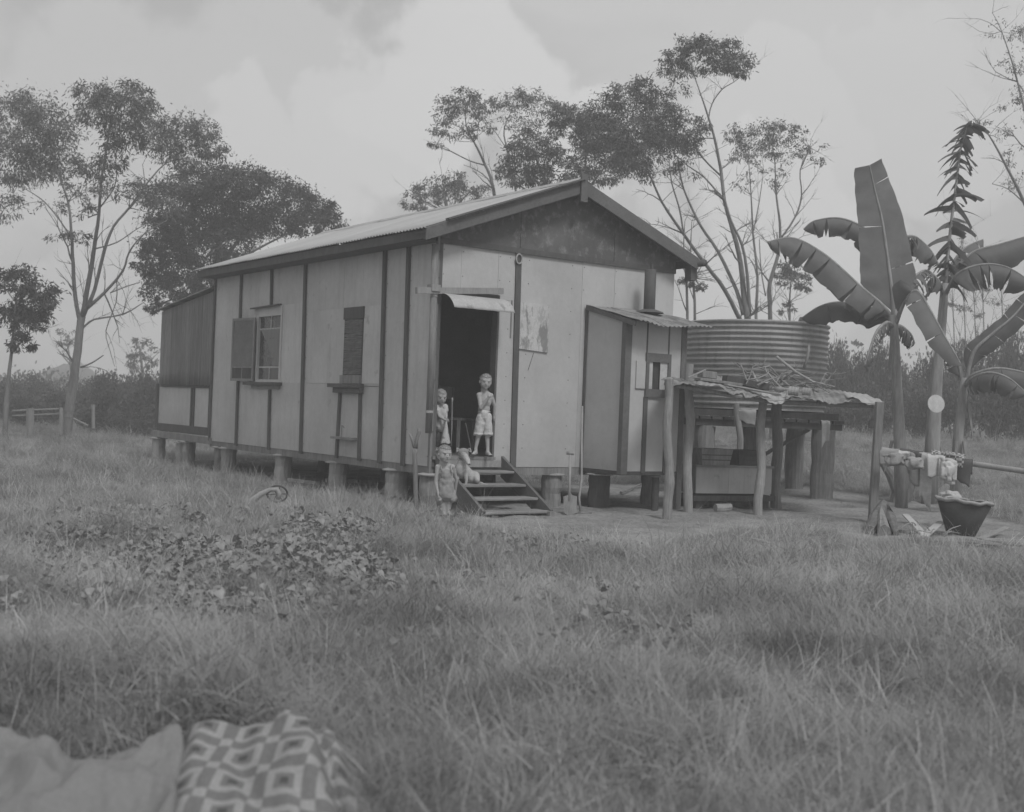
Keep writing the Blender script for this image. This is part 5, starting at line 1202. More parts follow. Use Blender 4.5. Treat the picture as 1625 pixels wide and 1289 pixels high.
MB().lathe([(TR + .035, -.02), (TR + .045, 0), (TR + .035, .02), (TR + .02, .0)], (0, 0, H_ - .0), 64, closed=False).build('rim', M['zinc'], tank, smooth=True)
for zz in (H_ * .44,): MB().lathe([(TR + .028, -.012), (TR + .036, 0), (TR + .028, .012)], (0, 0, zz), 64, closed=False).build('seam_band', M['zinc'], tank, smooth=True)
pe = P(1284, 513, 19.3) - Vector(tank.location); pd = P(1288, 530, 19.2) - Vector(tank.location)
MB().tube([pe + Vector((-.16, 0, .03)), pe, pe + Vector((.06, -.02, -.03)), pd], [.07, .075, .075, .07], 12).build('overflow_spout', M['rust'], tank, smooth=True)
stand = thing('tank_stand', 'heavy timber stand of round posts and beams carrying the corrugated water tank', 'tank stand', TC)
def rel(v, o): return Vector(v) - Vector(o.location)
for (x, y, w_) in ((-.93, -.93, .17), (.95, -.93, .185), (.02, .2, .17), (-.85, .9, .16), (.95, .95, .16)):
    n = 7; pts = [(x + random.uniform(-.01, .01), y, -.1 + (zt0_ - .28) * i / n + .1 * i / n) for i in range(n + 1)]
    MB().tube(pts, [w_ * random.uniform(.95, 1.04) * (1.06 if i == 0 else 1) for i in range(n + 1)], 16, jit=.03).build('post', M['wood'], stand)
zb = zt0_ - .18
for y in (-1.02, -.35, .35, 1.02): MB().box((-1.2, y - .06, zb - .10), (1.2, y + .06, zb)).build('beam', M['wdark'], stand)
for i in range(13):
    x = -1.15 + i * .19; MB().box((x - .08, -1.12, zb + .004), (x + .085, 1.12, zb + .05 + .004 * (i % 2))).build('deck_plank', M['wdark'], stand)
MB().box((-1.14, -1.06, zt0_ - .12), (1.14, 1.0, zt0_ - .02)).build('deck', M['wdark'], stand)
MB().beam((.1, .1, .55), (.75, -.8, zb - .1), .05, .05).build('brace', M['wood'], stand)

# ------------------------------------------------------------------ low wash shelter with a ragged tin roof
sb = G(1220, 815)
sh = thing('wash_shelter', 'low ragged tin roof on crooked bush poles in front of the water tank', 'shelter', (sb.x, sb.y, 0)); so_ = Vector(sh.location)
def pole(pt, pb, r, label=None, m='wood', D=None, over=0):
    b = G(pb[0], pb[1]); D_ = b.y if D is None else D
    t = P(pt[0], pt[1], D_ + .02); n = 8; pts = []
    for i in range(n + 1):
        p = b.lerp(t, i / n); p.x += .018 * math.sin(i * 1.3 + pt[0]) ; p.y += .012 * math.cos(i * 1.7)
        if i == 0: p.z -= .08
        pts.append(p - so_)
    o = MB().tube(pts, [r * random.uniform(.93, 1.07) * (1.08 - .12 * i / n) for i in range(n + 1)], 12, jit=.04).build('pole', M[m], sh)
    return t
pole((1060, 602), (1061, 822), .055); pole((1095, 578), (1091, 812), .075 * .75, m='pale')
pole((1210, 632), (1204, 815), .058, m='pale'); pole((1234, 630), (1231, 805), .072, m='wood')
b5 = G(1384, 828); t5 = P(1396, 638, b5.y)
MB().beam(b5 - so_ - Vector((0, 0, .06)), t5 - so_, .095, .09, (0, 1, 0)).build('square_post', M['wood'], sh, bevel=.006)
pole((1170, 640), (1178, 790), .05)
# frame rails
c0, c1, c2 = P(1056, 602, 14.75), P(1225, 632, 15.5), P(1400, 638, 15.35)
b0, b1, b2 = P(1085, 592, 17.0), P(1232, 611, 17.0), P(1372, 626, 16.9)
for q0, q1 in ((c0, c1), (c1, c2), (b0, b1), (b1, b2)): MB().tube([q0 - so_ - Vector((0, 0, .05)), (q0 + q1) / 2 - so_ - Vector((0, 0, .055)), q1 - so_ - Vector((0, 0, .05))], .03, 8).build('rail', M['wood'], sh)
# tin sheets
def rp(u, v):   # point of roof plane, u along front (0..1 left to right), v from front to back
    f = c0.lerp(c1, u * 2) if u < .5 else c1.lerp(c2, u * 2 - 1); k_ = b0.lerp(b1, u * 2) if u < .5 else b1.lerp(b2, u * 2 - 1)
    return f.lerp(k_, v)
for i in range(7):
    u0, u1 = i / 7 - .01, (i + 1) / 7 + .015
    off = .012 * (i % 2); sk = random.uniform(-.04, .04)
    def fn(u, v, u0=u0, u1=u1, i=i, sk=sk):
        uu = u0 + (u1 - u0) * u; ve = -.09 - .12 * noise.noise((uu * 16, i, 1)) - .04 * noise.noise((uu * 60, i, 1)) + sk; vv = ve + (1.05 - ve) * v
        p = rp(min(1, max(0, uu)), vv) - so_; p.x += (uu - min(1, max(0, uu))) * 2.6
        p.z += .012 * (i % 2) + .005 * math.cos(uu * 2.7 * 2 * math.pi / .08) + (.11 * noise.noise((uu * 11, vv * 3, 7)) - .04 * (i in (3, 5))) * (1 - v) ** 2 + .02 * noise.noise((uu * 5, vv * 2, 2))
        return p
    MB().grid(fn, 34, 10).build('tin_sheet', M['rust' if i not in (3, 6) else 'steel'], sh, smooth=True, solid=.003)
# things lying on the tin
def onroof(px, v, lift=.0):
    u = 0
    best = min([j / 200 for j in range(201)], key=lambda q: abs((lambda p: F * ((p.x * cr - 0) / p.y) )(rp(q, v)) - ((px - CX) * cr)))
    return rp(best, v) + Vector((0, 0, .035 + lift))
def plank(nm, label, cat, a, b_, w_, h_, m, group=None):
    p0 = Vector(a); o = MB().beam((0, 0, 0), Vector(b_) - p0, w_, h_).build(nm, M[m], bevel=.004); o.location = p0; tag(o, label, cat, group); return o
TG = 'timber offcuts on the tin shelter roof'
plank('timber_offcut', 'short squared timber block upright-edged at the left end of the tin shelter roof', 'offcut', onroof(1108, .45, .05), onroof(1132, .5, .05), .10, .09, 'wood', TG)
plank('timber_offcut', 'long flat dark board lying across the left part of the tin shelter roof', 'offcut', onroof(1105, .2, .01), onroof(1172, .3, .01), .12, .035, 'wood', TG)
plank('timber_offcut', 'thick dark beam offcut in the middle of the tin shelter roof', 'offcut', onroof(1148, .3, .06), onroof(1215, .35, .03), .12, .09, 'wdark', TG)
plank('timber_offcut', 'pale thin board nearest the edge at the middle of the tin shelter roof', 'offcut', onroof(1150, .12, .01), onroof(1225, .10, .01), .10, .02, 'pale', TG)
plank('timber_offcut', 'pale stick propped up at the left end of the tin shelter roof', 'offcut', onroof(1090, .1, .02), onroof(1118, .4, .12), .02, .02, 'pale', TG)
plank('timber_offcut', 'grey board behind the dark beam offcut on the tin shelter roof', 'offcut', onroof(1170, .55, .02), onroof(1250, .6, .02), .13, .03, 'woodh', TG)
for (x, lab, r_, l_) in ((1250, 'ribbed pale tin can lying on the shelter roof, left of the two', .055, .13), (1272, 'pale tin can lying on the shelter roof, right of the two', .05, .11)):
    c = onroof(x, .12, .05); o = MB()
    prof_ = [(r_ * .9, 0)] + [(r_ * (1 + .06 * math.sin(i * 2.1)), l_ * i / 10) for i in range(11)] + [(r_ * .9, l_)]
    o.lathe(prof_, (0, 0, 0), 14); o = o.build('tin_can', M['pale'], smooth=False); o.location = c; o.rotation_euler = (0, R(95), R(-20)); tag(o, lab, 'tin can', 'tin cans on the shelter roof')
c = onroof(1236, .2, .045); o = MB().lathe([(.0, -.045), (.05, -.03), (.075, 0), (.055, .03), (0, .042)], (0, 0, 0), 12, jit=.15, closed=False).build('stone', M['pale'], smooth=True); o.location = c; tag(o, 'pale rounded stone weighing down the shelter roof beside the cans', 'stone')
# brushwood pile: branches individually shaped
for i in range(34):
    x0 = random.uniform(1180, 1300); x1 = x0 + random.choice((-1, 1)) * random.uniform(25, 80); x1 = min(1345, max(1165, x1))
    a = onroof(x0, random.uniform(.2, .9), random.uniform(0, .10)); b_ = onroof(min(1340, x1), random.uniform(.2, .9), random.uniform(.0, .32))
    r0 = random.uniform(.006, .015) * (1.6 if i < 4 else 1)
    mid = (a + b_) / 2 + Vector((random.uniform(-.1, .1), 0, random.uniform(-.02, .12)))
    pts = [a, a.lerp(mid, .6) + Vector((0, 0, random.uniform(-.03, .03))), mid, mid.lerp(b_, .5) + Vector((random.uniform(-.03, .03), 0, random.uniform(-.03, .05))), b_]
    mbb = MB(); mbb.tube([p - a for p in pts], [r0, r0 * .9, r0 * .8, r0 * .6, r0 * .35], 6)
    if i % 2 == 0:
        t_ = pts[3] - a; mbb.tube([t_, t_ + Vector((random.uniform(-.12, .12), random.uniform(-.05, .05), random.uniform(.03, .16)))], [r0 * .6, r0 * .2], 5)
    o = mbb.build('dead_branch', M['pale' if i % 3 == 0 else 'wood'], smooth=True); o.location = a
    tag(o, 'one of the dead crooked branches tangled in the brushwood heap on the shelter roof', 'branch', 'dead branches heaped on the shelter roof')
for i, (pp_, lab) in enumerate((([(1232, 566), (1262, 590), (1290, 606), (1325, 614)], 'longest pale branch slanting down across the brushwood heap'), ([(1276, 585), (1282, 566), (1284, 548)], 'dark branch standing upright out of the brushwood heap'), ([(1180, 0)], ''))):
    if len(pp_) < 2: continue
    pts = [P(x, y, 16.0) for x, y in pp_]; b = MB().tube([p - pts[0] for p in pts], [.02, .018, .015, .008][:len(pts)] , 6).build('dead_branch', M['pale' if i == 0 else 'wood'], smooth=True)
    b.location = pts[0]; tag(b, lab, 'branch')

# under the shelter: bench box, two tubs, firewood
bl = P(1104, 785, 16.2); br = P(1200, 785, 16.6)
gz = 0.0
bench = thing('wash_bench', 'pale board-fronted bench box standing on a dark slatted base under the tin shelter', 'bench', (bl.x, bl.y, 0), math.atan2(br.y - bl.y, br.x - bl.x)); BM = Matrix.Translation((bl.x, bl.y, 0)) @ Matrix.Rotation(math.atan2(br.y - bl.y, br.x - bl.x), 4, 'Z'); BI = BM.inverted()
z_b = (BI @ P(1104, 783, 16.2)).z; z_t = (BI @ P(1104, 738, 16.2)).z; Lb = (br - bl).length + .25
MB().box((0, 0, z_b), (Lb * .42, .02, z_t)).build('front_board', M['sheet'], bench); MB().box((Lb * .42 + .005, 0, z_b), (Lb, .018, z_t)).build('front_board', M['sheet'], bench)
MB().box((0, .021, z_b), (Lb, .5, z_t - .03)).build('box_body', M['wood'], bench)
for i in range(3): MB().box((-.02, -.02 + i * .19, z_t - .028), (Lb + .02, .15 + i * .19, z_t + .004)).build('top_plank', M['woodh'], bench)
for i in range(4): MB().box((-.05 + .03 * (i % 2), -.03 + i * .15, z_b - .10), (Lb + .05, .05 + i * .15, z_b - .03)).build('base_slat', M['wdark'], bench)
for x in (.02, Lb - .12): MB().box((x, .02, -.05), (x + .10, .45, z_b - .105)).build('leg_block', M['wdark'], bench)
def tub(px0, px1, D, zlow, h, label, m):
    a = P(px0, 720, D); b_ = P(px1, 720, D); w_ = (b_ - a).length; c = (a + b_) / 2
    root = thing('wash_tub', label, 'wash tub', (c.x, c.y + .15, zlow), math.atan2(br.y - bl.y, br.x - bl.x), 'wooden wash tubs on the bench')
    o = MB(); t_ = .02; x = w_ / 2; xi = x * .86; y = .2; yi = .17
    outer = [(-xi, -yi, 0), (xi, -yi, 0), (xi, yi, 0), (-xi, yi, 0)]; top = [(-x, -y, h), (x, -y, h), (x, y, h), (-x, y, h)]
    inn = [(-x + t_, -y + t_, h), (x - t_, -y + t_, h), (x - t_, y - t_, h), (-x + t_, y - t_, h)]; ib = [(-xi + t_, -yi + t_, t_), (xi - t_, -yi + t_, t_), (xi - t_, yi - t_, t_), (-xi + t_, yi - t_, t_)]
    vs_ = outer + top + inn + ib; fs = [(3, 2, 1, 0)]
    for k_ in range(4):
        n_ = (k_ + 1) % 4; fs += [(k_, n_, 4 + n_, 4 + k_), (4 + k_, 4 + n_, 8 + n_, 8 + k_), (8 + k_, 8 + n_, 12 + n_, 12 + k_)]
    fs.append((12, 13, 14, 15)); o.add(vs_, fs); o.build('shell', M[m], root)
    for z in (h * .3, h * .6): MB().prism([(-xi - (x - xi) * z / h, -yi - (y - yi) * z / h - .004, z), (xi + (x - xi) * z / h, -yi - (y - yi) * z / h - .004, z), (xi + (x - xi) * z / h, -yi - (y - yi) * z / h + .002, z), (-xi - (x - xi) * z / h, -yi - (y - yi) * z / h + .002, z)], (0, 0, .012)).build('hoop', M['wdark'], root)
ht = P(1130, 711, 16.3).z - P(1130, 737, 16.3).z
tub(1099, 1158, 16.2, z_t + .005, ht, 'left wooden wash tub standing on the bench under the shelter', 'wood')
tub(1159, 1206, 16.55, z_t + .005, ht * .95, 'right darker wash tub standing on the bench under the shelter', 'wdark')
FG = 'firewood blocks under the wash bench'
for i, (x, y, lab) in enumerate(((1118, 803, 'firewood block under the left end of the wash bench'), (1140, 797, 'pale-ended firewood block under the middle of the wash bench'), (1158, 803, 'firewood block right of the pale-ended one under the bench'), (1135, 812, 'split firewood piece lying in front of the bench'), (1180, 800, 'firewood block under the right end of the wash bench'))):
    g = G(x, y); a = Vector((g.x, g.y, .05)); o = MB().tube([(0, 0, 0), (.10, .02, 0), (.24, .04, .01)], [.05, .055, .05], 8, jit=.1).build('firewood', M['pale' if i in (1, 3) else 'wood']); o.location = a; o.rotation_euler = (0, 0, random.uniform(-.6, 1.2)); tag(o, lab, 'firewood', FG)
# rag hanging off the tank stand
def cloth(nm, label, cat, top, L_, fold=.03, m='cloth', wob_=1.0, back=.0, drop2=.0, hem=.04, group=None, seed=0, amp=9):
    """cloth hung over a line of points `top`; hangs L_ in front and drop2 behind"""
    top = [Vector(t) for t in top]; o0 = top[0].copy()
    def tp(u):
        s = u * (len(top) - 1); k_ = min(int(s), len(top) - 2); return top[k_].lerp(top[k_ + 1], s - k_)
    d = (top[-1] - top[0]).normalized(); nrm = Vector((d.y, -d.x, 0)).normalized()
    def fn(u, v):
        p = tp(u) - o0; tot = L_ + drop2; s = v * tot - drop2
        fo = fold * .5 * (math.sin(u * amp * .55 + seed) + .25 * math.sin(u * amp * 1.1 + 2 * seed + s * 6) + .5 * noise.noise((u * 2.5 + seed, s * 7, seed))) * min(1, abs(s) / .06) 
        hl = s * (1 + .16 * math.sin(u * 3.1 + seed) + .05 * math.sin(u * 8 + seed)) if s > 0 else s
        z = -abs(hl); y_ = (.035 if s > 0 else -.035) * min(1, abs(s) / .03)
        sq = 1 - .18 * min(1, abs(s) / .3) * (1 if s > 0 else 0)
        c = (tp(.5) - o0)
        p = c + (p - c) * sq
        return p + nrm * (y_ + fo) + Vector((0, 0, z + .003 * math.sin(u * 9 + seed) + .02 * noise.noise((u * 2.5, seed, 0)) * (1 if s > 0 else 0)))
    b = MB().grid(fn, 36, 16).build(nm, m if not isinstance(m, str) else M[m], smooth=True, solid=.004); b.location = o0; return tag(b, label, cat, group)
cloth('rag', 'grey rag hanging from the right corner of the tank stand', 'rag', [P(1303, 667, 18.4), P(1317, 668, 18.4)], .36, .02, 'cloth', seed=2)
cloth('sacking', 'torn sacking scrap hanging from the tank stand behind the shelter poles', 'rag', [P(1172, 650, 18.0), P(1200, 650, 18.0)], .2, .03, 'cloth', seed=5)

# ------------------------------------------------------------------ washing rail with clothes
RD = 14.8
r0_, r1_ = P(1385, 716, 15.2), P(1440, 722, 15.0); r2_ = P(1530, 734, 14.8); r3_ = P(1625, 748, 14.4); r4_ = P(1760, 768, 13.9)
rail = thing('washing_rail', 'rough horizontal pole laid on a forked stump, used as a washing rail', 'rail', G(1430, 795)); ro = Vector(rail.location)
MB().tube([p - ro for p in (r0_, r1_, (r1_ + r2_) / 2 + Vector((0, 0, -.01)), r2_, r3_, r4_)], [.03, .034, .036, .036, .034, .03], 10, jit=.04).build('pole', M['pale'], rail, smooth=True)
s0 = G(1424, 798); 
def stp(x, y): return P(x, y, s0.y) - ro
MB().tube([stp(1424, 805), stp(1425, 780), stp(1415, 755), stp(1400, 732)], [.14, .10, .08, .06], 10, jit=.1).build('forked_stump', M['wood'], rail)
MB().tube([stp(1428, 805), stp(1436, 775), stp(1440, 745), stp(1442, 722)], [.13, .14, .13, .11], 12, jit=.12).build('forked_stump', M['bark'], rail)
e5 = G(1690, 850); MB().tube([Vector((e5.x, r4_.y + .25, -.1)) - ro, Vector((e5.x, r4_.y + .25, r4_.z)) - ro], [.06, .05], 8).build('end_post', M['wood'], rail)
CG = None
check = bpy.data.materials.new('checked_cloth'); check.use_nodes = True; t = check.node_tree; b = t.nodes['Principled BSDF']; tcn = nn(t, 'ShaderNodeTexCoord'); ck = nn(t, 'ShaderNodeTexChecker'); ck.inputs['Scale'].default_value = 34; ck.inputs['Color1'].default_value = (.42,) * 3 + (1,); ck.inputs['Color2'].default_value = (.10,) * 3 + (1,); t.links.new(tcn.outputs['Object'], ck.inputs[0]); t.links.new(ck.outputs[0], b.inputs['Base Color']); b.inputs['Roughness'].default_value = .9
def RT(x0, x1, dz=.03, dd=0, n=4):
    o = []
    for i in range(n):
        x = x0 + (x1 - x0) * i / (n - 1); f = (x - 1385) / (1625 - 1385); D = 15.2 + (14.4 - 15.2) * f; y = 716 + 32 * f; p = P(x, y, D + dd); p.z += .036 + dz; o.append(p)
    return o
cloth('dark_garment', 'dark crumpled garment thrown over the left end of the washing rail', 'garment', RT(1396, 1440), .19, .05, 'cloth', drop2=.15, seed=1)
cloth('dark_garment', 'small mid-grey garment bunched on the rail just right of the stump', 'garment', RT(1428, 1464, .05), .14, .05, 'clothd', drop2=.1, seed=3)
cloth('towel', 'small pale rag peeping from the stump top', 'rag', RT(1426, 1444, .02, -.06), .11, .04, 'clothp', drop2=.03, seed=8)
cloth('shirt', 'light grey shirt hanging from the rail with its tail spread', 'shirt', RT(1441, 1480, .035), .38, .035, 'cloth', drop2=.3, seed=6, amp=14)
cloth('towel', 'long narrow pale towel hanging lowest from the washing rail', 'towel', RT(1459, 1483, .045, -.03), .68, .03, 'clothp', drop2=.2, seed=4, amp=7)
cloth('bonnet', 'crumpled rounded pale bonnet hanging right of the long towel', 'bonnet', RT(1472, 1500, .02, -.08), .24, .05, 'clothp', seed=7, amp=12)
cloth('checked_garment', 'checked dark and light garment heaped on top of the washing rail', 'garment', RT(1478, 1532, .08, -.04, 5), .19, .05, check, drop2=.12, seed=2, amp=12)
cloth('shirt', 'small pale frilled shirt hanging under the checked garment', 'shirt', RT(1490, 1520, -.0, -.07), .36, .045, 'clothp', seed=9, amp=13)
cloth('dark_garment', 'black cloth hanging at the right end of the washing on the rail', 'garment', RT(1510, 1543, .035), .30, .03, 'clothd', drop2=.2, seed=11)
cloth('sock', 'little pale sock hanging just left of the black cloth', 'sock', RT(1510, 1520, -.05, -.09), .18, .02, 'white', seed=12)
def crumple(nm, label, cat, c, r_, m, seed):
    bm_ = bmesh.new(); bmesh.ops.create_icosphere(bm_, subdivisions=4, radius=1); V = []
    for v in bm_.verts:
        p = v.co.copy(); q = 1 + .45 * noise.noise((p.x * 1.7 + seed, p.y * 1.7, p.z * 1.7)) + .10 * (1 - abs(noise.noise((p.x * 2.2 + seed, p.y * 3, p.z * 1.2))) * 3)
        V.append(Vector((p.x * r_[0] * q, p.y * r_[1] * q, p.z * r_[2] * q - (.06 * r_[2] / .1 if p.z < 0 else 0) * (1 + noise.noise((p.x * 3, seed, 0))))))
    bm_.verts.index_update(); Fc = [tuple(v.index for v in f.verts) for f in bm_.faces]; bm_.free()
    o = MB().add(V, Fc).build(nm, M[m], smooth=True); o.location = c; return tag(o, label, cat)
crumple('bundled_cloth', 'dark bundled cloth wedged between the stump top and the square post', 'cloth', P(1418, 727, 14.9), (.13, .07, .06), 'cloth', 3)
crumple('bundled_cloth', 'grey crumpled cloth heaped on the rail at the left edge of the long towel', 'cloth', P(1452, 733, 14.75), (.11, .08, .06), 'cloth', 9)
crumple('bundled_cloth', 'pale crumpled cloth heaped under the checked garment', 'cloth', P(1503, 744, 14.6), (.08, .05, .09), 'clothp', 14)
crumple('bundled_cloth', 'pale rags piled on the ground behind the black tub', 'cloth', P(1508, 786, 14.6), (.11, .09, .05), 'clothp', 21)
bw_ = G(1530, 795)
basket = MB().lathe([(.12, 0), (.16, .05), (.17, .10), (.15, .11)], (0, 0, 0), 16, jit=.05).build('basin', M['steel'], smooth=True); basket.location = G(1533, 793); tag(basket, 'small pale basin on the ground behind the black tub', 'basin')

# black tub
tbg = G(1532, 851); D_ = tbg.y
w0 = 21 * D_ / F; w1_ = 43 * D_ / F; hh = P(1530, 795, D_).z
tubb = thing('copper_tub', 'large black tapered tub with a pale battered rim standing on bare ground at the right', 'tub', (tbg.x, tbg.y + w0, 0))
tubb.rotation_euler = (0, R(4), 0)
o = MB(); o.lathe([(w0, .0), (w0 + .01, .01), (w1_, hh), (w1_ - .012, hh), (w0 - .01, .02), (.01, .02)], (0, 0, 0), 40, jit=.012, closed=True); o.build('tub_wall', M['tubm'], tubb, smooth=True)
o = MB(); pr_ = []
N = 60; V0 = []
for k_ in range(N):
    a = 2 * math.pi * k_ / N; j = .008 * math.sin(a * 5) + .006 * math.sin(a * 11 + 1)
    V0 += [((w1_ + .002) * math.cos(a), (w1_ + .002) * math.sin(a), hh - .03 + j), ((w1_ + .02) * math.cos(a), (w1_ + .02) * math.sin(a), hh - .005 + j), ((w1_ + .004) * math.cos(a), (w1_ + .004) * math.sin(a), hh + .012 + j), ((w1_ - .02) * math.cos(a), (w1_ - .02) * math.sin(a), hh + .002 + j)]
Fc = []
for k_ in range(N):
    for c in range(4): Fc.append((k_ * 4 + c, ((k_ + 1) % N) * 4 + c, ((k_ + 1) % N) * 4 + (c + 1) % 4, k_ * 4 + (c + 1) % 4))
o.add(V0, Fc); o.build('rim', M['pale'], tubb, smooth=True)

# wood debris on the right
def log(nm, label, cat, pts, rs, m, jit=.08, n=9):
    p0 = Vector(pts[0]); o = MB().tube([Vector(p) - p0 for p in pts], rs, n, jit=jit).build(nm, M[m]); o.location = p0; return tag(o, label, cat)
def gp(x, y, z=.03): g = G(x, y); g.z += z; return g
log('tree_root', 'dark gnarled stump root at the foot of the square shelter post', 'stump', [gp(1380, 846), gp(1392, 838, .12), gp(1400, 832, .20), gp(1412, 838, .12), gp(1422, 850, .02)], [.05, .09, .10, .07, .03], 'bark', .2)
log('tree_root', 'split pointed wood shard leaning against the dark stump root', 'stump', [gp(1402, 850), gp(1399, 842, .14), gp(1397, 838, .25)], [.08, .05, .01], 'wood', .2)
plank('broken_board', 'pale broken board raised to a peak on the debris heap, the left of the two', 'board', gp(1467, 855, .04), gp(1436, 840, .17), .08, .02, 'sheetf', 'pale broken boards on the debris heap')
plank('broken_board', 'pale broken board slanting up to the right beside the black tub', 'board', gp(1465, 856, .03), gp(1493, 846, .13), .09, .02, 'sheetf', 'pale broken boards on the debris heap')
log('fallen_log', 'long thin grey log lying behind the grass under the black tub', 'log', [gp(1430, 862), gp(1480, 864), gp(1540, 866), gp(1590, 872)], [.03, .05, .05, .03], 'wood')
log('fallen_log', 'pale log running off the right edge of the picture', 'log', [gp(1560, 862), gp(1610, 866), gp(1680, 868)], [.03, .04, .045], 'pale')
plank('perforated_strip', 'pale strip of wood with small holes lying right of the black tub', 'strip', gp(1555, 858, .02), gp(1598, 848, .08), .07, .02, 'pale')
for i in range(14):
    x = random.uniform(1425, 1512); y = random.uniform(846, 862); a = gp(x, y, random.uniform(.02, .08)); b_ = a + Vector((random.uniform(-.22, .22), random.uniform(-.1, .1), random.uniform(-.03, .12)))
    o = MB().tube([(0, 0, 0), (b_ - a) * .5 + Vector((0, 0, .02)), b_ - a], [.009, .007, .004], 5).build('twig', M['pale' if i % 2 else 'wood'], smooth=True); o.location = a; tag(o, 'one of the short twigs strewn over the debris heap beside the black tub', 'twig', 'twigs on the debris heap')
d = MB().lathe([(.0, 0), (.115, .0), (.125, .012), (.0, .02)], (0, 0, 0), 28, closed=False).build('pale_disc', M['white'], smooth=False); pd_ = P(1485, 641, 16.7)  # plain pale disc set free in front of the stem
d.location = pd_; d.rotation_euler = (R(82), R(5), R(8)); tag(d, 'pale round disc in front of the second banana stem', 'disc')

# ------------------------------------------------------------------ tools, forked stick, debris by the house
sp = thing('spade', 'spade with a cross handle standing blade-down against the front stump', 'spade', G(904, 814))
so2 = Vector(sp.location); Dp = so2.y
MB().tube([P(903, 795, Dp) - so2, P(904, 760, Dp + .05) - so2, P(905, 722, Dp + .1) - so2], .017, 8).build('shaft', M['pale'], sp, smooth=True)
MB().tube([P(899, 719, Dp + .1) - so2, P(911, 720, Dp + .1) - so2], .02, 8).build('handle', M['pale'], sp, smooth=True)
q = [P(894, 788, Dp), P(895, 814, Dp - .04), P(903, 819, Dp - .05), P(915, 814, Dp - .04), P(916, 788, Dp), P(908, 786, Dp), P(905, 780, Dp), P(901, 786, Dp)]
MB().prism([v - so2 for v in q], (0, .008, 0)).build('blade', M['wood'], sp)
rk = thing('rake', 'long-handled rake leaning on the stove recess beside the spade, its teeth on the ground', 'rake', G(921, 814)); so3 = Vector(rk.location); Dp = so3.y
MB().tube([P(921, 812, Dp) - so3, P(919, 790, Dp + .02) - so3, P(923, 760, Dp + .1) - so3, P(923, 700, Dp + .25) - so3, P(924, 645, Dp + .38) - so3], .014, 8).build('shaft', M['pale'], rk, smooth=True)
MB().tube([P(904, 815, Dp - .05) - so3, P(921, 816, Dp - .05) - so3, P(939, 815, Dp - .05) - so3], .012, 6).build('rake_head', M['iron'], rk, smooth=True)
for i in range(11):
    x = 905 + i * 3.3; a = P(x, 815, Dp - .05) - so3; MB().tube([a, a + Vector((0, -.02, -.05))], [.006, .003], 4).build('tine', M['iron'], rk)
fs = thing('forked_stick', 'tall forked bush stick standing upright in the grass at the house corner', 'stick', G(661, 815)); o4 = Vector(fs.location); Dp = o4.y
def f4(x, y, d=0): return P(x, y, Dp + d) - o4
MB().tube([f4(661, 818), f4(660, 790), f4(659, 750), f4(658, 722), f4(659, 712)], [.030, .028, .028, .027, .028], 10, jit=.05).build('stem', M['wood'], fs, smooth=True)
MB().tube([f4(659, 714), f4(655, 700), f4(650, 688)], [.022, .018, .012], 8, jit=.05).build('fork', M['wood'], fs, smooth=True)
MB().tube([f4(659, 714), f4(661, 700), f4(665, 686), f4(665, 680)], [.026, .022, .022, .018], 8, jit=.05).build('fork', M['wood'], fs, smooth=True)
# timber under the house
UG = 'loose timbers under the cottage'
for a, b_, w_, m_, lab in (((452, 770), (500, 776), .06, 'wood', 'short board lying under the floor beside the third stump'), ((512, 770), (565, 772), .16, 'wood', 'thick plank lying flat under the floor between two stumps'), ((575, 800), (645, 782), .05, 'woodh', 'long rail lying aslant in front of the dark gap near the corner'), ((600, 806), (655, 790), .05, 'wood', 'second slanting rail lying nearer the corner stump')):
    plank('loose_timber', lab, 'timber', gp(*a, .06) + Vector((0, .3, 0)), gp(*b_, .06) + Vector((0, .3, 0)), w_, .05, m_, UG)
log('dead_branch', 'thin dead branch lying on the bare soil under the stove recess', 'branch', [gp(985, 785), gp(1010, 776, .05), gp(1040, 768, .1)], [.02, .015, .008], 'wood')
# old wheel hoop and bent shaft in the grass
g0 = G(400, 805); wt = thing('old_barrow', 'remains of an old barrow in the grass: a bent shaft with a small spoked wheel', 'barrow', g0); o5 = Vector(g0); Dw = g0.y
def f5(x, y, d=0): return P(x, y, Dw + d) - o5
MB().tube([f5(388, 806), f5(400, 795), f5(415, 784), f5(430, 777), f5(440, 777), f5(443, 784), f5(441, 793)], [.03, .04, .032, .026, .026, .028, .02], 8, jit=.05).build('bent_shaft', M['pale'], wt, smooth=True)
cx_, cy_ = 438, 784
ring = [f5(cx_ + 16 * math.cos(a) + 2, cy_ + 13 * math.sin(a), .10 + .08 * math.sin(a)) for a in np.linspace(0, 2 * math.pi, 26)]
MB().tube(ring, .012, 6, cap=False).build('wheel_rim', M['iron'], wt, smooth=True)
for k_ in range(6):
    a = k_ * math.pi / 6 * 2; MB().tube([f5(cx_ + 2, cy_, .1), ring[int(k_ * 25 / 6)]], .005, 5).build('spoke', M['iron'], wt)
MB().tube([f5(400, 797), f5(404, 806)], .015, 6).build('stub', M['wood'], wt)
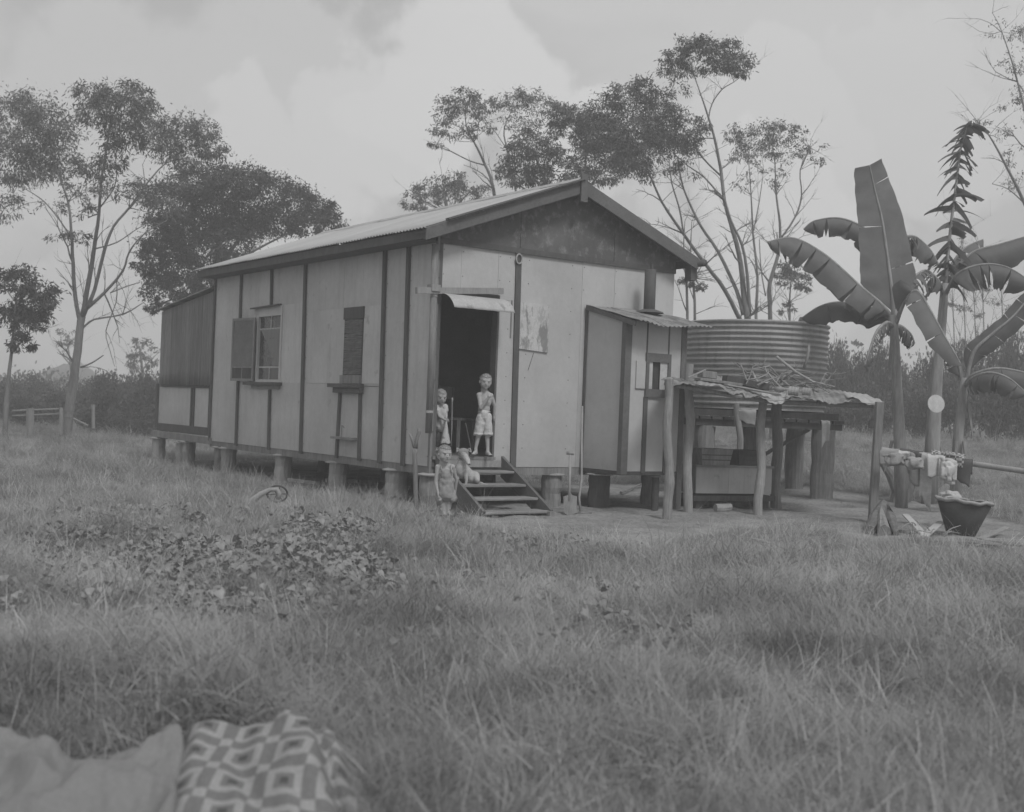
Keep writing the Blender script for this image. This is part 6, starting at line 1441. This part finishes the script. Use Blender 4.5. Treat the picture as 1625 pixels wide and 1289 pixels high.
# gate and fence far left
gt = thing('field_gate', 'old two-rail gate between a thick post and a slim post left of the gum trunk', 'gate', P(70, 690, 30.5) * 1.0); gt.location.z = 0; o6 = Vector(gt.location)
def f6(x, y, d=0): return P(x, y, 30.5 + d) - o6
for x, y0, y1, r_ in ((48, 696, 648, .10), (97, 690, 647, .05)): MB().tube([f6(x, y0), f6(x, y1)], r_, 8).build('post', M['wood'], gt)
for y0, y1 in ((651, 649), (659, 657)): MB().tube([f6(20, y0 + 1), f6(97, y1)], .022, 6).build('rail', M['wood'], gt)
fp = thing('fence', 'short run of wire and rail fence between the gum trunk and the lean-to', 'fence', P(148, 676, 31)); fp.location.z = 0; o6 = Vector(fp.location)
MB().tube([f6(148, 680, .5), f6(148, 642, .5)], .045, 8).build('post', M['wood'], fp)
MB().tube([f6(114, 663, .5), f6(140, 676, .5)], .03, 6).build('rail', M['wood'], fp)
for y in (652, 662): MB().tube([f6(97, y, .3), f6(148, y + 2, .5), f6(240, y + 6, .9)], .006, 4).build('wire', M['iron'], fp)

# ------------------------------------------------------------------ blankets in the foreground
def blanket(nm, label, cat, corners, hfun, m, nu=110, nv=60):
    c0_, c1_, c2_, c3_ = [Vector(c) for c in corners]     # near-left, near-right, far-right, far-left on the ground
    o0 = c0_.copy(); V = []
    def fn(u, v):
        uu = u + .015 * math.sin(v * 9); vv = v + .02 * math.sin(u * 8)
        p = c0_.lerp(c1_, uu).lerp(c3_.lerp(c2_, uu), vv); z = hfun(u, v, p)
        return Vector((p.x, p.y, float(hgt(p.x, p.y)) + z)) - o0
    b = MB().grid(fn, nu, nv); me = b.mesh(nm, m, True)
    uv = me.uv_layers.new(name='uv'); 
    n1_ = nu + 1
    d_ = np.zeros(len(me.loops) * 2, np.float32); vi = np.zeros(len(me.loops), np.int32); me.loops.foreach_get('vertex_index', vi)
    d_[0::2] = (vi % n1_) / nu; d_[1::2] = (vi // n1_) / nv; uv.data.foreach_set('uv', d_)
    o = link(nm, me); o.location = o0; md = o.modifiers.new('solid', 'SOLIDIFY'); md.thickness = .012; md.offset = -1
    return tag(o, label, cat)
pat = bpy.data.materials.new('diamond_rug'); pat.use_nodes = True; t = pat.node_tree; b = t.nodes['Principled BSDF']; b.inputs['Roughness'].default_value = .95; b.inputs['Specular IOR Level'].default_value = .1
uvn = nn(t, 'ShaderNodeUVMap'); mp2 = nn(t, 'ShaderNodeMapping'); mp2.inputs['Scale'].default_value = (4.3, 7.4, 1); mp2.inputs['Rotation'].default_value = (0, 0, R(12)); t.links.new(uvn.outputs[0], mp2.inputs['Vector'])
wvn = nn(t, 'ShaderNodeTexNoise'); wvn.inputs['Scale'].default_value = 3; t.links.new(uvn.outputs[0], wvn.inputs['Vector'])
sx = nn(t, 'ShaderNodeSeparateXYZ'); 
vadd = nn(t, 'ShaderNodeVectorMath', operation='MULTIPLY_ADD'); vadd.inputs[1].default_value = (.25, .25, 0); t.links.new(wvn.outputs['Color'], vadd.inputs[0]); t.links.new(mp2.outputs[0], vadd.inputs[2]); t.links.new(vadd.outputs[0], sx.inputs[0])
def mth(op, a, b_=None, c=None):
    n = nn(t, 'ShaderNodeMath', operation=op)
    for i, q in enumerate((a, b_, c)):
        if q is None: continue
        if isinstance(q, (int, float)): n.inputs[i].default_value = q
        else: t.links.new(q, n.inputs[i])
    return n.outputs[0]
U, Vv = sx.outputs[0], sx.outputs[1]
fu = mth('ABSOLUTE', mth('SUBTRACT', mth('FRACT', U), .5)); fv = mth('ABSOLUTE', mth('SUBTRACT', mth('FRACT', Vv), .5))
dd = mth('MAXIMUM', fu, fv)
rgo = mth('MULTIPLY', mth('LESS_THAN', dd, .36), mth('GREATER_THAN', dd, .20))
fu2 = mth('ABSOLUTE', mth('SUBTRACT', mth('FRACT', mth('ADD', U, .5)), .5)); fv2 = mth('ABSOLUTE', mth('SUBTRACT', mth('FRACT', mth('ADD', Vv, .5)), .5))
rsm = mth('LESS_THAN', mth('MAXIMUM', fu2, fv2), .13); dk = mth('LESS_THAN', dd, .09)
band = mth('MULTIPLY', mth('GREATER_THAN', mth('FRACT', mth('MULTIPLY', mth('ADD', U, Vv), .5)), .5), .0)
lt_ = mth('MINIMUM', mth('ADD', rgo, rsm), 1)
fib = nn(t, 'ShaderNodeTexNoise'); fib.inputs['Scale'].default_value = 60; fib.inputs['Detail'].default_value = 4; t.links.new(uvn.outputs[0], fib.inputs['Vector'])
val = mth('MULTIPLY', mth('SUBTRACT', mth('MULTIPLY_ADD', lt_, .13, .17), mth('MULTIPLY', dk, .08)), mth('MULTIPLY_ADD', fib.outputs[0], .5, .75)); t.links.new(val, b.inputs['Base Color'])
bpn = nn(t, 'ShaderNodeBump'); bpn.inputs['Strength'].default_value = .4; bpn.inputs['Distance'].default_value = .005; t.links.new(fib.outputs[0], bpn.inputs['Height']); t.links.new(bpn.outputs[0], b.inputs['Normal'])
plainm = mat('plain_blanket', .21, var=.08, scale=3, bscale=60, fine=.08, bump=.3, rnd=0)
def edge(u, v, e=.06): return float(sstep(0, e, u) * sstep(0, e, 1 - u) * sstep(0, e, 1 - v))
def hr(u, v, p):
    q = math.sin(math.pi * min(1, v * 1.0)) ** .5
    z = .04 + .11 * edge(u, v, .12) * (.45 + .55 * math.exp(-((u - .45) / .28) ** 2)) * (.5 + .5 * v) 
    z += .020 * math.sin(u * 9 + v * 3) + .05 * noise.noise((u * 4, v * 3, 5)) + .022 * noise.noise((u * 11, v * 6, 2)) - .03 * math.exp(-((u - .74 - .06 * math.sin(v * 5)) / .03) ** 2)
    return z - .10 * (1 - edge(u, v, .05))
blanket('patterned_rug', 'rug with rows of pale squares woven on grey, spread at the lower left', 'rug',
        [Vector((P(250, 1289, 2.6).x, 2.6, 0)), Vector((P(720, 1289, 2.6).x, 2.6, 0)), G(580, 1226), G(272, 1212)], hr, pat)
def hb(u, v, p):
    e_ = edge(u, v, .06)
    q1 = 1 - abs(math.sin(5.5 * (v + .45 * u) + .8 + .8 * noise.noise((u * 3, v * 2, 1)))); q2 = 1 - abs(math.sin(7.5 * (v * .9 - .55 * u) + 1.5 * math.sin(3 * u))); z = .04 + .04 * e_ + .06 * e_ * q1 ** 1.6 + .05 * e_ * q2 ** 2 + .04 * noise.noise((u * 3, v * 3, 9)) + .018 * noise.noise((u * 14, v * 11, 4)) + .008 * noise.noise((u * 34, v * 22, 4))
    z += .05 * math.exp(-((u - .42) / .08) ** 2) * e_ * v
    return z - .08 * (1 - edge(u, v, .04))
blanket('plain_blanket', 'plain pale blanket lying in soft folds left of the patterned rug', 'blanket',
        [Vector((P(-330, 1289, 2.6).x, 2.6, 0)), Vector((P(330, 1289, 2.6).x, 2.6, 0)), G(296, 1228), G(-80, 1205)], hb, plainm)
# ------------------------------------------------------------------ children and dog: one continuous surface each
def ico(r_=(1, 1, 1), c=(0, 0, 0), rot=None, sub=3):
    bm = bmesh.new(); bmesh.ops.create_icosphere(bm, subdivisions=sub, radius=1); vs_ = []
    for v in bm.verts:
        p = Vector((v.co.x * r_[0], v.co.y * r_[1], v.co.z * r_[2]))
        if rot is not None: p = rot @ p
        vs_.append(p + Vector(c))
    bm.verts.index_update(); fs = [tuple(v.index for v in f.verts) for f in bm.faces]; bm.free(); return vs_, fs
def capsule(a, b_, ra, rb, n=12):
    a = Vector(a); b_ = Vector(b_); t = (b_ - a); L = t.length; t = t / max(L, 1e-6); x = t.orthogonal().normalized(); y = t.cross(x)
    V = []; rings = []
    for i in range(5): th = math.pi / 2 * (1 - i / 4); rings.append((a - t * ra * math.sin(th), ra * math.cos(th)))
    for i in range(5): th = math.pi / 2 * i / 4; rings.append((b_ + t * rb * math.sin(th), rb * math.cos(th)))
    for c, r_ in rings:
        for k_ in range(n): an = 2 * math.pi * k_ / n; V.append(c + (x * math.cos(an) + y * math.sin(an)) * max(r_, 1e-4))
    Fc = []
    for i in range(9):
        for k_ in range(n): p = i * n + k_; q = i * n + (k_ + 1) % n; Fc.append((p, q, q + n, p + n))
    Fc.append(tuple(range(n))[::-1]); Fc.append(tuple(9 * n + k_ for k_ in range(n))); return V, Fc
def fuse(name, shapes, m, parent, vox=.006, smooth=4, origin=Vector((0, 0, 0)), disp=0.0, keep_smooth=True):
    b = MB()
    for V, Fc in shapes: b.add([Vector(v) - origin for v in V], Fc)
    me = b.mesh(name, m, True); o = link(name, me, None)
    md = o.modifiers.new('r', 'REMESH'); md.mode = 'VOXEL'; md.voxel_size = vox; md.use_smooth_shade = True
    if smooth: s = o.modifiers.new('s', 'SMOOTH'); s.factor = .5; s.iterations = smooth
    dg = bpy.context.evaluated_depsgraph_get(); me2 = bpy.data.meshes.new_from_object(o.evaluated_get(dg)); me2.name = name
    o.modifiers.clear(); o.data = me2; bpy.data.meshes.remove(me)
    if not me2.materials: me2.materials.append(m)
    if disp:
        for v in me2.vertices:
            v.co += v.normal * disp * noise.noise(v.co * 22)
    o.parent = parent; return o
def hand(w_, dirv, sidev, s=.85, curl=.5):
    """palm plus five fingers at wrist w_, pointing along dirv"""
    d = Vector(dirv).normalized(); sd_ = Vector(sidev); sd_ = (sd_ - d * sd_.dot(d)).normalized(); pn = d.cross(sd_)
    out_ = [capsule(w_, w_ + d * .030 * s, .017 * s, .020 * s), capsule(w_ + d * .02 * s + sd_ * .01 * s, w_ + d * .042 * s + sd_ * .014 * s, .013 * s, .012 * s), capsule(w_ + d * .02 * s - sd_ * .01 * s, w_ + d * .042 * s - sd_ * .014 * s, .013 * s, .011 * s)]
    for k_, ln in zip((-1.5, -.5, .5, 1.5), (.024, .031, .034, .029)):
        a = w_ + d * .046 * s + sd_ * k_ * .0125 * s; m_ = a + (d + pn * curl * .4).normalized() * ln * .6 * s; e_ = m_ + (d * .7 + pn * curl).normalized() * ln * .55 * s
        out_ += [capsule(a, m_, .0072 * s, .0068 * s, 8), capsule(m_, e_, .0066 * s, .0055 * s, 8)]
    a = w_ + d * .016 * s + sd_ * .019 * s; out_ += [capsule(a, a + (d * .6 + sd_ * .8).normalized() * .024 * s, .0085 * s, .0075 * s, 8), capsule(a + (d * .6 + sd_ * .8).normalized() * .024 * s, a + (d * .6 + sd_ * .8).normalized() * .024 * s + (d + pn * .4).normalized() * .016 * s, .0075 * s, .006 * s, 8)]
    return out_
def foot(ank, toe, s=1.0):
    ank = Vector(ank); toe = Vector(toe); d = (toe - ank); d.z = 0; d.normalize(); sd_ = Vector((-d.y, d.x, 0)); base = Vector((ank.x, ank.y, toe.z))
    out_ = [capsule(base - d * .022 * s + Vector((0, 0, .022 * s)), base + d * .05 * s + Vector((0, 0, .024 * s)), .026 * s, .024 * s), capsule(base + d * .05 * s + Vector((0, 0, .02 * s)), base + d * .085 * s + Vector((0, 0, .014 * s)), .026 * s, .018 * s), capsule(ank, base + Vector((0, 0, .03 * s)), .024 * s, .026 * s)]
    for k_, ln in zip((-2, -1, 0, 1, 2), (.012, .015, .018, .02, .024)):
        a = base + d * .092 * s + sd_ * k_ * .0095 * s + Vector((0, 0, .010 * s)); out_.append(capsule(a, a + d * ln * s, .0075 * s, .0065 * s, 8))
    return out_
class Head:
    def __init__(s, c, yaw, pitch=0, tilt=0, k=1.0):
        s.c = Vector(c); s.k = k
        s.R = (Matrix.Rotation(yaw, 3, 'Z') @ Matrix.Rotation(tilt, 3, 'Y') @ Matrix.Rotation(pitch, 3, 'X'))
    def p(s, x, y, z): return s.c + s.R @ (Vector((x, y, z)) * s.k)      # local: face looks along -Y
    def shapes(s):
        k = s.k; e = lambda r_, c, rot=None: ico([q * k for q in r_], s.p(*c), s.R if rot is None else rot)
        o = [e((.074, .088, .080), (0, .008, .026)), e((.066, .064, .064), (0, -.020, -.018)), e((.036, .034, .030), (0, -.044, -.062)), e((.066, .057, .046), (0, -.018, -.036)),
             e((.026, .020, .024), (.032, -.050, -.034)), e((.026, .020, .024), (-.032, -.050, -.034)),           # cheeks
             e((.052, .018, .014), (0, -.064, .022)),
             e((.0095, .016, .020), (0, -.084, -.012)), e((.013, .013, .010), (0, -.092, -.026)),                # nose
             e((.020, .010, .008), (0, -.079, -.046)), e((.017, .010, .007), (0, -.077, -.056)), e((.018, .016, .014), (0, -.068, -.074)),
             e((.008, .020, .026), (.076, .010, -.006)), e((.008, .020, .026), (-.076, .010, -.006))]
        o.append(capsule(s.p(0, .018, -.05), s.p(0, .022, -.115), .043 * k, .045 * k)); return o
    def details(s, root, org, hairm, longer=0.0, fringe=True):
        k = s.k
        for sx_ in (-1, 1):
            V, Fc = ico((.0085 * k, .006 * k, .0044 * k), s.p(sx_ * .029, -.0765, -.002), s.R, 2); MB().add([v - org for v in V], Fc).build('eye', M['eye'], root, smooth=True)
            V, Fc = ico((.015 * k, .004 * k, .0022 * k), s.p(sx_ * .029, -.080, .015), s.R @ Matrix.Rotation(-.12 * sx_, 3, 'Y'), 2); MB().add([v - org for v in V], Fc).build('eyebrow', M['hair2'], root, smooth=True)
        V, Fc = ico((.019 * k, .004 * k, .0028 * k), s.p(0, -.0875, -.051), s.R, 2); MB().add([v - org for v in V], Fc).build('mouth', M['lip'], root, smooth=True)
        V, Fc = ico((1, 1, 1), (0, 0, 0), None, 5); out_ = []
        for v in V:
            st_ = noise.noise((v.x * 9 + 3 * v.z, v.y * 9, v.z * 2.2 + k * 50)) * .009 + noise.noise((v.x * 26, v.y * 26, v.z * 6)) * .006
            fr = .050 + .012 * noise.noise((v.x * 9, 3, k * 9))                    # hairline height on the forehead
            p = Vector((v.x * (.0785 + st_), v.y * (.0915 + st_) + .010, v.z * (.0825 + st_) + .027))
            face = p.y < -.012 + .25 * max(0, p.z - .02) and p.z < fr + .25 * abs(v.x) * .08
            low = p.z < -.030 - .0 * v.y or (abs(v.x) > .80 and p.z < .004 and p.y < .03)
            if face or low: p = Vector((v.x * .05, v.y * .055 + .012, v.z * .05 + .02))
            out_.append(s.p(*p))
        b = MB().add([q - org for q in out_], Fc); return b.build('hair', hairm, root, smooth=True)
def person(label, D, feet_px, zfeet=None):
    f = P(feet_px[0], feet_px[1], D); return thing('person', label, 'person', f), f

# --- boy A in the doorway
def boyA():
    D = 14.93; q = lambda x, y, d=0: P(x, y, D + d)
    root, org = person('bare-chested boy in pale knee-length shorts standing in the doorway against its right jamb', D, (764, 722)); org = Vector(root.location)
    hd = Head(q(770.5, 606.5, .0), R(12) , R(4), R(5), k=.96)
    nk = q(769, 622, .02); chx = q(768, 636, .02); wst = q(767.5, 652, .02); hip = q(768, 660, .02)
    shL, shR = q(760, 627, .0), q(779, 628, .04)
    S = hd.shapes() + [capsule(nk, chx, .045, .065), ico((.086, .060, .090), q(769, 638, .02)), ico((.076, .060, .080), q(768, 649, .02)), capsule(shL, shR, .034, .034), capsule(nk, shL + Vector((0, 0, -.004)), .034, .030), capsule(nk, shR + Vector((0, 0, -.004)), .034, .030), ico((.092, .058, .06), q(769, 633, .02)), ico((.074, .058, .055), hip),
         capsule(q(764, 661, .01), q(760, 688, 0), .050, .036), capsule(q(760, 688, 0), q(755, 711, .0), .034, .021), capsule(q(772, 661, .02), q(773, 688, .02), .050, .036), capsule(q(773, 688, .02), q(774, 711, .02), .034, .021)]
    S += foot(q(755, 712, 0), P(751, 722, D - .08), .95); S += foot(q(774, 712, .02), P(778, 723, D - .07), .95)
    eL = q(763, 648, -.05); hL = q(775, 632, -.09)
    S += [capsule(shL, eL, .031, .023), capsule(eL, hL, .024, .016)]; S += hand(hL, q(778, 622, -.11) - hL, Vector((1, 0, .3)), .85, .9)
    eR = q(785, 645, .08); hR = q(784, 660, .10); S += [capsule(shR, eR, .03, .023), capsule(eR, hR, .023, .016)] + hand(hR, Vector((0, .1, -1)), Vector((0, 1, 0)), .85, .3)
    fuse('body', S, M['skin'], root, .0055, 4, org); hd.details(root, org, M['hair'])
    T = [ico((.080, .064, .055), hip), capsule(q(767.5, 654, .02), hip, .070, .078), capsule(q(763.5, 662, .01), q(759, 687, 0), .060, .056), capsule(q(773, 662, .02), q(774.5, 687, .02), .060, .056)]
    o = fuse('shorts', T, M['white'], root, .0055, 2, org, disp=.008)
    MB().tube([v - org for v in [q(768, 653.5, .02) + Vector((.076 * math.cos(a), .062 * math.sin(a), 0)) for a in np.linspace(0, 6.283, 24)]], .006, 6, cap=False).build('waistband', M['white'], root, smooth=True)
    for (x, d_) in ((759, 0), (774.5, .02)):
        c = q(x, 690.5, d_); n = 30; V = []
        for i in range(n):
            a = 2 * math.pi * i / n
            for r_, z in ((.058, .03), (.061, random.uniform(-.012, .004))): V.append(c - org + Vector((r_ * math.cos(a), r_ * math.sin(a), z)))
        Fc = [(2 * i, 2 * i + 1, (2 * i + 3) % (2 * n), (2 * i + 2) % (2 * n)) for i in range(n)]
        MB().add(V, Fc).build('ragged_hem', M['white'], root, smooth=True, solid=.003)
boyA()
# --- child B half behind the left jamb
def childB():
    D = 14.92; q = lambda x, y, d=0: P(x, y, D + d)
    root, org = person('small fair-haired child in pale shirt and dark trousers at the left door jamb', D, (698, 714)); org = Vector(root.location)
    hd = Head(q(699.5, 630.5, 0), R(22), R(10), R(2), k=.93)
    ch_, wst = q(700, 655, .02), q(699, 668, .02)
    shL, shR = q(693.5, 645.5, .0), q(706.5, 645.5, .03)
    S = hd.shapes() + [capsule(q(700, 644, .02), ch_, .03, .05), ico((.068, .052, .08), ch_), capsule(shL, shR, .028, .028), capsule(q(700, 641, .02), shL, .03, .026), capsule(q(700, 641, .02), shR, .03, .026), ico((.062, .05, .06), wst), capsule(q(696, 678, .01), q(695, 696, 0), .040, .03), capsule(q(695, 696, 0), q(694, 709, 0), .028, .02),
         capsule(q(702, 678, .02), q(701.5, 696, .02), .040, .03), capsule(q(701.5, 696, .02), q(701, 709, .02), .028, .02)]
    S += foot(q(694, 709, 0), P(693, 716, D - .07), .8) + foot(q(701, 709, .02), P(702, 716, D - .05), .8)
    eL = q(697, 661, -.07); hL = q(706, 666.5, -.12); S += [capsule(shL, eL, .027, .021), capsule(eL, hL, .021, .015)] + hand(hL, q(711, 668, -.13) - hL, Vector((0, -.3, 1)), .8, .9)
    eR = q(708, 659, .0); hR = q(708, 666, -.08); S += [capsule(shR, eR, .026, .02), capsule(eR, hR, .02, .015)] + hand(hR, q(710, 669, -.12) - hR, Vector((0, -.3, 1)), .8, .9)
    fuse('body', S, M['skin'], root, .0055, 4, org); hd.details(root, org, M['hair'])
    T = [ico((.078, .064, .09), ch_), capsule(q(699.5, 662, .02), q(699, 677, .02), .070, .084), capsule(shL, shR, .036, .036), capsule(q(700, 644, .02), ch_, .045, .06), capsule(shL, shL.lerp(eL, .45), .036, .034), capsule(shR, shR.lerp(eR, .45), .036, .034)]
    fuse('shirt', T, M['clothp'], root, .0055, 2, org, disp=.006)
    for s in (-1, 1):
        c = hd.p(s * .022, -.045, -.105); MB().prism([c - org, c + Vector((s * .04, -.01, -.012)) - org, c + Vector((s * .03, -.015, -.035)) - org], (0, -.006, 0)).build('collar', M['white'], root)
    Tr = [ico((.064, .055, .045), q(699, 679, .02)), capsule(q(696, 680, .01), q(695, 706, 0), .046, .034), capsule(q(702, 680, .02), q(701.5, 706, .02), .046, .034)]
    fuse('trousers', Tr, M['clothd'], root, .0055, 2, org, disp=.004)
    # patterned bag held by its neck
    a = q(708, 669, -.13); b_ = q(706, 704, -.13)
    pm = mat('patterned_bag', .50, var=.1, scale=8, spots=[(.12, 16, .53, .58, .8, (1, 1, 1))], bump=.1)
    bag = MB(); N = 22
    prof_ = [(.012, 0), (.016, .1), (.030, .35), (.048, .7), (.062, .95), (.064, 1.0), (.054, 1.0)]
    V = []; 
    for r_, t_ in prof_:
        c = a.lerp(b_, t_)
        for k_ in range(N): an = 2 * math.pi * k_ / N; rr = r_ * (1 + .10 * math.sin(5 * an) * t_); V.append(c - a + Vector((rr * math.cos(an), rr * math.sin(an), .006 * math.sin(an * 3))))
    Fc = [(i * N + k_, i * N + (k_ + 1) % N, (i + 1) * N + (k_ + 1) % N, (i + 1) * N + k_) for i in range(len(prof_) - 1) for k_ in range(N)]; Fc.append(tuple((len(prof_) - 1) * N + k_ for k_ in range(N)))
    o = bag.add(V, Fc).build('cloth_bag', pm, smooth=True); o.location = a; tag(o, 'pale speckled cone-shaped bag hanging from the small child\'s hand', 'bag')
childB()
# --- toddler C
def toddler():
    D = 13.78; q = lambda x, y, d=0: P(x, y, D + d)
    root, org = person('toddler in a loose grey bib romper standing in the grass beside the steps', D, (707, 820)); org = Vector(root.location); org.z = 0; root.location.z = 0
    hd = Head(q(706, 721, 0), R(26), R(2), R(3), k=1.0)
    shL, shR = q(695, 741, .01), q(718, 741, .03)
    S = hd.shapes() + [capsule(q(706, 736, .02), q(707, 752, .02), .034, .06), ico((.082, .06, .085), q(708, 756, .01)), ico((.078, .066, .075), q(709, 772, -.01)), capsule(shL, shR, .032, .032), capsule(q(706, 738, .02), shL, .034, .029), capsule(q(706, 738, .02), shR, .034, .029), ico((.088, .06, .06), q(707, 750, .02)), ico((.07, .06, .05), q(707, 786, 0)),
         capsule(q(702, 786, 0), q(703, 802, 0), .046, .036), capsule(q(703, 802, 0), q(704, 816, .0), .034, .024), capsule(q(713, 786, .02), q(712, 802, .02), .046, .036), capsule(q(712, 802, .02), q(711, 816, .02), .034, .024)]
    S += foot(Vector((q(704, 816).x, D, .06)), Vector((q(706, 816).x, D - .09, .0)), .85) + foot(Vector((q(711, 816).x, D + .02, .06)), Vector((q(716, 816).x, D - .06, .0)), .85)
    eL = q(692, 765, .0); hL = q(696, 786, -.05); S += [capsule(shL, eL, .031, .024), capsule(eL, hL, .024, .017)] + hand(hL, q(699, 795, -.06) - hL, Vector((1, -.2, 0)), .85, .5)
    eR = q(724, 762, .10); hR = q(722, 780, .13); S += [capsule(shR, eR, .030, .023), capsule(eR, hR, .023, .017)] + hand(hR, Vector((0, 0, -1)), Vector((0, 1, 0)), .85, .4)
    fuse('body', S, M['skin'], root, .0055, 4, org); hd.details(root, org, M['hair2'])
    T = [ico((.092, .080, .06), q(709, 763, .0)), capsule(q(708, 765, .0), q(708, 784, 0), .092, .096), capsule(q(700, 783, 0), q(699, 794, .0), .062, .058), capsule(q(715, 783, .01), q(718, 791, .0), .060, .056), capsule(q(708, 753, -.03), q(709, 764, -.02), .062, .072), capsule(q(703, 752, -.02), q(713, 752, -.015), .045, .045)]
    fuse('romper', T, M['cloth'], root, .006, 2, org, disp=.010)
    for x0, x1 in ((702, 700), (716, 716)):
        MB().tube([v - org for v in (q(x0 + 1, 751, -.066), q(x1, 743, -.045), q(x1, 738.5, -.0), q(x1 + 1, 742, .04))], .009, 6).build('strap', M['cloth'], root, smooth=True)
toddler()
# --- dog sitting on the second tread
def dog():
    D = 14.42; q = lambda x, y, d=0: P(x, y, D + d)
    root = thing('dog', 'pale short-haired dog with darker ears sitting on the steps and looking down to the right', 'dog', q(742, 771)); org = Vector(root.location)
    S = [ico((.062, .066, .058), q(735.5, 720, -.03)), capsule(q(737, 723, -.05), q(742.5, 732, -.12), .046, .030), capsule(q(742, 731.5, -.11), q(744, 736, -.14), .030, .022),
         capsule(q(735, 724, .0), q(731, 742, .02), .044, .060), ico((.078, .088, .110), q(732, 746, .02)), capsule(q(733, 735, .0), q(732, 750, .02), .055, .078), capsule(q(734, 744, .04), q(745, 757, .10), .072, .080), ico((.088, .105, .085), q(749, 758, .10)),
         capsule(q(727, 748, .0), q(726.5, 760, -.02), .030, .022), capsule(q(726.5, 760, -.02), q(727, 769, -.02), .020, .016), capsule(q(727, 770, -.02), q(728, 771, -.06), .018, .017),
         capsule(q(739, 749, -.05), q(740, 761, -.06), .030, .021), capsule(q(740, 761, -.06), q(739.5, 771, -.06), .020, .016), capsule(q(739.5, 772, -.06), q(739, 772.5, -.10), .019, .017),
         capsule(q(755, 755, .06), q(757, 763, -.02), .050, .034), capsule(q(757, 762, -.04), q(759, 769, .02), .030, .022), capsule(q(760, 771, .02), q(750, 771.5, -.05), .020, .018),
         capsule(q(762, 767, .10), q(768, 769, .04), .020, .016), capsule(q(768, 769, .04), q(775, 770.5, .0), .016, .013)]
    fuse('body', S, M['fur'], root, .0055, 2, org, disp=.005)
    fuse('head_patch', [ico((.0640, .067, .042), q(735.5, 716.5, -.027)), capsule(q(732, 718, -.06), q(731, 726, -.04), .03, .025), capsule(q(740, 718, -.06), q(741, 724, -.06), .026, .02)], M['furd'], root, .0045, 1, org)
    for a, b_, c in ((q(730, 714.5, -.03), q(725.5, 711.5, -.04), q(725, 717, -.07)), (q(741, 714.5, -.03), q(746, 712, -.03), q(748, 718, -.06))):
        fuse('ear', [capsule(a, b_, .013, .009), capsule(b_, c, .010, .006), capsule(a, c, .009, .006)], M['furd'], root, .004, 1, org)
    V, Fc = ico((.012, .011, .010), q(744.8, 737, -.158)); MB().add([v - org for v in V], Fc).build('nose', M['eye'], root, smooth=True)
    for x, y, d_ in ((741.5, 722.5, -.088), (735, 723.5, -.095)):
        V, Fc = ico((.006, .006, .006), q(x, y, d_)); MB().add([v - org for v in V], Fc).build('eye', M['eye'], root, smooth=True)
dog()
# haze: thin even volume added to lift the darks and veil the distance
HAZE = 0.0063
hm = bpy.data.materials.new('haze'); hm.use_nodes = True; t = hm.node_tree; t.nodes.clear()
o_ = nn(t, 'ShaderNodeOutputMaterial'); pv = nn(t, 'ShaderNodeVolumePrincipled'); pv.inputs['Color'].default_value = (.97, .97, .97, 1); pv.inputs['Density'].default_value = HAZE; pv.inputs['Anisotropy'].default_value = .2
t.links.new(pv.outputs[0], o_.inputs['Volume'])
if HAZE: tag(MB().box((-165, -24, -2), (165, 185, 13.5)).build('haze', hm), kind='stuff')
